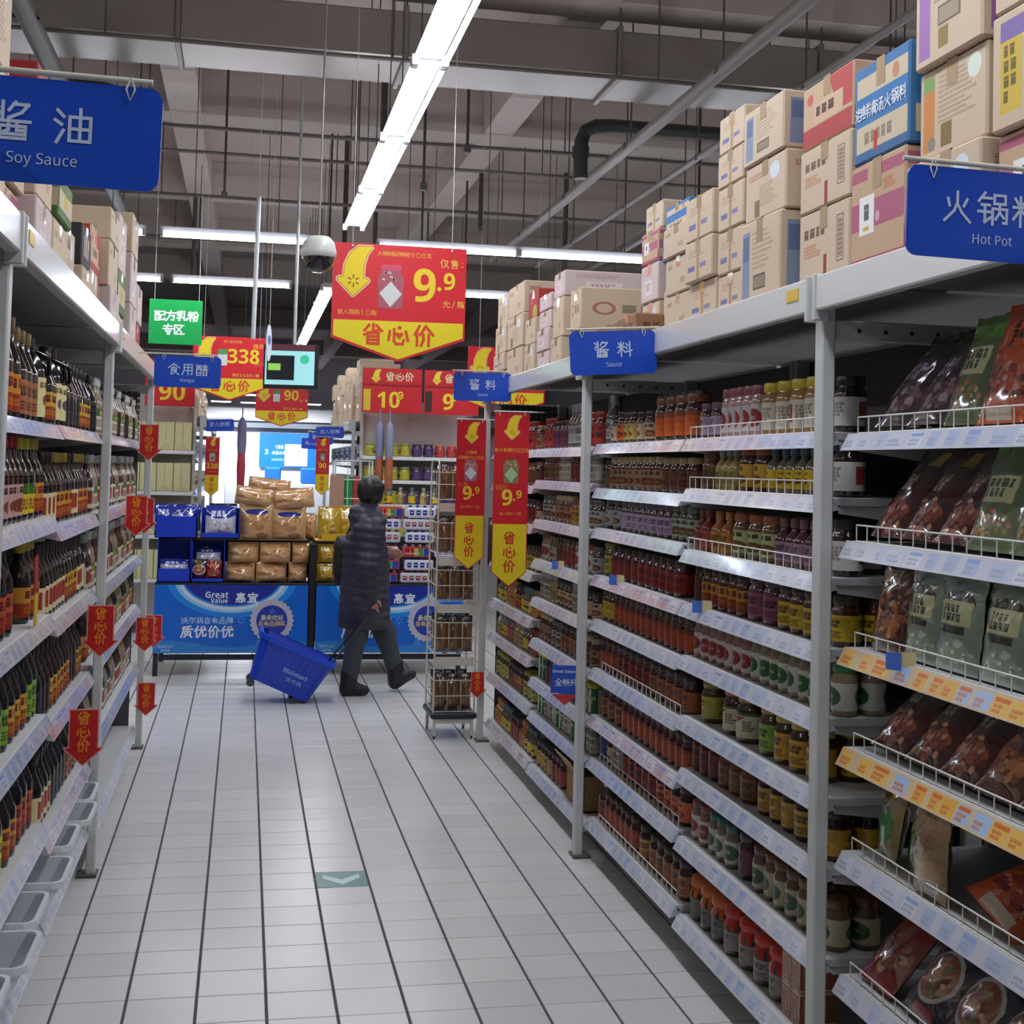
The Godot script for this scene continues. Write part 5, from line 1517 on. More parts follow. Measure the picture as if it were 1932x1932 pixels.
	stack(-1.0, -0.12, -1.8, -1.43, [E, 2.3, 2.52], ["brown", "redcream"], 0.34, "with a red carton over the vinegar")
	stack(-1.0, -0.09, -2.25, -1.84, [E, 2.32, 2.52, 2.66], ["whitepink", "plain", "plain"], 0.34, "over the middle of the vinegar bay")
	stack(-1.0, -0.1, -2.7, -2.3, [E, 2.26, 2.46, 2.72], ["plain", "green", "whitepink"], 0.34, "with green tape over the vinegar")
	stack(-1.0, -0.08, -3.1, -2.73, [E, 2.35, 2.6, 2.8], ["whitepink", "whitepink", "plain"], 0.32, "second from the end of the bottle rack")
	stack(-1.0, -0.08, -3.5, -3.14, [E, 2.3, 2.5], ["red", "whitepink"], 0.34, "at the very end of the bottle rack")


# ------------------------------------------------------------------ signs
const BLUE := "1c4fc4"


func aisle_sign(zh: String, en: String, label: String, at: Vector3, turn: Vector3, w := 0.375, h := 0.185, reach := 0.0) -> void:
	var o := thing("aisle_sign", label, "sign", at)
	o.rotation = turn
	part(o, "board", platem(rounded(w, h, 0.02), 0.004), mat(BLUE, 0.35))
	part(o, "lettering", lettering(zh, h * 0.38, 0.085, 1.45 if zh.length() == 2 else 1.12), mat("c9d8ee", 0.5), Vector3(0, h * 0.08, 0.001))
	if en != "":
		part(o, "lettering", latin(en, h * 0.105), mat("c3d4ee", 0.5), Vector3(0, -h * 0.27, 0.001))
	var rod := Shape.new()
	rod.tube([Vector3(-w / 2 - 0.01 - maxf(0, -reach), h / 2 + 0.008, 0.001), Vector3(w / 2 - 0.015 + maxf(0, reach), h / 2 + 0.008, 0.001)], 0.0045, 6)
	part(o, "rod", rod.mesh(), mat("cfcabb", 0.4))
	for e: float in [-0.36, 0.36]:
		var hk := Shape.new()
		hk.tube([Vector3(e * w, h / 2 + 0.012, 0.004), Vector3(e * w - 0.006, h / 2 - 0.005, 0.005), Vector3(e * w, h / 2 - 0.022, 0.005), Vector3(e * w + 0.006, h / 2 - 0.005, 0.005), Vector3(e * w, h / 2 + 0.012, 0.004)], 0.0015, 5)
		part(o, "hook", hk.mesh(), mat("e0dccb", 0.3))


func arrow_poly(s: float) -> PackedVector2Array:
	# curved down-pointing arrow, about 1.6 s high, tip at the bottom
	return PackedVector2Array([Vector2(0.18, 0.8) * s, Vector2(0.62, 0.8) * s, Vector2(0.44, 0.55) * s, Vector2(0.35, 0.2) * s, Vector2(0.33, -0.22) * s, Vector2(0.52, -0.26) * s, Vector2(0.5, -0.33) * s, Vector2(0.02, -0.8) * s, Vector2(-0.48, -0.3) * s, Vector2(-0.48, -0.22) * s, Vector2(-0.3, -0.2) * s, Vector2(-0.26, 0.2) * s, Vector2(-0.1, 0.58) * s])


func add_arrow(o: Node3D, at: Vector3, s: float) -> void:
	var grown := Geometry2D.offset_polygon(arrow_poly(s), s * 0.06, Geometry2D.JOIN_ROUND)
	part(o, "arrow_outline", platem(grown[0], 0.0004), mat("e8cf9a", 0.5), at)
	var ring := Geometry2D.offset_polygon(arrow_poly(s), s * 0.02, Geometry2D.JOIN_ROUND)
	part(o, "arrow_outline", platem(ring[0], 0.0004), mat("c9601c", 0.5), at + Vector3(0, 0, 0.0004))
	part(o, "arrow", platem(arrow_poly(s), 0.0004), mat("efd21e", 0.5), at + Vector3(0, 0, 0.0008))
	spark(o, at + Vector3(0.02 * s, -0.32 * s, 0.0014), s * 0.2, "9a6a14")


func spark(o: Node3D, at: Vector3, r: float, hex: String) -> void:
	var q := Shape.new()
	for k in 6:
		var a := TAU * k / 6.0 + PI / 2
		var d := Vector2(cos(a), sin(a))
		var n := Vector2(-d.y, d.x) * r * 0.12
		q.quad(Vector3(d.x * r * 0.4 - n.x, d.y * r * 0.4 - n.y, 0), Vector3(d.x * r - n.x, d.y * r - n.y, 0), Vector3(d.x * r + n.x, d.y * r + n.y, 0), Vector3(d.x * r * 0.4 + n.x, d.y * r * 0.4 + n.y, 0), Vector3(0, 0, 1))
	part(o, "spark_emblem", q.mesh(), mat(hex, 0.5), at)


func heart(s: float) -> PackedVector2Array:
	var p := PackedVector2Array()
	for k in 20:
		var t := TAU * k / 20.0
		p.push_back(Vector2(16 * pow(sin(t), 3), 13 * cos(t) - 5 * cos(2 * t) - 2 * cos(3 * t) - cos(4 * t)) / 17.0 * s)
	return p


func slogan(o: Node3D, at: Vector3, size: float, hex: String, down := false) -> void:
	var adv := 1.18
	part(o, "lettering", lettering("省心价", size, 0.13, adv, down), mat(hex, 0.5), at)
	part(o, "heart_emblem", platem(heart(size * 0.2), 0.0004), mat(hex, 0.5), at + Vector3(size * 0.04, -size * 0.02, 0.0006))
	part(o, "heart_emblem", platem(heart(size * 0.09), 0.0004), mat(hex, 0.5), at + Vector3(size * 0.04, size * 0.36, 0.0006))


func jar_picture(o: Node3D, at: Vector3, h: float, glass: String, lid: String, tagc: String) -> void:
	# printed picture of a jar
	var r := h * 0.3
	var body := PackedVector2Array([Vector2(-r * 0.8, -h / 2), Vector2(r * 0.8, -h / 2), Vector2(r * 0.9, -h * 0.44), Vector2(r, h * 0.18), Vector2(r * 0.75, h * 0.33), Vector2(r * 0.75, h * 0.4), Vector2(-r * 0.75, h * 0.4), Vector2(-r * 0.75, h * 0.33), Vector2(-r, h * 0.18), Vector2(-r * 0.9, -h * 0.44)])
	part(o, "jar_picture", platem(body, 0.0003), mat(glass, 0.5), at)
	part(o, "jar_picture", platem(PackedVector2Array([Vector2(-r * 0.7, h * 0.38), Vector2(r * 0.7, h * 0.38), Vector2(r * 0.8, h * 0.42), Vector2(r * 0.8, h * 0.48), Vector2(r * 0.6, h * 0.5), Vector2(-r * 0.6, h * 0.5), Vector2(-r * 0.8, h * 0.48), Vector2(-r * 0.8, h * 0.42)]), 0.0003), mat(lid, 0.5), at + Vector3(0, 0, 0.0004))
	part(o, "jar_picture", platem(PackedVector2Array([Vector2(0, -h * 0.47), Vector2(r * 0.85, -h * 0.16), Vector2(0, h * 0.12), Vector2(-r * 0.85, -h * 0.16)]), 0.0003), mat(tagc, 0.5), at + Vector3(0, 0, 0.0004))
	var bits := Shape.new()
	for k in 7:
		var c := Vector2(rng.randf_range(-0.6, 0.6) * r, h * rng.randf_range(0.1, 0.32))
		bits.quad(Vector3(c.x - r * 0.12, c.y - h * 0.02, 0), Vector3(c.x + r * 0.14, c.y - h * 0.03, 0), Vector3(c.x + r * 0.1, c.y + h * 0.025, 0), Vector3(c.x - r * 0.1, c.y + h * 0.03, 0), Vector3(0, 0, 1))
	part(o, "jar_picture", bits.mesh(), mat("d8b9a0", 0.5), at + Vector3(0, 0, 0.0005))


func price_board(label: String, at: Vector3, turn: float, w: float, big: String, small: String, can: bool, unit: String) -> void:
	var k := w / 0.67
	var o := thing("price_board", label, "sign", at, turn)
	o.scale = Vector3(k, k, k)
	var red := "d81e28"
	part(o, "board", platem(PackedVector2Array([Vector2(-0.335, 0.24), Vector2(-0.335, -0.235), Vector2(0, -0.345), Vector2(0.335, -0.225), Vector2(0.335, 0.24)]), 0.006), mat(red, 0.4))
	part(o, "yellow_panel", platem(PackedVector2Array([Vector2(-0.325, -0.145), Vector2(-0.325, -0.225), Vector2(0, -0.333), Vector2(0.325, -0.215), Vector2(0.325, -0.14)]), 0.0006), mat("efd81e", 0.45), Vector3(0, 0, 0.001))
	slogan(o, Vector3(0, -0.21, 0.0016), 0.107, "dd4a1c")
	add_arrow(o, Vector3(-0.235, 0.1, 0.001), 0.155)
	part(o, "lettering", lettering("火辣辣剁辣椒908克" if not can else "婴儿配方奶粉", 0.027, 0.1, 1.02), mat("efa53c", 0.5), Vector3(0.02, 0.195, 0.001))
	part(o, "lettering", lettering("仅售:" if not can else "现价:", 0.046, 0.1, 1.1), mat("f0b84a", 0.5), Vector3(0.275, 0.16, 0.001))
	var gold := mat("f0d02a", 0.45)
	if can:
		part(o, "jar_picture", platem(rounded(0.085, 0.15, 0.012), 0.0004), mat("d5dcd8", 0.5), Vector3(-0.07, 0.05, 0.001))
		part(o, "jar_picture", platem(rounded(0.085, 0.05, 0.012), 0.0004), mat("4f9c54", 0.5), Vector3(-0.07, 0.1, 0.0015))
		part(o, "price_digit", latin(big, 0.13, true), gold, Vector3(0.12, 0.06, 0.001))
		part(o, "lettering", lettering("原价338元/罐", 0.03, 0.1, 1.0), mat("f0c04a", 0.5), Vector3(0.14, -0.11, 0.001))
	else:
		jar_picture(o, Vector3(-0.045, 0.03, 0.001), 0.22, "b05a68", "d8506a", "d9dcd6")
		part(o, "price_digit", latin(big, 0.165, true), gold, Vector3(0.125, 0.04, 0.001))
		part(o, "price_digit", latin(small, 0.085, true), gold, Vector3(0.25, 0.068, 0.001))
		part(o, "price_point", platem(circle(0.0105, 14), 0.0004), gold, Vector3(0.2, 0.03, 0.001))
		part(o, "lettering", lettering("每人限购10瓶", 0.028, 0.1, 1.0), mat("efa53c", 0.5), Vector3(-0.21, -0.105, 0.001))
	part(o, "lettering", lettering("元/" + unit, 0.036, 0.1, 1.0), mat("f0c04a", 0.5), Vector3(0.275, -0.045 if not can else 0.0, 0.001))
	for e: float in [-0.24, 0.26]:
		var wq := Shape.new()
		wq.tube([Vector3(e, 0.235, 0.002), Vector3(e, (5.01 - at.y) / k, 0.002)], 0.0015, 5)
		wq.lathe([Vector2(0.0, -0.008), Vector2(0.007, 0), Vector2(0, 0.008)], 8, Vector3(e, 0.225, 0.003))
		part(o, "hanging_wire", wq.mesh(), mat("d8d4cc", 0.4))


func price_banner(label: String, at: Vector3, w: float, h: float, turn: float, jar: Array, lines: Array, price := "9") -> void:
	var o := thing("price_banner", label, "banner", at, turn)
	var b := w * 0.42
	part(o, "board", platem(PackedVector2Array([Vector2(-w / 2, 0), Vector2(-w / 2, -h + b), Vector2(0, -h), Vector2(w / 2, -h + b), Vector2(w / 2, 0)]), 0.004), mat("cc1c24", 0.4))
	var yt := -h * 0.64
	part(o, "yellow_panel", platem(PackedVector2Array([Vector2(-w * 0.48, yt), Vector2(-w * 0.48, -h + b + w * 0.01), Vector2(0, -h + w * 0.04), Vector2(w * 0.48, -h + b + w * 0.01), Vector2(w * 0.48, yt)]), 0.0006), mat("e8cc1c", 0.45), Vector3(0, 0, 0.001))
	slogan_down(o, Vector3(0, yt - h * 0.16, 0.0016), w * 0.36)
	add_arrow(o, Vector3(0, -h * 0.085, 0.001), h * 0.085)
	for k in lines.size():
		part(o, "lettering", lettering(lines[k], w * 0.125, 0.11, 1.0), mat("eda53c", 0.5), Vector3(0, -h * (0.215 + 0.035 * k), 0.001))
	jar_picture(o, Vector3(0, -h * 0.33, 0.001), h * 0.155, jar[0], jar[1], jar[2])
	part(o, "lettering", lettering(jar[3], w * 0.17, 0.1, 1.05), mat("d9803c", 0.5), Vector3(-w * 0.27, -h * 0.43, 0.001))
	var gold := mat("efd02a", 0.45)
	part(o, "price_digit", latin(price, h * 0.09, true), gold, Vector3(-w * 0.1 if price.length() == 1 else 0.0, -h * 0.49, 0.001))
	if price.length() == 1:
		part(o, "price_digit", latin(price, h * 0.045, true), gold, Vector3(w * 0.24, -h * 0.47, 0.001))
		part(o, "price_point", platem(circle(h * 0.007, 10), 0.0004), gold, Vector3(w * 0.1, -h * 0.5, 0.001))
	part(o, "lettering", lettering("每人限购10瓶", w * 0.09, 0.11, 1.0), mat("e8903c", 0.5), Vector3(0, -h * 0.58, 0.001))
	var rod := Shape.new()
	rod.tube([Vector3(-w * 0.52, 0.006, 0.002), Vector3(w * 0.6, 0.006, 0.002)], 0.004, 6)
	rod.tube([Vector3(w * 0.5, 0.006, 0.002), Vector3(w * 0.5 + 0.075, 0.006, 0.0)], 0.003, 5)
	part(o, "rod", rod.mesh(), mat("d6d4ca", 0.35))
	var hk := Shape.new()
	hk.tube([Vector3(0, 0.01, 0.003), Vector3(0, -0.014, 0.004)], 0.0018, 5)
	for e: float in [-0.36, 0.36]:
		part(o, "hook", hk.mesh(), mat("e4e2da", 0.3), Vector3(e * w, 0, 0))


func slogan_down(o: Node3D, at: Vector3, size: float) -> void:
	part(o, "lettering", lettering("省心价", size, 0.11, 1.12, true), mat("cf3418", 0.5), at)
	part(o, "heart_emblem", platem(heart(size * 0.16), 0.0004), mat("cf3418", 0.5), at + Vector3(size * 0.04, -size * 0.02, 0.0006))


func shelf_arrow(label: String, at: Vector3, turn := 0.0, s := 0.115, group := "") -> void:
	var o := thing("shelf_arrow", label, "sign", at, turn, group)
	var h := s * 1.5
	var p := PackedVector2Array([Vector2(-s * 0.37, h / 2), Vector2(-s * 0.37, -h * 0.2), Vector2(-s * 0.5, -h * 0.2), Vector2(0, -h / 2), Vector2(s * 0.5, -h * 0.2), Vector2(s * 0.37, -h * 0.2), Vector2(s * 0.37, h / 2)])
	part(o, "border", platem(Geometry2D.offset_polygon(p, s * 0.035, Geometry2D.JOIN_MITER)[0], 0.0015), mat("dca79c", 0.45))
	part(o, "board", platem(p, 0.0006), mat("c91c1c", 0.45), Vector3(0, 0, 0.0007))
	part(o, "lettering", lettering("省心价", s * 0.36, 0.12, 1.05, true), mat("f0901c", 0.5), Vector3(0, s * 0.16, 0.0013))
	spark(o, Vector3(0, -h * 0.38, 0.0013), s * 0.11, "d8641c")
	part(o, "clip", boxm(Vector3(0.012, 0.02, 0.03), 0.001), mat("d8d8d8", 0.3), Vector3(-s * 0.3 if at.x < 1.0 else s * 0.3, h * 0.3, -0.016))


func build_signs() -> void:
	aisle_sign("酱油", "Soy Sauce", "blue hanging sign reading Soy Sauce over the bottle rack", Vector3(0.197, 2.033, 2.2), Vector3(0, 0, -0.015), 0.32, 0.148, -0.1)
	aisle_sign("火锅料", "Hot Pot", "blue hanging sign reading Hot Pot over the pouch bay", Vector3(1.705, 2.02, 2.12), Vector3(0, 0, -0.02), 0.31, 0.152, 0.02)
	aisle_sign("酱料", "Sauce", "tilted blue sign reading Sauce at the middle jar bay", Vector3(1.688, 1.976, -0.22), Vector3(0, 0.06, 0.075), 0.305, 0.146, 0.03)
	aisle_sign("酱料", "Sauce", "level blue sign reading Sauce at the end of the jar rack", Vector3(1.695, 2.005, -2.84), Vector3(0, 0, 0.01), 0.305, 0.15, 0.02)
	aisle_sign("食用醋", "Vinegar", "blue hanging sign reading Vinegar at the end of the bottle rack", Vector3(0.22, 1.985, -2.2), Vector3(0, 0, 0), 0.297, 0.144, -0.09)
	price_board("big red and yellow price board showing 9.9 above the aisle", Vector3(1.22, 2.445, -2.6), 0.0, 0.67, "9", "9", false, "瓶")
	price_banner("long red banner priced 9.9 with a green-labelled jar picture", Vector3(1.757, 1.852, -2.32), 0.172, 0.845, 0.0, ["8a7a48", "b5302c", "a8c49a", "现价"], ["有小米辣900克"])
	price_banner("long red banner priced 9.9 with a small pink jar picture", Vector3(1.752, 1.852, -3.5), 0.168, 0.85, 0.0, ["b0707c", "c84a5a", "d8dcd8", "仅售"], ["火辣辣", "剁辣椒908克"])
	var base := "red arrow sign on the "
	shelf_arrow(base + "third bottle shelf rail next to the near post", Vector3(0.012, 0.976, -0.81))
	shelf_arrow(base + "fourth bottle shelf rail above the bins", Vector3(0.012, 0.688, -0.39))
	shelf_arrow(base + "top vinegar shelf rail", Vector3(0.022, 1.666, -2.77))
	shelf_arrow(base + "second vinegar shelf rail", Vector3(0.025, 1.331, -2.08))
	shelf_arrow(base + "second vinegar shelf rail behind another arrow", Vector3(0.004, 1.3, -2.9))
	shelf_arrow(base + "third vinegar shelf rail in front of another arrow", Vector3(0.0, 0.66, -3.3))
	shelf_arrow(base + "end post of the bottle rack behind another arrow", Vector3(0.02, 0.63, -3.69))
	shelf_arrow(base + "lowest vinegar shelf rail", Vector3(0.0, 0.27, -3.6))
	shelf_arrow(base + "end post of the jar rack near the floor", Vector3(1.84, 0.335, -3.6), 0.0, 0.095)
	# small blue and red shelf card clipped in front of the second post
	var sc := thing("shelf_card", "small blue card with a red tip beside the middle post", "sign", Vector3(1.83, 0.69, -1.38), -0.25)
	part(sc, "board", platem(PackedVector2Array([Vector2(-0.06, 0.075), Vector2(-0.065, -0.04), Vector2(0.065, -0.045), Vector2(0.06, 0.075)]), 0.002), mat("2450b8", 0.4))
	part(sc, "red_tip", platem(PackedVector2Array([Vector2(-0.06, -0.045), Vector2(-0.005, -0.09), Vector2(0.05, -0.048)]), 0.002), mat("b8343a", 0.4))
	part(sc, "lettering", latin("Great Value", 0.012, true), mat("d8e0f0", 0.5), Vector3(-0.01, 0.05, 0.001))
	part(sc, "lettering", lettering("全新升", 0.03, 0.11, 1.05), mat("d8e0f0", 0.5), Vector3(0, 0.005, 0.001))
	# tags sticking out of the shelf rails
	for a in [[-0.9, RH2[3], "third"], [0.1, RH1[3], "fourth"], [1.42, RH0[2], "orange-tagged pouch"], [-1.9, RH3[3], "banner bay"]]:
		var tg := thing("rail_tag", "small blue and cream tag sticking out of the %s shelf rail" % a[2], "tag", Vector3(RX - 0.02, a[1] + 0.005, a[0]), -0.9)
		part(tg, "blue_card", boxm(Vector3(0.036, 0.038, 0.001), 0.0), mat("4a74c8", 0.4))
		part(tg, "cream_card", boxm(Vector3(0.034, 0.032, 0.001), 0.0), mat("d3c08e", 0.5), Vector3(0.034, 0.006, -0.003))
	# floor arrow
	var fa := thing("floor_marker", "green floor sticker with a pale chevron arrow", "floor sticker", Vector3(0.9, 0.0004, -1.1))
	part(fa, "panel", boxm(Vector3(0.19, 0.0008, 0.193), 0.0, Vector3(0, 0.0004, 0)), mat("3f7a72", 0.35))
	var ch := Shape.new()
	ch.plate(PackedVector2Array([Vector2(-0.07, 0.06), Vector2(-0.07, 0.005), Vector2(0, -0.075), Vector2(0.07, 0.005), Vector2(0.07, 0.06), Vector2(0, -0.01)]), -0.0004, 0.0004)
	part(fa, "chevron", ch.mesh(), mat("a9cfc4", 0.35), Vector3(0, 0.0014, 0), Basis(Vector3.RIGHT, -PI / 2))
	# dome camera on its pole
	var dc := thing("dome_camera", "white and black dome camera hung above the aisle", "camera", Vector3(0.785, 2.44, -2.0))
	var q := Shape.new()
	q.lathe([Vector2(0.074, 0.07), Vector2(0.08, 0.075), Vector2(0.08, 0.1), Vector2(0.07, 0.14), Vector2(0.045, 0.165), Vector2(0, 0.17)], 20)
	part(dc, "housing", q.mesh(), mat("c9c8c0", 0.35))
	var q2 := Shape.new()
	q2.lathe([Vector2(0, 0.002), Vector2(0.03, 0.006), Vector2(0.055, 0.024), Vector2(0.07, 0.05), Vector2(0.073, 0.072)], 20)
	part(dc, "dome", q2.mesh(), mat("14161c", 0.06, 0.0, 0.8))
	var q3 := Shape.new()
	q3.tube([Vector3(0, 0.165, 0), Vector3(0, 2.57, 0)], 0.005, 6)
	part(dc, "pole", q3.mesh(), mat("8a8682", 0.45))


# ------------------------------------------------------------------ promotion tables and wire stand
func poster(o: Node3D, w: float, h: float) -> void:
	# printed front panel, centred at the origin of o, facing +z
	part(o, "front_panel", platem(PackedVector2Array([Vector2(-w / 2, -h / 2), Vector2(w / 2, -h / 2), Vector2(w / 2, h / 2), Vector2(-w / 2, h / 2)]), 0.008), mat("0f63c8", 0.3))
	var c := Vector2(-0.0 * w, h * 0.62)
	var clip := PackedVector2Array([Vector2(-w / 2, -h / 2), Vector2(w / 2, -h / 2), Vector2(w / 2, h / 2), Vector2(-w / 2, h / 2)])
	var rings := [[0.43, 0.6, "1b86dd"], [0.38, 0.53, "8fc4ea"], [0.355, 0.49, "c9dcec"], [0.33, 0.44, "2a7fd4"], [0.315, 0.41, "1c2f96"]]
	var z := 0.0006
	for r in rings:
		var e := PackedVector2Array()
		for k in 40:
			e.push_back(c + Vector2(cos(TAU * k / 40) * r[0] * w, sin(TAU * k / 40) * r[1] * h))
		for piece in Geometry2D.intersect_polygons(e, clip):
			part(o, "printed_swoosh", platem(piece, 0.0005), mat(r[2], 0.3), Vector3(0, 0, z))
		z += 0.0006
	# wave along the foot
	var wv := PackedVector2Array()
	for k in 21:
		var x := -w / 2 + w * k / 20.0
		wv.push_back(Vector2(x, -h * 0.37 + h * 0.05 * sin(k * 0.42 + 0.6)))
	wv.push_back(Vector2(w / 2, -h / 2))
	wv.push_back(Vector2(-w / 2, -h / 2))
	part(o, "printed_wave", platem(wv, 0.0005), mat("2d7fc9", 0.3), Vector3(0, 0, 0.0008))
	var white := mat("dfe6f0", 0.4)
	part(o, "lettering", latin("Great", 0.045, true), white, Vector3(-0.05 * w - 0.055, h * 0.355, z))
	part(o, "lettering", latin("Value", 0.034, true), white, Vector3(-0.05 * w - 0.035, h * 0.27, z))
	part(o, "lettering", lettering("惠宜", 0.078, 0.13, 1.12), white, Vector3(0.06 * w + 0.04, h * 0.315, z))
	part(o, "lettering", lettering("沃尔玛自有品牌", 0.05, 0.11, 1.08), mat("b8d4ee", 0.4), Vector3(-0.155 * w, -h * 0.02, 0.0014))
	part(o, "lettering", lettering("质优价优", 0.088, 0.13, 1.1), white, Vector3(-0.155 * w, -h * 0.185, 0.0014))
	spark(o, Vector3(0.065 * w, -h * 0.02, 0.0014), 0.03, "6aa4dc")
	part(o, "lettering", latin("Walmart", 0.022, false), mat("b8d4ee", 0.4), Vector3(-0.42 * w, -h * 0.4, 0.0016))
	part(o, "lettering", lettering("沃尔玛", 0.02, 0.12, 1.1), mat("b8d4ee", 0.4), Vector3(-0.42 * w, -h * 0.46, 0.0016))
	# award seal with a toothed edge
	var sc := Vector3(0.265 * w, -h * 0.02, z)
	var tooth := PackedVector2Array()
	for k in 56:
		var a := TAU * k / 56.0
		var rr := 0.15 if k % 2 else 0.165
		tooth.push_back(Vector2(cos(a), sin(a)) * rr)
	part(o, "award_seal", platem(tooth, 0.0005), mat("b9b6c4", 0.4), sc)
	part(o, "award_seal", platem(circle(0.114, 28), 0.0005), mat("23399e", 0.4), sc + Vector3(0, 0, 0.0006))
	part(o, "lettering", lettering("最受欢迎", 0.04, 0.12, 1.05), mat("c9cfa0", 0.4), sc + Vector3(0, 0.022, 0.0014))
	part(o, "lettering", lettering("自有品牌奖", 0.04, 0.12, 1.02), mat("d0b878", 0.4), sc + Vector3(0, -0.022, 0.0014))
	spark(o, sc + Vector3(0, 0.068, 0.0014), 0.02, "8fb0e4")
	for e: float in [-1.0, 1.0]:
		part(o, "award_seal", platem(PackedVector2Array([Vector2(e * 0.03, -0.12), Vector2(e * 0.085, -0.11), Vector2(e * 0.12, -0.19), Vector2(e * 0.09, -0.18), Vector2(e * 0.075, -0.2)]), 0.0004), mat("4a7fd0", 0.4), sc + Vector3(0, 0, -0.0002))


func promo_table(label: String, x0: float, x1: float, z: float) -> void:
	var w := x1 - x0
	var o := thing("promotion_table", label, "table", Vector3((x0 + x1) / 2, 0, z - 0.4))
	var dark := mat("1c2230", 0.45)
	part(o, "table_top", boxm(Vector3(w, 0.025, 0.8), 0.003), dark, Vector3(0, 0.672, 0))
	for sx: float in [-1.0, 1.0]:
		for sz: float in [-1.0, 1.0]:
			part(o, "leg", boxm(Vector3(0.035, 0.66, 0.035), 0.003), dark, Vector3(sx * (w / 2 - 0.02), 0.33, sz * 0.375))
	for sz: float in [-1.0, 1.0]:
		part(o, "rail", boxm(Vector3(w - 0.08, 0.04, 0.025), 0.003), dark, Vector3(0, 0.135, sz * 0.375))
	part(o, "back_panel", boxm(Vector3(w - 0.04, 0.5, 0.012), 0.0), dark, Vector3(0, 0.41, -0.36))  # added dark sheet standing in for the shadow under the table
	var ps := Node3D.new()
	ps.name = "poster"
	o.add_child(ps)
	ps.position = Vector3(0, 0.42, 0.41)
	poster(ps, w, 0.5)


func dump_bin(label: String, at: Vector3, w: float, h: float, low: float, d := 0.28) -> void:
	# blue display carton with an open front above its lip
	var o := thing("display_bin", label, "bin", at)
	var q := Shape.new()
	var t := 0.006
	q.box(Vector3(-w / 2 + t / 2, h / 2, 0), Vector3(t, h, d))
	q.box(Vector3(w / 2 - t / 2, h / 2, 0), Vector3(t, h, d))
	q.box(Vector3(0, h / 2, -d / 2 + t / 2), Vector3(w, h, t))
	q.box(Vector3(0, t / 2, 0), Vector3(w, t, d))
	part(o, "body", q.mesh(), mat("1436b4", 0.35))
	part(o, "front_lip", boxm(Vector3(w, low, t), 0.0), mat("163cc0", 0.35), Vector3(0, low / 2, d / 2 - t / 2))


func bag_mesh(w: float, h: float, d: float, sd: int) -> ArrayMesh:
	# soft, well filled bag lying or standing, centred
	var key := "bag%.3f%.3f%.3f%d" % [w, h, d, sd]
	if meshes.has(key):
		return meshes[key]
	var nz := FastNoiseLite.new()
	nz.seed = sd + 40
	nz.frequency = 7.0
	var q := Shape.new()
	var nu := 20
	var nv := 12
	var P := []
	for j in nv + 1:
		var row := []
		for i in nu + 1:
			var a := TAU * i / nu
			var b := PI * j / nv - PI / 2
			var se := func(v: float, e: float) -> float: return signf(v) * pow(absf(v), e)
			var p := Vector3(se.call(cos(b), 0.45) * se.call(sin(a), 0.4) * w / 2, se.call(sin(b), 0.5) * h / 2, se.call(cos(b), 0.45) * se.call(cos(a), 0.45) * d / 2)
			var k := 1.0 + 0.13 * nz.get_noise_3d(p.x * 3.0, p.y * 3.0, p.z * 3.0)
			row.push_back(p * k)
		P.push_back(row)
	for j in nv:
		for i in nu:
			var f := func(jj: int, ii: int) -> Vector3:
				var a: Vector3 = P[jj][(ii + 1) % nu] - P[jj][(ii - 1 + nu) % nu]
				var b: Vector3 = P[mini(jj + 1, nv)][ii % nu] - P[maxi(jj - 1, 0)][ii % nu]
				var nn := b.cross(a)
				if nn.dot(P[jj][ii % nu]) < 0.0:
					nn = -nn
				return nn.normalized() if nn.length() > 1e-9 else Vector3(0, signf(jj - 0.5), 0)
			var u0 := fposmod(float(i) / nu + 0.5, 1.0)
			var u1 := u0 + 1.0 / nu
			var v0 := 1.0 - float(j) / nv
			var v1 := 1.0 - float(j + 1) / nv
			u0 = fposmod(u0 * 2.0 + 0.5, 1.0)
			u1 = u0 + 2.0 / nu
			q.tri(P[j][i], P[j][i + 1], P[j + 1][i + 1], f.call(j, i), f.call(j, i + 1), f.call(j + 1, i + 1), Vector2(u0, v0), Vector2(u1, v0), Vector2(u1, v1))
			q.tri(P[j][i], P[j + 1][i + 1], P[j + 1][i], f.call(j, i), f.call(j + 1, i + 1), f.call(j + 1, i), Vector2(u0, v0), Vector2(u1, v1), Vector2(u0, v1))
	meshes[key] = q.mesh()
	return meshes[key]


func bag(kind: String, at: Vector3, s: Vector3, turn: Basis, label: String, group := "") -> void:
	solo("snack_bag", pouch_mesh(s.x * 1.06, s.y * 1.08, s.z * 0.95, rng.randi_range(1, 4)), pouch_mat(kind), label, "bag", at - turn * Vector3(0, s.y * 0.54, 0), turn, group)


func stripe_image(kind: int) -> Image:
	var im := blank(128, 64, ["b0262c", "d9dce4", "c8ccd4"][kind])
	if kind == 0:
		im.fill_rect(Rect2i(50, 0, 22, 64), Color("c9a43c"))
		im.fill_rect(Rect2i(72, 0, 26, 64), Color("3c8a4c"))
		im.fill_rect(Rect2i(98, 0, 30, 64), Color("2f4a9c"))
		for e in 4:
			im.fill_rect(Rect2i(e * 32, 0, 2, 64), Color("e0d8d0"))
		scribble(im, 8, 40, 110, 1, 10, "e8dcd0")
	elif kind == 1:
		for e in 4:
			im.fill_rect(Rect2i(e * 32 + 6, 10, 20, 44), Color("2c3c94"))
			im.fill_rect(Rect2i(e * 32 + 10, 26, 12, 8), Color("d8dce8"))
	else:
		for e in 4:
			im.fill_rect(Rect2i(e * 32 + 6, 14, 20, 36), Color("9c2c34"))
			im.fill_rect(Rect2i(e * 32 + 9, 24, 14, 8), Color("e4e0dc"))
	return im


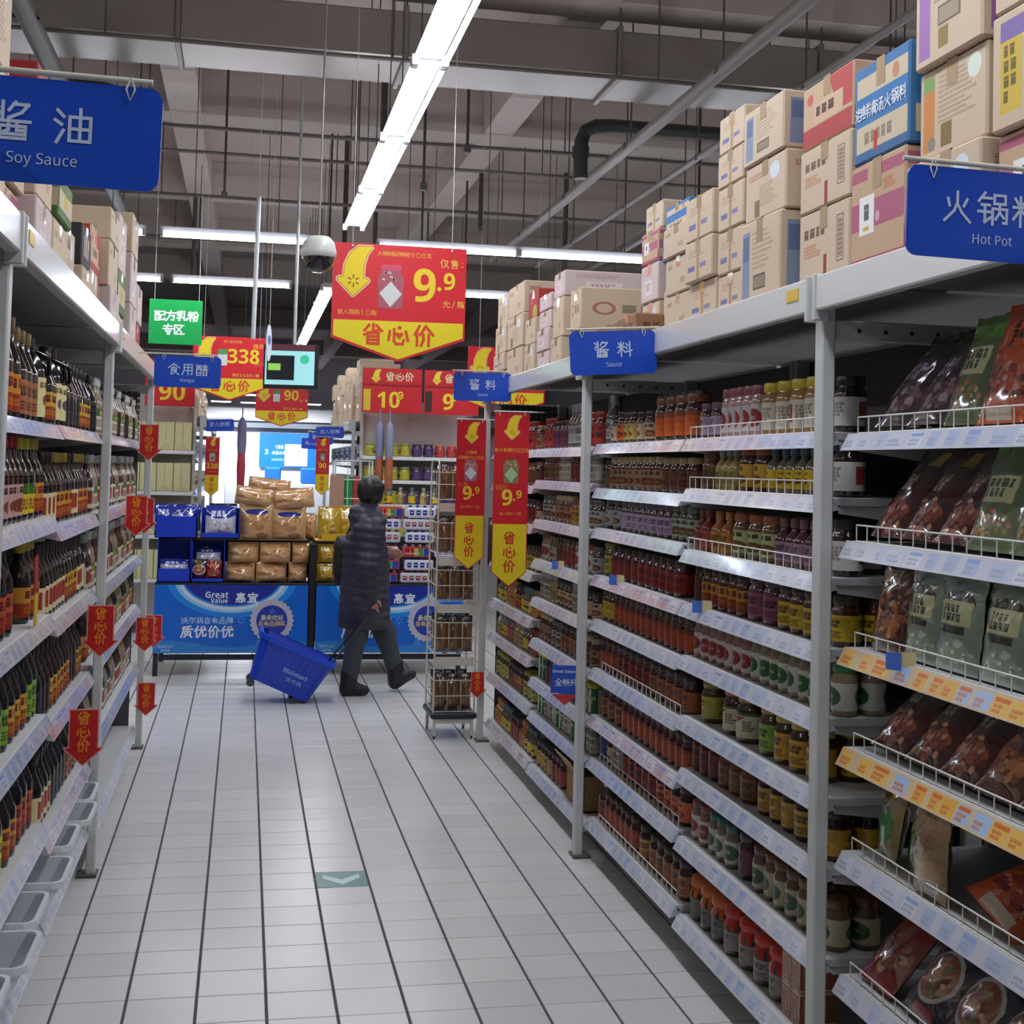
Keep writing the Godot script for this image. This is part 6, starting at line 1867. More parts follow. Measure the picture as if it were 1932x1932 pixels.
func build_promotion() -> void:
	var Z := -6.2
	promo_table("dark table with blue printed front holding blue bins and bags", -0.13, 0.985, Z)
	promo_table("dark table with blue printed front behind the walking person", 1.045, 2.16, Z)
	var T := 0.686
	# black upright between the tables and a sheet added to darken gaps behind goods
	solo("table_divider", boxm(Vector3(0.05, 0.98, 0.3), 0.004), mat("15161c", 0.5), "black upright panel between the two promotion tables", "panel", Vector3(1.015, 0.492, -6.36))
	solo("added_dark_sheet", boxm(Vector3(2.2, 0.33, 0.012), 0.0), mat("22242c", 0.6), "dark sheet added to darken the gaps behind the goods on the promotion tables", "board", Vector3(1.0, 0.852, -6.72))
	# thin plank between the two layers
	solo("display_plank", boxm(Vector3(0.95, 0.012, 0.4), 0.002), mat("6a5038", 0.6), "thin brown board dividing the two layers of bags", "board", Vector3(0.5, 1.005, Z - 0.28))
	var fr := thing("plank_support", "dark posts carrying the brown board behind the bags", "support", Vector3(0.5, T, Z - 0.46))
	for x: float in [-0.47, -0.14, 0.46]:
		part(fr, "post", boxm(Vector3(0.02, 0.312, 0.02)), mat("3a3a40", 0.5), Vector3(x, 0.156, 0))
	dump_bin("blue display bin standing low beside the bottle rack", Vector3(0.0, T, Z - 0.16), 0.24, 0.32, 0.1)
	dump_bin("blue display bin with dark and pink bags under the plank", Vector3(0.245, T, Z - 0.16), 0.24, 0.31, 0.03)
	dump_bin("blue display bin with a tall front on the upper layer", Vector3(0.005, 1.012, Z - 0.16), 0.3, 0.21, 0.16)
	dump_bin("blue display bin with a white and blue bag on the upper layer", Vector3(0.325, 1.012, Z - 0.16), 0.28, 0.22, 0.04)
	pouch("blueclear", 0.2, 0.1, 0.06, Vector3(0.0, T + 0.07, Z - 0.06), Basis(Vector3.RIGHT, -0.3), "pale bag peeping out of the low blue bin")
	for k in 3:
		pouch("blueclear", 0.18, 0.2, 0.06, Vector3(-0.08 + 0.085 * k, 1.06, Z - 0.1 - 0.02 * k), Basis(Vector3.RIGHT, -0.15).rotated(Vector3.UP, 0.2 * (k - 1)), "blue topped bag standing in the tall-fronted blue bin", "bags in the tall-fronted bin")
	pouch("blueclear", 0.22, 0.21, 0.07, Vector3(0.325, 1.05, Z - 0.06), Basis(Vector3.RIGHT, -0.2), "white and blue bag standing in the upper blue bin")
	pouch("purple", 0.2, 0.19, 0.06, Vector3(0.34, 1.08, Z - 0.16), Basis(Vector3.RIGHT, -0.15), "dark red bag behind the white and blue bag")
	pouch("red", 0.11, 0.13, 0.05, Vector3(0.29, T + 0.03, Z - 0.05), Basis(Vector3.RIGHT, -0.15), "pink and red bag in the open blue bin")
	pouch("bowl", 0.12, 0.14, 0.05, Vector3(0.18, T + 0.03, Z - 0.07), Basis(Vector3.RIGHT, -0.15), "dark bag beside the pink and red bag")
	pouch("blueclear", 0.18, 0.12, 0.06, Vector3(0.245, T + 0.15, Z - 0.1), Basis(Vector3.RIGHT, -0.6), "grey blue bag lying on top of the dark bag")
	# biscuit bags
	var I := Basis.IDENTITY
	for r in 2:
		for k in 3:
			var w := 0.215 if k < 2 else 0.13
			bag("cookiesplain", Vector3([0.475, 0.71, 0.905][k] + (0.025 if r == 1 else 0.0), T + 0.072 + r * 0.148, Z - 0.12), Vector3(w, 0.145, 0.2), I.rotated(Vector3.UP, rng.randf_range(-0.12, 0.12)), "brown bag of round biscuits lying under the plank", "biscuit bags under the plank")
	bag("cookies", Vector3(0.585, 1.14, Z - 0.12), Vector3(0.235, 0.26, 0.17), I.rotated(Vector3.UP, 0.05), "biscuit bag with a blue oval standing on the plank")
	bag("cookies", Vector3(0.83, 1.13, Z - 0.13), Vector3(0.24, 0.24, 0.17), I.rotated(Vector3.UP, -0.06), "biscuit bag with a thin blue stripe standing on the plank")
	bag("cookiesplain", Vector3(0.98, 1.1, Z - 0.28), Vector3(0.12, 0.19, 0.16), I, "small biscuit bag tucked behind at the end of the plank")
	bag("cookiesplain", Vector3(0.57, 1.325, Z - 0.15), Vector3(0.27, 0.13, 0.22), I.rotated(Vector3.BACK, -0.12), "puffy biscuit bag lying on the blue oval bag")
	bag("cookiesplain", Vector3(0.86, 1.315, Z - 0.15), Vector3(0.29, 0.14, 0.22), I.rotated(Vector3.BACK, 0.1), "puffy biscuit bag lying on the thin stripe bag")
	bag("cookiesplain", Vector3(0.68, 1.41, Z - 0.34), Vector3(0.3, 0.1, 0.2), I.rotated(Vector3.BACK, -0.1), "flat biscuit bag lying at the back on top of the pile")
	bag("cookiesplain", Vector3(0.68, 1.2, Z - 0.36), Vector3(0.42, 0.36, 0.2), I, "large biscuit bag behind the standing bags")
	# yellow goods
	var yb := thing("yellow_tray", "yellow display tray holding yellow bags", "tray", Vector3(1.19, 1.0, Z - 0.2))
	part(yb, "body", boxm(Vector3(0.33, 0.01, 0.26), 0.0), mat("c99a1c", 0.4), Vector3(0, 0.005, 0))
	part(yb, "front_lip", boxm(Vector3(0.27, 0.055, 0.006), 0.0), mat("d3a41c", 0.4), Vector3(0.02, 0.03, 0.13))
	for sx: float in [-0.155, 0.155]:
		for sz: float in [-0.1, 0.1]:
			part(yb, "leg", boxm(Vector3(0.02, 0.313, 0.02)), mat("2a2a30", 0.5), Vector3(sx, -0.157, sz))
	for k in 2:
		pouch("yellow", 0.165, 0.25, 0.1, Vector3(1.13 + 0.15 * k, 1.012, Z - 0.12 - 0.06 * k), I, "yellow snack bag standing on the yellow tray", "yellow bags on the tray")
	for k in 4:
		pouch("yellow", 0.14, 0.14, 0.08, Vector3(1.12 + 0.13 * (k % 2), T + 0.002 + 0.148 * (k / 2), Z - 0.12), I, "yellow snack bag stacked below the yellow tray", "yellow bags under the tray")
	# packs of small bottles and cans in film
	var pk := [[1.55, 0.0, 0], [1.79, 0.0, 2], [1.56, 0.1, 0], [1.82, 0.1, 1], [1.55, 0.2, 2], [1.8, 0.2, 0], [1.56, 0.31, 2], [1.82, 0.31, 1], [1.56, 0.41, 1], [1.8, 0.41, 2], [1.58, 0.5, 0], [1.83, 0.5, 1], [2.05, 0.0, 1], [2.06, 0.1, 0], [2.05, 0.2, 1], [2.06, 0.31, 2], [2.05, 0.41, 0]]
	var pw := ["striped red and green", "blue and white", "red and white"]
	for k in pk.size():
		var a: Array = pk[k]
		var o := thing("shrink_pack", "%s bottle pack, layer %s behind the walking person" % [pw[a[2]], ["one", "two", "three", "four", "five", "six"][int(a[1] / 0.1)]], "pack", Vector3(a[0], T + a[1], Z - 0.14), 0.0, pw[a[2]] + " packs layer %d" % int(a[1] / 0.1))
		part(o, "wrap", boxm(Vector3(0.225, 0.08, 0.2), 0.012, Vector3(0, 0.042, 0)), tmat("pack%d" % a[2], stripe_image(a[2]), 0.2, "ffffff", 0.7))
		for e in 4:
			var c := Shape.new()
			c.lathe([Vector2(0.012, 0.08), Vector2(0.013, 0.098), Vector2(0, 0.098)], 8, Vector3(-0.084 + 0.056 * e, 0, 0.06))
			part(o, "bottle_cap", c.mesh(), mat(["c9ccd0", "26368c", "b83038"][a[2]], 0.3))
	for k in 6:
		vessel_thing("yellowbottle" if k % 2 else "clearyellow", Vector3(1.5 + 0.09 * k, T + 0.6, Z - 0.2), "small bottle standing on top of the wrapped packs", "bottles on the packs")
	build_wire_stand()


func build_wire_stand() -> void:
	# wire display stand with five tiers at the end of the jar rack
	var x0 := 1.605
	var x1 := 1.845
	var za := -3.73
	var zb := -4.06
	var o := thing("wire_stand", "cream wire stand with five tiers of bagged noodles beside the rack end", "stand", Vector3((x0 + x1) / 2, 0, (za + zb) / 2))
	var cx := (x0 + x1) / 2
	var cz := (za + zb) / 2
	var cream := mat("cdc9bb", 0.4)
	part(o, "base_frame", boxm(Vector3(x1 - x0 + 0.03, 0.035, za - zb + 0.03), 0.008), mat("2a2c34", 0.4), Vector3(0, 0.135, 0))
	for sx: float in [-1.0, 1.0]:
		for sz: float in [-1.0, 1.0]:
			var l := part(o, "leg", boxm(Vector3(0.018, 0.1, 0.018), 0.002), cream, Vector3(sx * (x1 - x0) / 2 * 0.92, 0.068, sz * (za - zb) / 2 * 0.92))
			part(l, "foot", boxm(Vector3(0.012, 0.018, 0.012), 0.002), mat("5a4038", 0.5), Vector3(0, -0.059, 0))
	var fr := Shape.new()
	for sx: float in [-1.0, 1.0]:
		var x := sx * (x1 - x0) / 2
		var zz := (za - zb) / 2
		fr.tube([Vector3(x, 0.15, zz), Vector3(x, 1.58, zz), Vector3(x, 1.62, zz - 0.03), Vector3(x, 1.62, -zz + 0.03), Vector3(x, 1.58, -zz), Vector3(x, 0.15, -zz)], 0.006, 6)
	part(o, "frame", fr.mesh(), cream)
	var hs := [0.16, 0.495, 0.8, 1.075, 1.39]
	for k in 5:
		var y: float = hs[k]
		var q := Shape.new()
		var hx := (x1 - x0) / 2
		var hz := (za - zb) / 2
		for yy: float in [0.0, 0.09, 0.18]:
			if k == 4 and yy > 0.15:
				yy = 0.16
			q.tube([Vector3(-hx, y + yy, hz), Vector3(hx, y + yy, hz), Vector3(hx, y + yy, -hz), Vector3(-hx, y + yy, -hz), Vector3(-hx, y + yy, hz)], 0.003, 5)
		for e in 4:
			var x := -hx + 2 * hx * e / 3.0
			q.tube([Vector3(x, y + 0.18, hz), Vector3(x, y, hz), Vector3(x, y, -hz)], 0.0025, 5)
			var z := -hz + 2 * hz * e / 3.0
			q.tube([Vector3(-hx, y + 0.18, z), Vector3(-hx, y, z), Vector3(hx, y, z)], 0.0025, 5)
		part(o, "wire_basket", q.mesh(), cream)
		part(o, "tier_board", boxm(Vector3(0.225, 0.05, 0.008), 0.002), cream, Vector3(0, y - 0.045, hz - 0.008))
		for e in 3:
			for d in 2:
				pouch("noodle", 0.07, 0.21, 0.055, Vector3(cx - 0.078 + 0.076 * e, y + 0.006, cz + 0.1 - 0.13 * d), Basis(Vector3.RIGHT, -0.06).rotated(Vector3.UP, rng.randf_range(-0.2, 0.2)), "bag of brown dried noodles on the %s tier of the wire stand" % ["lowest", "second", "third", "fourth", "top"][k], "noodle bags, %s tier" % ["lowest", "second", "third", "fourth", "top"][k], "noodle_bag", "bag")


# ------------------------------------------------------------------ beyond the promotion tables
func end_shelves(label: String, x0: float, x1: float, z: float, hs: Array) -> void:
	var o := thing("end_shelving", label, "shelves", Vector3((x0 + x1) / 2, 0, z))
	var w := x1 - x0
	part(o, "back_panel", boxm(Vector3(w, 2.2, 0.02), 0.0), mat("c3bfb8", 0.6), Vector3(0, 1.105, -0.32))
	for e: float in [-1.0, 1.0]:
		part(o, "upright", boxm(Vector3(0.03, 2.08, 0.04), 0.003), mat("c9c7be", 0.4), Vector3(e * (w / 2 - 0.015), 1.04, -0.28))
	for h: float in hs:
		part(o, "shelf", boxm(Vector3(w - 0.01, 0.035, 0.3), 0.004), mat("dedfdd", 0.4), Vector3(0, h - 0.018, -0.15))


func far_rack(label: String, dir: float, front: float, z0: float, z1: float, names: String, tops: Array) -> void:
	shelf_unit(label, dir, front, z0, z1, [1.62, 1.3, 0.98, 0.66, 0.34], 0.4, [0], {}, 0.0, "8a8880")
	for s in 3:
		fill(dir, front, [1.62, 1.3, 0.98][s], s, z0 + 0.05, minf(z1 - 0.05, z0 + 40.0), [["tinwhite", "tinblue"], ["tingold", "tinwhite"], ["tinblue", "tingold"]][s], names, 1)
	var y := 2.02
	storage_rack(label.replace("shelves", "frame over the shelves"), dir, front - dir * 0.06, [z1 + 0.03, z0 - 0.03], 0.9, y)
	var i := 0
	var z := z0 + 0.1
	while z < z1 - 0.4:
		var w := rng.randf_range(0.34, 0.5)
		stack(dir, front + dir * rng.randf_range(0.0, 0.05), z, z + w, tops[i % tops.size()], ["plain", "sticker", "emblem", "small"].slice(0, tops[i % tops.size()].size() - 1), 0.36, names + " rack")
		z += w + 0.02
		i += 1


func build_far() -> void:
	kinds["tinwhite"] = ["can", 0.06, 0.17, "c9ccd0", "b8bcc4", "cfd6dc", "spot", "white milk powder tin"]
	kinds["tinblue"] = ["can", 0.06, 0.17, "4a6aa8", "b8bcc4", "6a8cc4", "plain", "blue milk powder tin"]
	kinds["tingold"] = ["can", 0.06, 0.17, "b09a5c", "c8b878", "c8b070", "spot", "gold milk powder tin"]
	kinds["tubyellow"] = ["jar", 0.052, 0.125, "a39a2c", "8c9a3c", "b5aa3a", "spot", "olive yellow tub"]
	kinds["tubpurple"] = ["jar", 0.05, 0.125, "3c2a4a", "4a3c5c", "5a3f70", "spot", "dark purple tub"]
	kinds["tubred"] = ["jar", 0.05, 0.12, "a83a3c", "c86a5c", "b8443c", "spot", "red tub"]
	# end shelves with pale yellow packs
	end_shelves("white end shelves of pale yellow packs behind the blue bins", -0.62, 0.03, -8.75, [1.68, 1.3, 0.9, 0.5, 0.15])
	for s in 4:
		for k in 4:
			var y: float = [1.68, 1.3, 0.9, 0.5][s]
			var o := thing("milk_pack", "pale yellow folded gift pack on the %s end shelf beyond the table" % ORD[s], "pack", Vector3(-0.08 - 0.15 * k, y, -8.88), 0.0, "pale yellow packs, %s end shelf" % ORD[s])
			part(o, "box", boxm(Vector3(0.145, 0.26, 0.2), 0.004, Vector3(0, 0.132, 0)), mat("d3cf9c", 0.5))
			var fq := Shape.new()
			fq.plate(PackedVector2Array([Vector2(-0.066, 0.004), Vector2(0.066, 0.004), Vector2(0, 0.07)]), 0.1, 0.104)
			part(o, "folded_corner", fq.mesh(), mat("c6c188", 0.5))
			part(o, "ridge", boxm(Vector3(0.004, 0.19, 0.006), 0.0), mat("bdb87e", 0.5), Vector3(0, 0.165, 0.102))
	# end shelves with tubs
	end_shelves("white end shelves of coloured tubs behind the walking person", 1.57, 2.62, -8.75, [1.675, 1.45, 1.22, 0.9, 0.5])
	for s in 4:
		var y: float = [1.675, 1.45, 1.22, 0.9][s]
		for k in 9:
			var kk: String = "tubyellow" if k < 4 else ("tubpurple" if k < 6 else "tubred")
			if s == 1:
				kk = "tubyellow" if k < 4 else "tubpurple"
			if s == 2:
				kk = "tubyellow" if k < 3 else "tubpurple"
			vessel_thing(kk, Vector3(1.65 + 0.112 * k, y, -8.84), "%s on the %s end shelf behind the walking person" % [kinds[kk][7], ORD[s]], "%s tubs, %s end shelf" % [kinds[kk][7], ORD[s]])
	# red price toppers
	var tp := [["red topper with a yellow card and price 10.9", 1.825, 2.29, 0.56, "10", "9", "d4b82c"], ["red topper with a dark brown card and price 9.9", 2.39, 2.29, 0.52, "9", "9", "3a2418"], ["red topper ending in 90 above the pale yellow packs", -0.2, 2.29, 0.44, "90", "", ""]]
	for k in 3:
		var a: Array = tp[k]
		var o := thing("price_topper", a[0], "sign", Vector3(a[1], a[2], -8.62), -0.06 if k == 1 else 0.0)
		var w: float = a[3]
		part(o, "board", boxm(Vector3(w, 0.42, 0.02), 0.002), mat("c81c22", 0.4))
		part(o, "ledge", boxm(Vector3(w, 0.02, 0.03), 0.002), mat("b0181e", 0.4), Vector3(0, 0.06, 0.006))
		if k < 2:
			add_arrow(o, Vector3(-w * 0.28, 0.135, 0.011), 0.075)
			part(o, "lettering", lettering("省心价", 0.085, 0.12, 1.05), mat("e8d2a0", 0.5), Vector3(w * 0.12, 0.135, 0.0115))
			part(o, "product_card", boxm(Vector3(0.065, 0.2, 0.002), 0.0), mat(a[6], 0.4), Vector3(-w * 0.42, -0.09, 0.011))
			part(o, "price_digit", latin(a[4], 0.15, true), mat("efd02a", 0.45), Vector3(-w * 0.06, -0.09, 0.0115))
			part(o, "price_digit", latin(a[5], 0.075, true), mat("efd02a", 0.45), Vector3(w * 0.14 if a[4].length() == 2 else w * 0.06, -0.045, 0.0115))
		else:
			part(o, "price_digit", latin("90", 0.16, true), mat("efd02a", 0.45), Vector3(0.02, -0.08, 0.0115))
		for e: float in [-0.42, 0.42]:
			part(o, "support", boxm(Vector3(0.02, 0.02, 0.46), 0.0), mat("b8b6ae", 0.4), Vector3(e * w, -0.2, -0.23))
	far_rack("white shelves of milk powder tins behind the pale yellow packs", -1.0, 0.03, -13.8, -9.2, "of the infant milk aisle", [[2.022, 2.2, 2.38], [2.022, 2.25], [2.022, 2.18, 2.34, 2.48]])
	far_rack("white shelves of milk powder tins behind the coloured tubs", 1.0, 1.56, -13.8, -9.2, "of the adult milk aisle", [[2.022, 2.2, 2.4, 2.6], [2.022, 2.25, 2.45], [2.022, 2.3, 2.5, 2.68]])
	aisle_sign("婴儿奶粉", "", "small blue sign over the infant milk aisle", Vector3(0.24, 1.935, -9.2), Vector3(0, 0, 0.05), 0.27, 0.115, -0.04)
	aisle_sign("成人奶粉", "", "small blue sign over the adult milk aisle", Vector3(1.29, 1.895, -9.2), Vector3(0, 0, 0.04), 0.27, 0.115, 0.04)
	aisle_sign("婴儿奶粉", "", "tiny blue sign behind the adult milk sign", Vector3(1.3, 1.87, -11.0), Vector3(0, 0, -0.08), 0.27, 0.115, 0.16)
	aisle_sign("成人奶粉", "", "tiny blue sign farthest down the milk aisle", Vector3(1.3, 1.83, -12.5), Vector3(0, 0, -0.05), 0.3, 0.13, 0.16)
	price_banner("small red banner with a tin picture beside the infant milk shelves", Vector3(0.182, 1.815, -9.2), 0.13, 0.56, 0.0, ["c9ccc8", "5a8a5c", "6a9a6c", "现价"], ["奶粉900克"], "338")
	price_banner("small red banner with a tin picture beside the adult milk shelves", Vector3(1.228, 1.845, -9.2), 0.13, 0.56, 0.0, ["8a8480", "5a4a44", "c9c4bc", "现价"], ["奶粉900克"], "90")
	price_board("red and yellow price board showing 338 beyond the tables", Vector3(0.335, 2.45, -8.0), 0.0, 0.64, "338", "", true, "罐")
	price_board("red and yellow price board showing 90 under the screen", Vector3(0.828, 2.21, -9.5), 0.0, 0.51, "90", "", true, "罐")
	price_board("red and yellow price board half hidden behind the end of the jar rack", Vector3(2.42, 2.29, -6.0), 0.0, 0.6, "9", "9", false, "瓶")
	# green hanging sign
	var gs := thing("green_sign", "green hanging sign with white lettering beyond the bottle rack", "sign", Vector3(-0.11, 2.735, -7.5))
	part(gs, "board", platem(PackedVector2Array([Vector2(-0.22, -0.183), Vector2(0.21, -0.183), Vector2(0.21, 0.19), Vector2(-0.22, 0.19)]), 0.006), mat("12a24c", 0.4))
	part(gs, "lettering", lettering("配方乳粉", 0.09, 0.14, 1.0), mat("e4efe6", 0.5), Vector3(0.0, 0.055, 0.001))
	part(gs, "lettering", lettering("专区", 0.09, 0.14, 1.0), mat("e4efe6", 0.5), Vector3(-0.02, -0.06, 0.001))
	var gw := Shape.new()
	gw.tube([Vector3(0, 0.18, 0), Vector3(0, 2.27, 0)], 0.002, 5)
	for e: float in [-0.18, 0.18]:
		part(gs, "hanging_wire", gw.mesh(), mat("c9c8c4", 0.4), Vector3(e, 0, 0))
	# hanging screen
	var tv := thing("hanging_screen", "hanging screen with a pale blue and black picture", "television", Vector3(0.80, 2.295, -6.0), -0.12)
	part(tv, "case", boxm(Vector3(0.4, 0.33, 0.05), 0.006), mat("1a1a1e", 0.35))
	part(tv, "screen", boxm(Vector3(0.36, 0.25, 0.002), 0.0), glow("8cc2c4", 0.55), Vector3(-0.008, -0.01, 0.026))
	part(tv, "screen_dark_field", boxm(Vector3(0.2, 0.18, 0.002), 0.0), mat("20262c", 0.2), Vector3(-0.075, -0.01, 0.028))
	part(tv, "screen_text", boxm(Vector3(0.09, 0.05, 0.001), 0.0), glow("86b850", 0.5), Vector3(-0.12, -0.005, 0.0296))
	part(tv, "screen_badge", platem(circle(0.034, 18), 0.001), glow("3cae88", 0.45), Vector3(0.1, 0.055, 0.029))
	part(tv, "top_strip", boxm(Vector3(0.36, 0.045, 0.004), 0.0), mat("6a3040", 0.4), Vector3(-0.008, 0.14, 0.026))
	var tvl := AreaLight3D.new()
	tvl.name = "screen_light"
	tvl.area_size = Vector2(0.36, 0.25)
	tvl.light_color = Color("a8dcdc")
	tvl.light_energy = 0.02
	tvl.shadow_enabled = true
	tv.add_child(tvl)
	tvl.position = Vector3(0, -0.01, 0.033)
	tvl.rotation = Vector3(0, PI, 0)
	var tp2 := Shape.new()
	tp2.tube([Vector3(0.02, 0.16, 0), Vector3(0.02, 2.72, 0)], 0.012, 8)
	part(tv, "pole", tp2.mesh(), mat("b8bcb8", 0.4))
	# white pole with clip and oval disc beside the screen
	var wp := thing("hanging_pole", "white pole hanging down in front of the screen", "pole", Vector3(0.515, 2.4, -5.0))
	var wq := Shape.new()
	wq.tube([Vector3(0, 0, 0), Vector3(0.01, 0.95, 0)], 0.015, 8)
	wq.tube([Vector3(0.01, 0.95, 0), Vector3(0.01, 2.62, 0)], 0.003, 6)
	part(wp, "pole", wq.mesh(), mat("d3d6da", 0.35))
	part(wp, "clip", boxm(Vector3(0.02, 0.04, 0.02), 0.004), mat("dfe2e4", 0.35), Vector3(0.012, 0.93, 0))
	var od := thing("oval_disc", "white oval sign hanging edgeways next to the screen", "sign", Vector3(0.63, 2.43, -5.6), 1.25)
	var oval := PackedVector2Array()
	for k in 24:
		oval.push_back(Vector2(cos(TAU * k / 24) * 0.06, sin(TAU * k / 24) * 0.13))
	part(od, "board", platem(oval, 0.006), mat("d5dbe2", 0.35))
	part(od, "emblem", platem(circle(0.035, 16), 0.001), mat("5a7ab0", 0.4), Vector3(0, 0.02, 0.002))
	var oq := Shape.new()
	oq.tube([Vector3(0, 0.125, 0), Vector3(0, 2.5, 0)], 0.002, 5)
	part(od, "hanging_wire", oq.mesh(), mat("c9c8c4", 0.4))
	# bright back wall: bulkhead, shutter band, posters
	struct("trim_1", boxm(Vector3(18.0, 0.4, 0.6), 0.01), mat("e2e3e3", 0.5), Vector3(1, 3.12, -39.8))
	struct("trim_2", boxm(Vector3(18.0, 0.22, 0.4), 0.01), mat("7c858e", 0.4), Vector3(1, 2.82, -39.9))
	var pb := thing("wall_poster", "blue poster with white lettering on the far wall", "poster", Vector3(1.9, 2.02, -39.98))
	part(pb, "sheet", boxm(Vector3(1.95, 1.1, 0.02), 0.0), mat("1478cc", 0.4))
	part(pb, "lettering", latin("188", 0.12, true), mat("e4eef8", 0.5), Vector3(-0.35, 0.1, 0.012))
	part(pb, "lettering", latin("3", 0.16, true), mat("e4eef8", 0.5), Vector3(-0.75, -0.06, 0.012))
	part(pb, "lettering", lettering("成品有惠价", 0.11, 0.12, 1.05), mat("cfe2f4", 0.5), Vector3(-0.3, -0.08, 0.012))
	part(pb, "lettering", lettering("全新优惠专区", 0.08, 0.12, 1.05), mat("9cc8ee", 0.5), Vector3(-0.35, -0.3, 0.012))
	var ws := thing("wall_notice", "white notice sheet with a printed grid over the blue poster", "poster", Vector3(2.08, 1.87, -39.95))
	part(ws, "sheet", boxm(Vector3(0.72, 0.7, 0.012), 0.0), mat("dde2ea", 0.5))
	var gq := Shape.new()
	for r in 3:
		for c in 3:
			for e in 4:
				gq.box(Vector3(-0.17 + 0.17 * c + (0.075 if e == 0 else (-0.075 if e == 1 else 0.0)), 0.2 - 0.19 * r + (0.065 if e == 2 else (-0.065 if e == 3 else 0.0)), 0.008), Vector3(0.008 if e < 2 else 0.15, 0.13 if e < 2 else 0.008, 0.001))
	part(ws, "printed_grid", gq.mesh(), mat("7a8090", 0.5))
	for k in 2:
		solo("blue_tub", boxm(Vector3(0.5, 0.5, 0.4), 0.05), mat("1f64b4", 0.4), "blue tub standing on the pale counter below the blue poster", "tub", Vector3(1.35 + 1.1 * k, 1.23, -39.0), Basis.IDENTITY, "blue tubs")
	solo("tub_counter", boxm(Vector3(3.6, 0.975, 0.6), 0.02), mat("c4c8cc", 0.5), "pale counter under the blue tubs at the far wall", "counter", Vector3(1.7, 0.489, -39.0))
	# hanging furled umbrellas
	for a in [[1.69, -8.3, "umbrella bundle hanging in front of the tubs", "80849c", "a8603f"], [1.775, -8.25, "second umbrella bundle hanging in front of the tubs", "8a8ea4", "ae6644"], [0.455, -8.3, "slim red and violet umbrella bundle beside the far wall opening", "7a7498", "b04048"]]:
		var o := thing("furled_umbrella", a[2], "umbrella", Vector3(a[0], 1.24, a[1]), 0.0)
		var q := Shape.new()
		q.lathe([Vector2(0.0, 0.0), Vector2(0.03, 0.03), Vector2(0.04, 0.3), Vector2(0.034, 0.42)], 10, Vector3.ZERO, 0.06, 5)
		part(o, "lower_cloth", q.mesh(), mat(a[4], 0.5))
		var q2 := Shape.new()
		q2.lathe([Vector2(0.036, 0.42), Vector2(0.043, 0.5), Vector2(0.04, 0.68), Vector2(0.026, 0.73), Vector2(0.006, 0.75), Vector2(0.005, 0.86)], 10, Vector3.ZERO, 0.06, 5)
		part(o, "upper_cloth", q2.mesh(), mat(a[3], 0.5))
		var q3 := Shape.new()
		q3.tube([Vector3(0, 0.85, 0), Vector3(0, 3.78, 0)], 0.0008, 4)
		part(o, "hanging_wire", q3.mesh(), mat("6a6662", 0.4))
	# wire cart with green and red boxes behind the walking person
	var wc := thing("wire_cart", "white wire cart with green and red boxes behind the tables", "cart", Vector3(1.42, 0, -7.9))
	var cq := Shape.new()
	for sx: float in [-0.16, 0.16]:
		for sz: float in [-0.15, 0.15]:
			cq.tube([Vector3(sx, 0.02, sz), Vector3(sx, 1.62, sz)], 0.008, 6)
	for k in 9:
		var y := 0.3 + 0.165 * k
		cq.tube([Vector3(-0.16, y, 0.15), Vector3(0.16, y, 0.15), Vector3(0.16, y, -0.15), Vector3(-0.16, y, -0.15), Vector3(-0.16, y, 0.15)], 0.005, 5)
	for x: float in [-0.05, 0.06]:
		cq.tube([Vector3(x, 0.3, 0.15), Vector3(x, 1.62, 0.15)], 0.004, 5)
	part(wc, "wire_frame", cq.mesh(), mat("d3d3cc", 0.4))
	part(wc, "base_board", boxm(Vector3(0.3, 0.02, 0.28), 0.0), mat("d3d3cc", 0.4), Vector3(0, 1.22, 0))
	for k in 4:
		solo("boxed_drink", boxm(Vector3(0.068, 0.25, 0.1), 0.003), mat(["1f8a4c", "1f8a4c", "b83a34", "1f8a4c"][k], 0.4), "%s drink box standing in the white wire cart" % ["green", "green", "red", "green"][k], "box", Vector3(1.31 + 0.073 * k, 1.357, -7.84), Basis.IDENTITY, "green boxes in the cart" if k != 2 else "")
	solo("cardboard_sheet", boxm(Vector3(0.11, 0.24, 0.006), 0.0), mat("b08c76", 0.7), "plain brown card standing up between the yellow bags", "card", Vector3(1.19, 1.38, -6.42))


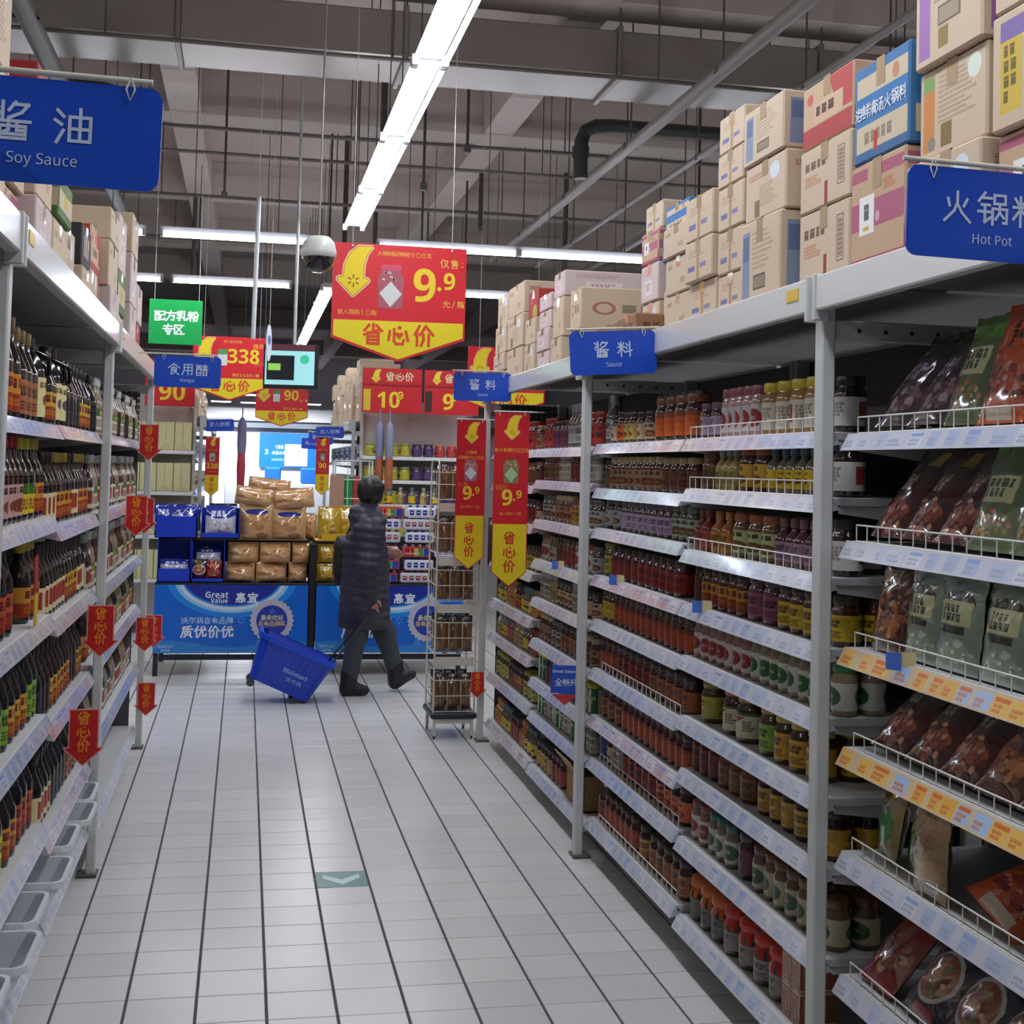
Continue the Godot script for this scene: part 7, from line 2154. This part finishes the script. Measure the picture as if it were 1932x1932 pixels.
# ------------------------------------------------------------------ person and trolley
func nets(q: Shape, bones: Array, k: float, cell: float, low := -100.0, quilt := 0.0) -> void:
	# joins tapered capsules with a smooth minimum and meshes the field as surface nets
	var lo := Vector3(1e9, 1e9, 1e9)
	var hi := -lo
	for b in bones:
		var r: float = maxf(b[2], b[3]) + 3 * cell
		lo = lo.min(b[0] - Vector3.ONE * r).min(b[1] - Vector3.ONE * r)
		hi = hi.max(b[0] + Vector3.ONE * r).max(b[1] + Vector3.ONE * r)
	var nx := int((hi.x - lo.x) / cell) + 2
	var ny := int((hi.y - lo.y) / cell) + 2
	var nz := int((hi.z - lo.z) / cell) + 2
	var f := PackedFloat32Array()
	f.resize(nx * ny * nz)
	f.fill(1.0)
	for b in bones:
		var a: Vector3 = b[0]
		var ab: Vector3 = b[1] - a
		var ra: float = b[2]
		var rb: float = b[3]
		var l2 := maxf(ab.length_squared(), 1e-9)
		var m := maxf(ra, rb) + k + 2.5 * cell
		var p0 := ((a.min(b[1]) - Vector3.ONE * m - lo) / cell).floor()
		var p1 := ((a.max(b[1]) + Vector3.ONE * m - lo) / cell).ceil()
		for z in range(maxi(0, int(p0.z)), mini(nz, int(p1.z) + 1)):
			for y in range(maxi(0, int(p0.y)), mini(ny, int(p1.y) + 1)):
				var base := (z * ny + y) * nx
				for x in range(maxi(0, int(p0.x)), mini(nx, int(p1.x) + 1)):
					var p := lo + Vector3(x, y, z) * cell
					var t := clampf((p - a).dot(ab) / l2, 0.0, 1.0)
					var d := (p - a - ab * t).length() - lerpf(ra, rb, t)
					var g := f[base + x]
					var h := maxf(k - absf(g - d), 0.0) / k
					f[base + x] = minf(g, d) - h * h * k * 0.25
	if low > -50.0 or quilt > 0.0:
		for z in nz:
			for y in ny:
				var wy := lo.y + y * cell
				var base := (z * ny + y) * nx
				for x in nx:
					var g := f[base + x]
					if g > 0.2:
						continue
					if quilt > 0.0:
						g -= quilt * absf(sin(wy * PI / 0.062 + 0.6 * sin((lo.x + x * cell) * 9.0)))
					f[base + x] = maxf(g, low - wy)
	var id := PackedInt32Array()
	id.resize(nx * ny * nz)
	id.fill(-1)
	var V := PackedVector3Array()
	for z in nz - 1:
		for y in ny - 1:
			for x in nx - 1:
				var i0 := (z * ny + y) * nx + x
				var v0 := f[i0]
				var inside := v0 < 0.0
				var mixed := false
				for o in [1, nx, nx + 1, ny * nx, ny * nx + 1, ny * nx + nx, ny * nx + nx + 1]:
					if (f[i0 + o] < 0.0) != inside:
						mixed = true
						break
				if not mixed:
					continue
				var s := Vector3.ZERO
				var c := 0
				for e in 12:
					var ax := e / 4
					var u := e % 2
					var w := (e / 2) % 2
					var a := Vector3i(0, u, w) if ax == 0 else (Vector3i(u, 0, w) if ax == 1 else Vector3i(u, w, 0))
					var b := a + (Vector3i(1, 0, 0) if ax == 0 else (Vector3i(0, 1, 0) if ax == 1 else Vector3i(0, 0, 1)))
					var fa := f[i0 + a.x + a.y * nx + a.z * ny * nx]
					var fb := f[i0 + b.x + b.y * nx + b.z * ny * nx]
					if (fa < 0.0) != (fb < 0.0):
						s += Vector3(a) + Vector3(b - a) * (fa / (fa - fb))
						c += 1
				id[i0] = V.size()
				V.push_back(lo + (Vector3(x, y, z) + s / c) * cell)
	var N := PackedVector3Array()
	N.resize(V.size())
	var F := PackedInt32Array()
	for z in range(1, nz - 1):
		for y in range(1, ny - 1):
			for x in range(1, nx - 1):
				var i0 := (z * ny + y) * nx + x
				for ax in 3:
					var st: int = [1, nx, ny * nx][ax]
					var fa := f[i0]
					var fb := f[i0 + st]
					if (fa < 0.0) == (fb < 0.0):
						continue
					var u: int = [nx, ny * nx, 1][ax]
					var w: int = [ny * nx, 1, nx][ax]
					var a := id[i0]
					var b := id[i0 - u]
					var c := id[i0 - u - w]
					var d := id[i0 - w]
					if a < 0 or b < 0 or c < 0 or d < 0:
						continue
					var nn := (V[c] - V[a]).cross(V[d] - V[b])
					var want := Vector3([1.0 if ax == 0 else 0.0][0], 1.0 if ax == 1 else 0.0, 1.0 if ax == 2 else 0.0) * (1.0 if fb > fa else -1.0)
					if nn.dot(want) < 0.0:
						nn = -nn
					for e in [a, b, c, d]:
						N[e] += nn
					F.append_array(PackedInt32Array([a, b, c, a, c, d]))
	for e in N.size():
		N[e] = N[e].normalized()
	for e in range(0, F.size(), 3):
		q.tri(V[F[e]], V[F[e + 1]], V[F[e + 2]], N[F[e]], N[F[e + 1]], N[F[e + 2]])


func hand_bones(w: Vector3, d: Vector3, side: Vector3, curl: Vector3, s := 1.0) -> Array:
	# w wrist, d direction of the fingers, side towards the thumb, curl the way the fingers bend
	var out := []
	var palm := w + d * 0.078 * s
	out.push_back([w, palm, 0.019 * s, 0.021 * s])
	out.push_back([w + side * 0.016 * s, palm + side * 0.022 * s, 0.014 * s, 0.013 * s])
	out.push_back([w - side * 0.014 * s, palm - side * 0.024 * s, 0.014 * s, 0.012 * s])
	var lens := [0.066, 0.076, 0.071, 0.056]
	for k in 4:
		var o := side * (0.027 - 0.018 * k) * s
		var p0 := palm + o - d * 0.008 * s
		var a: Vector3 = p0 + (d + curl * 0.25).normalized() * lens[k] * 0.45 * s
		var b: Vector3 = a + (d + curl * 0.9).normalized() * lens[k] * 0.33 * s
		var c: Vector3 = b + (d * 0.6 + curl).normalized() * lens[k] * 0.26 * s
		out.push_back([p0, a, 0.0088 * s, 0.0082 * s])
		out.push_back([a, b, 0.0082 * s, 0.0076 * s])
		out.push_back([b, c, 0.0076 * s, 0.0066 * s])
	var t0 := w + side * 0.02 * s + d * 0.02 * s
	var t1 := t0 + (side * 0.8 + d * 0.7 + curl * 0.3).normalized() * 0.036 * s
	var t2 := t1 + (d + curl * 0.5 + side * 0.1).normalized() * 0.03 * s
	out.push_back([t0, t1, 0.0125 * s, 0.0098 * s])
	out.push_back([t1, t2, 0.0098 * s, 0.0082 * s])
	return out


func build_person() -> void:
	var P := func(x: float, y: float, z: float) -> Vector3: return Vector3(x, y, z)
	var o := thing("person", "person in a dark quilted coat walking past the promotion tables, pulling a basket", "person", Vector3(1.36, 0, -5.36))
	var off := -o.position
	var sh := func(list: Array) -> Array:
		var r := []
		for b in list:
			r.push_back([b[0] + off, b[1] + off, b[2], b[3]])
		return r
	var skin := mat("a87a66", 0.55)
	# body: one continuous figure, head and hands on finer grids
	var body := Shape.new()
	var bones := [
		[P.call(1.335, 0.74, -5.35), P.call(1.335, 1.08, -5.35), 0.1, 0.1],
		[P.call(1.335, 1.12, -5.24), P.call(1.335, 1.12, -5.46), 0.06, 0.06],
		[P.call(1.34, 1.14, -5.35), P.call(1.352, 1.3, -5.35), 0.055, 0.045],
		[P.call(1.335, 1.14, -5.21), P.call(1.335, 0.9, -5.145), 0.045, 0.036],
		[P.call(1.335, 0.9, -5.145), P.call(1.362, 0.685, -5.135), 0.036, 0.024],
		[P.call(1.34, 1.14, -5.49), P.call(1.35, 0.92, -5.54), 0.045, 0.036],
		[P.call(1.35, 0.92, -5.54), P.call(1.47, 0.965, -5.47), 0.036, 0.024],
		[P.call(1.325, 0.73, -5.29), P.call(1.275, 0.4, -5.28), 0.075, 0.05],
		[P.call(1.275, 0.4, -5.28), P.call(1.235, 0.09, -5.285), 0.048, 0.032],
		[P.call(1.345, 0.73, -5.42), P.call(1.49, 0.41, -5.44), 0.075, 0.05],
		[P.call(1.49, 0.41, -5.44), P.call(1.575, 0.13, -5.455), 0.048, 0.032],
	]
	nets(body, sh.call(bones), 0.04, 0.013)
	var fd := Vector3(0.62, 0, -0.78)
	var sd := Vector3(0.78, 0, 0.62)
	var hc: Vector3 = P.call(1.358, 1.4, -5.35)
	var head := [
		[hc + Vector3(0, 0.02, 0) - fd * 0.012, hc + Vector3(0, 0.03, 0) + fd * 0.012, 0.078, 0.076],
		[hc + Vector3(0, -0.03, 0) + fd * 0.02, hc + Vector3(0, -0.065, 0) + fd * 0.045, 0.062, 0.036],
		[hc + Vector3(0, 0.0, 0) + fd * 0.082, hc + Vector3(0, -0.03, 0) + fd * 0.098, 0.01, 0.013],
		[hc + Vector3(0, -0.058, 0) + fd * 0.07 - sd * 0.016, hc + Vector3(0, -0.058, 0) + fd * 0.07 + sd * 0.016, 0.009, 0.009],
		[hc + sd * 0.078 + Vector3(0, 0.015, 0), hc + sd * 0.08 + Vector3(0, -0.02, 0), 0.014, 0.01],
		[hc - sd * 0.078 + Vector3(0, 0.015, 0), hc - sd * 0.08 + Vector3(0, -0.02, 0), 0.014, 0.01],
		[hc + Vector3(0, -0.06, 0), hc + Vector3(-0.005, -0.16, 0), 0.046, 0.05],
	]
	nets(body, sh.call(head), 0.02, 0.006)
	nets(body, sh.call(hand_bones(P.call(1.362, 0.69, -5.135), Vector3(0.12, -0.98, 0.0).normalized(), Vector3(0.9, 0.1, 0.3).normalized(), Vector3(0.3, 0, -0.9).normalized())), 0.008, 0.0036)
	nets(body, sh.call(hand_bones(P.call(1.462, 0.962, -5.475), Vector3(0.93, 0.05, 0.3).normalized(), Vector3(0, 0.9, 0.3).normalized(), Vector3(0.3, -0.4, -0.6).normalized())), 0.008, 0.0036)
	part(o, "body", body.mesh(), skin)
	for s: float in [-1.0, 1.0]:
		var eye := Shape.new()
		eye.lathe([Vector2(0, -0.011), Vector2(0.009, -0.006), Vector2(0.011, 0), Vector2(0.009, 0.006), Vector2(0, 0.011)], 8)
		part(o, "eye", eye.mesh(), mat("241c1a", 0.3), hc + off + fd * 0.072 + sd * 0.03 * s + Vector3(0, 0.012, 0))
	# trousers
	var tr := Shape.new()
	nets(tr, sh.call([
		[P.call(1.335, 0.68, -5.3), P.call(1.335, 0.68, -5.41), 0.12, 0.12],
		[P.call(1.325, 0.68, -5.29), P.call(1.275, 0.4, -5.28), 0.098, 0.073],
		[P.call(1.275, 0.4, -5.28), P.call(1.24, 0.13, -5.285), 0.073, 0.058],
		[P.call(1.345, 0.68, -5.42), P.call(1.49, 0.41, -5.44), 0.098, 0.073],
		[P.call(1.49, 0.41, -5.44), P.call(1.565, 0.17, -5.455), 0.073, 0.058],
	]), 0.04, 0.013)
	part(o, "trousers", tr.mesh(), mat("3c4248", 0.85))
	# coat with quilted rings, standing collar and sleeves
	var coat := Shape.new()
	nets(coat, sh.call([
		[P.call(1.34, 1.08, -5.27), P.call(1.335, 0.62, -5.25), 0.115, 0.135],
		[P.call(1.34, 1.08, -5.43), P.call(1.335, 0.62, -5.45), 0.115, 0.135],
		[P.call(1.375, 0.95, -5.35), P.call(1.365, 0.5, -5.35), 0.115, 0.145],
		[P.call(1.3, 1.0, -5.35), P.call(1.3, 0.5, -5.35), 0.125, 0.14],
		[P.call(1.337, 1.14, -5.22), P.call(1.337, 1.14, -5.48), 0.085, 0.085],
		[P.call(1.337, 1.13, -5.2), P.call(1.335, 0.9, -5.145), 0.082, 0.068],
		[P.call(1.335, 0.9, -5.145), P.call(1.36, 0.73, -5.135), 0.068, 0.054],
		[P.call(1.34, 1.13, -5.5), P.call(1.35, 0.92, -5.54), 0.082, 0.068],
		[P.call(1.35, 0.92, -5.54), P.call(1.44, 0.955, -5.485), 0.068, 0.055],
		[P.call(1.325, 1.2, -5.35), P.call(1.33, 1.25, -5.35), 0.1, 0.092],
		[P.call(1.26, 1.24, -5.33), P.call(1.29, 1.23, -5.27), 0.05, 0.05],
		[P.call(1.29, 1.23, -5.27), P.call(1.42, 1.2, -5.28), 0.048, 0.04],
	]), 0.05, 0.0115, 0.455, 0.009)
	part(o, "coat", coat.mesh(), mat("2f2c3a", 0.5))
	# hair, cut short, leaving the face free
	var hair := Shape.new()
	nets(hair, sh.call([
		[hc + Vector3(0, 0.022, 0) - fd * 0.02, hc + Vector3(0, 0.03, 0) - fd * 0.004, 0.088, 0.082],
		[hc + Vector3(0, -0.03, 0) - fd * 0.035, hc + Vector3(0, -0.075, 0) - fd * 0.03, 0.075, 0.05],
		[hc + sd * 0.045 + Vector3(0, 0.02, 0), hc + sd * 0.06 + Vector3(0, -0.05, 0) - fd * 0.005, 0.05, 0.03],
		[hc - sd * 0.045 + Vector3(0, 0.02, 0), hc - sd * 0.06 + Vector3(0, -0.05, 0) - fd * 0.005, 0.05, 0.03],
		[hc + Vector3(0, 0.075, 0) + fd * 0.02, hc + Vector3(0, 0.06, 0) + fd * 0.06, 0.035, 0.025],
	]), 0.025, 0.007)
	part(o, "hair", hair.mesh(), mat("141214", 0.45))
	# boots
	for b in [[P.call(1.235, 0.14, -5.285), P.call(1.232, 0.06, -5.285), P.call(1.22, 0.042, -5.285), P.call(1.345, 0.036, -5.275)], [P.call(1.57, 0.18, -5.455), P.call(1.578, 0.1, -5.455), P.call(1.572, 0.062, -5.455), P.call(1.69, 0.118, -5.45)]]:
		var bt := Shape.new()
		nets(bt, sh.call([[b[0], b[1], 0.06, 0.056], [b[1], b[2], 0.052, 0.046], [b[2], b[3], 0.042, 0.032], [b[2] + Vector3(0.03, 0.02, 0), b[3] + Vector3(-0.03, 0.004, 0), 0.042, 0.034]]), 0.02, 0.009, 0.003)
		part(o, "boot", bt.mesh(), mat("1c1a1e", 0.5))
	# shoulder bag on the far side
	var bg := thing("shoulder_bag", "black shoulder bag carried behind the quilted coat", "bag", Vector3(1.165, 0.72, -5.5))
	part(bg, "pouch", bag_mesh(0.13, 0.34, 0.22, 2), mat("171417", 0.5), Vector3(0.02, 0.19, 0))
	var stp := Shape.new()
	stp.tube([Vector3(0.03, 0.33, 0.03), Vector3(0.08, 0.47, 0.03), Vector3(0.17, 0.5, 0.02), Vector3(0.22, 0.43, 0.0)], 0.009, 6)
	part(bg, "strap", stp.mesh(), mat("171417", 0.5))
	build_trolley()


func build_trolley() -> void:
	var o := thing("basket_trolley", "blue plastic basket on wheels tilted behind the walking person", "basket", Vector3(0.755, 0.09, -5.1))
	o.rotation.z = -0.42
	var blue := mat("1740c4", 0.35)
	var q := Shape.new()
	var h := 0.3
	var T := rounded(0.52, 0.36, 0.05, 4)
	var Bt := rounded(0.41, 0.27, 0.04, 4)
	var m := T.size()
	for k in m:
		var k2 := (k + 1) % m
		var a := Vector3(Bt[k].x, 0, Bt[k].y)
		var b := Vector3(Bt[k2].x, 0, Bt[k2].y)
		var c := Vector3(T[k2].x, h, T[k2].y)
		var d := Vector3(T[k].x, h, T[k].y)
		var nn := Vector3(T[k].x + T[k2].x, -0.1, T[k].y + T[k2].y).normalized()
		q.quad(a, b, c, d, nn)
		q.quad(a * 0.985 + Vector3(0, 0.006, 0), b * 0.985 + Vector3(0, 0.006, 0), Vector3(c.x * 0.985, c.y, c.z * 0.98), Vector3(d.x * 0.985, d.y, d.z * 0.98), -nn)
		q.tri(a, b, Vector3.ZERO, Vector3.DOWN, Vector3.DOWN, Vector3.DOWN)
		q.tri(a + Vector3(0, 0.008, 0), b + Vector3(0, 0.008, 0), Vector3(0, 0.008, 0), Vector3.UP, Vector3.UP, Vector3.UP)
	part(o, "tub", q.mesh(), blue)
	var rm := Shape.new()
	var big := rounded(0.55, 0.39, 0.06, 4)
	for k in m:
		var k2 := (k + 1) % m
		var nn := Vector3(big[k].x + big[k2].x, 0, big[k].y + big[k2].y).normalized()
		rm.quad(Vector3(big[k].x, h - 0.03, big[k].y), Vector3(big[k2].x, h - 0.03, big[k2].y), Vector3(big[k2].x, h + 0.005, big[k2].y), Vector3(big[k].x, h + 0.005, big[k].y), nn)
		rm.quad(Vector3(big[k].x, h + 0.005, big[k].y), Vector3(big[k2].x, h + 0.005, big[k2].y), Vector3(T[k2].x * 0.97, h + 0.005, T[k2].y * 0.97), Vector3(T[k].x * 0.97, h + 0.005, T[k].y * 0.97), Vector3.UP)
	part(o, "rim", rm.mesh(), mat("1c48cc", 0.35))
	var rib := Shape.new()
	for k in 9:
		var x := -0.2 + 0.05 * k
		rib.quad(Vector3(x * 0.82 - 0.003, 0.02, 0.141), Vector3(x * 0.82 + 0.003, 0.02, 0.141), Vector3(x + 0.003, h - 0.03, 0.181), Vector3(x - 0.003, h - 0.03, 0.181), Vector3(0, -0.1, 1).normalized())
	part(o, "rib", rib.mesh(), mat("1538b0", 0.4))
	var tilt := Basis(Vector3.RIGHT, atan2(0.045, 0.3))
	part(o, "lettering", lettering("沃尔玛", 0.034, 0.1, 1.1), mat("9db8ec", 0.5), Vector3(0.06, 0.09, 0.1535), tilt)
	part(o, "lettering", latin("Walmart", 0.03, true), mat("9db8ec", 0.5), Vector3(0.05, 0.14, 0.161), tilt)
	for a in [[-0.19, 0.11], [-0.19, -0.11], [0.12, 0.11], [0.12, -0.11]]:
		var w := Shape.new()
		w.lathe([Vector2(0, -0.01), Vector2(0.026, -0.01), Vector2(0.028, 0), Vector2(0.026, 0.01), Vector2(0, 0.01)], 12)
		part(o, "wheel", w.mesh(), mat("4a4c50", 0.4), Vector3(a[0], -0.03, a[1]), Basis(Vector3.RIGHT, PI / 2))
		part(o, "wheel_fork", boxm(Vector3(0.03, 0.035, 0.03), 0.003), mat("2a3c7c", 0.4), Vector3(a[0], -0.008, a[1]))
	# pull handle: two bars meeting in the hand
	var inv := (Transform3D(Basis(Vector3.BACK, -0.42), Vector3(0.755, 0.09, -5.1))).affine_inverse()
	var hd := Shape.new()
	var g := Vector3(1.382, 0.6, -5.13)
	for z: float in [-0.12, 0.12]:
		hd.tube([Vector3(0.24, h - 0.02, z), inv * (g + Vector3(-0.06, -0.06, z * 0.5)), inv * (g + Vector3(0, 0, z * 0.35))], 0.007, 6)
	hd.tube([inv * (g + Vector3(0, 0, -0.045)), inv * (g + Vector3(0, 0, 0.045))], 0.009, 6)
	part(o, "pull_handle", hd.mesh(), mat("14182a", 0.4))
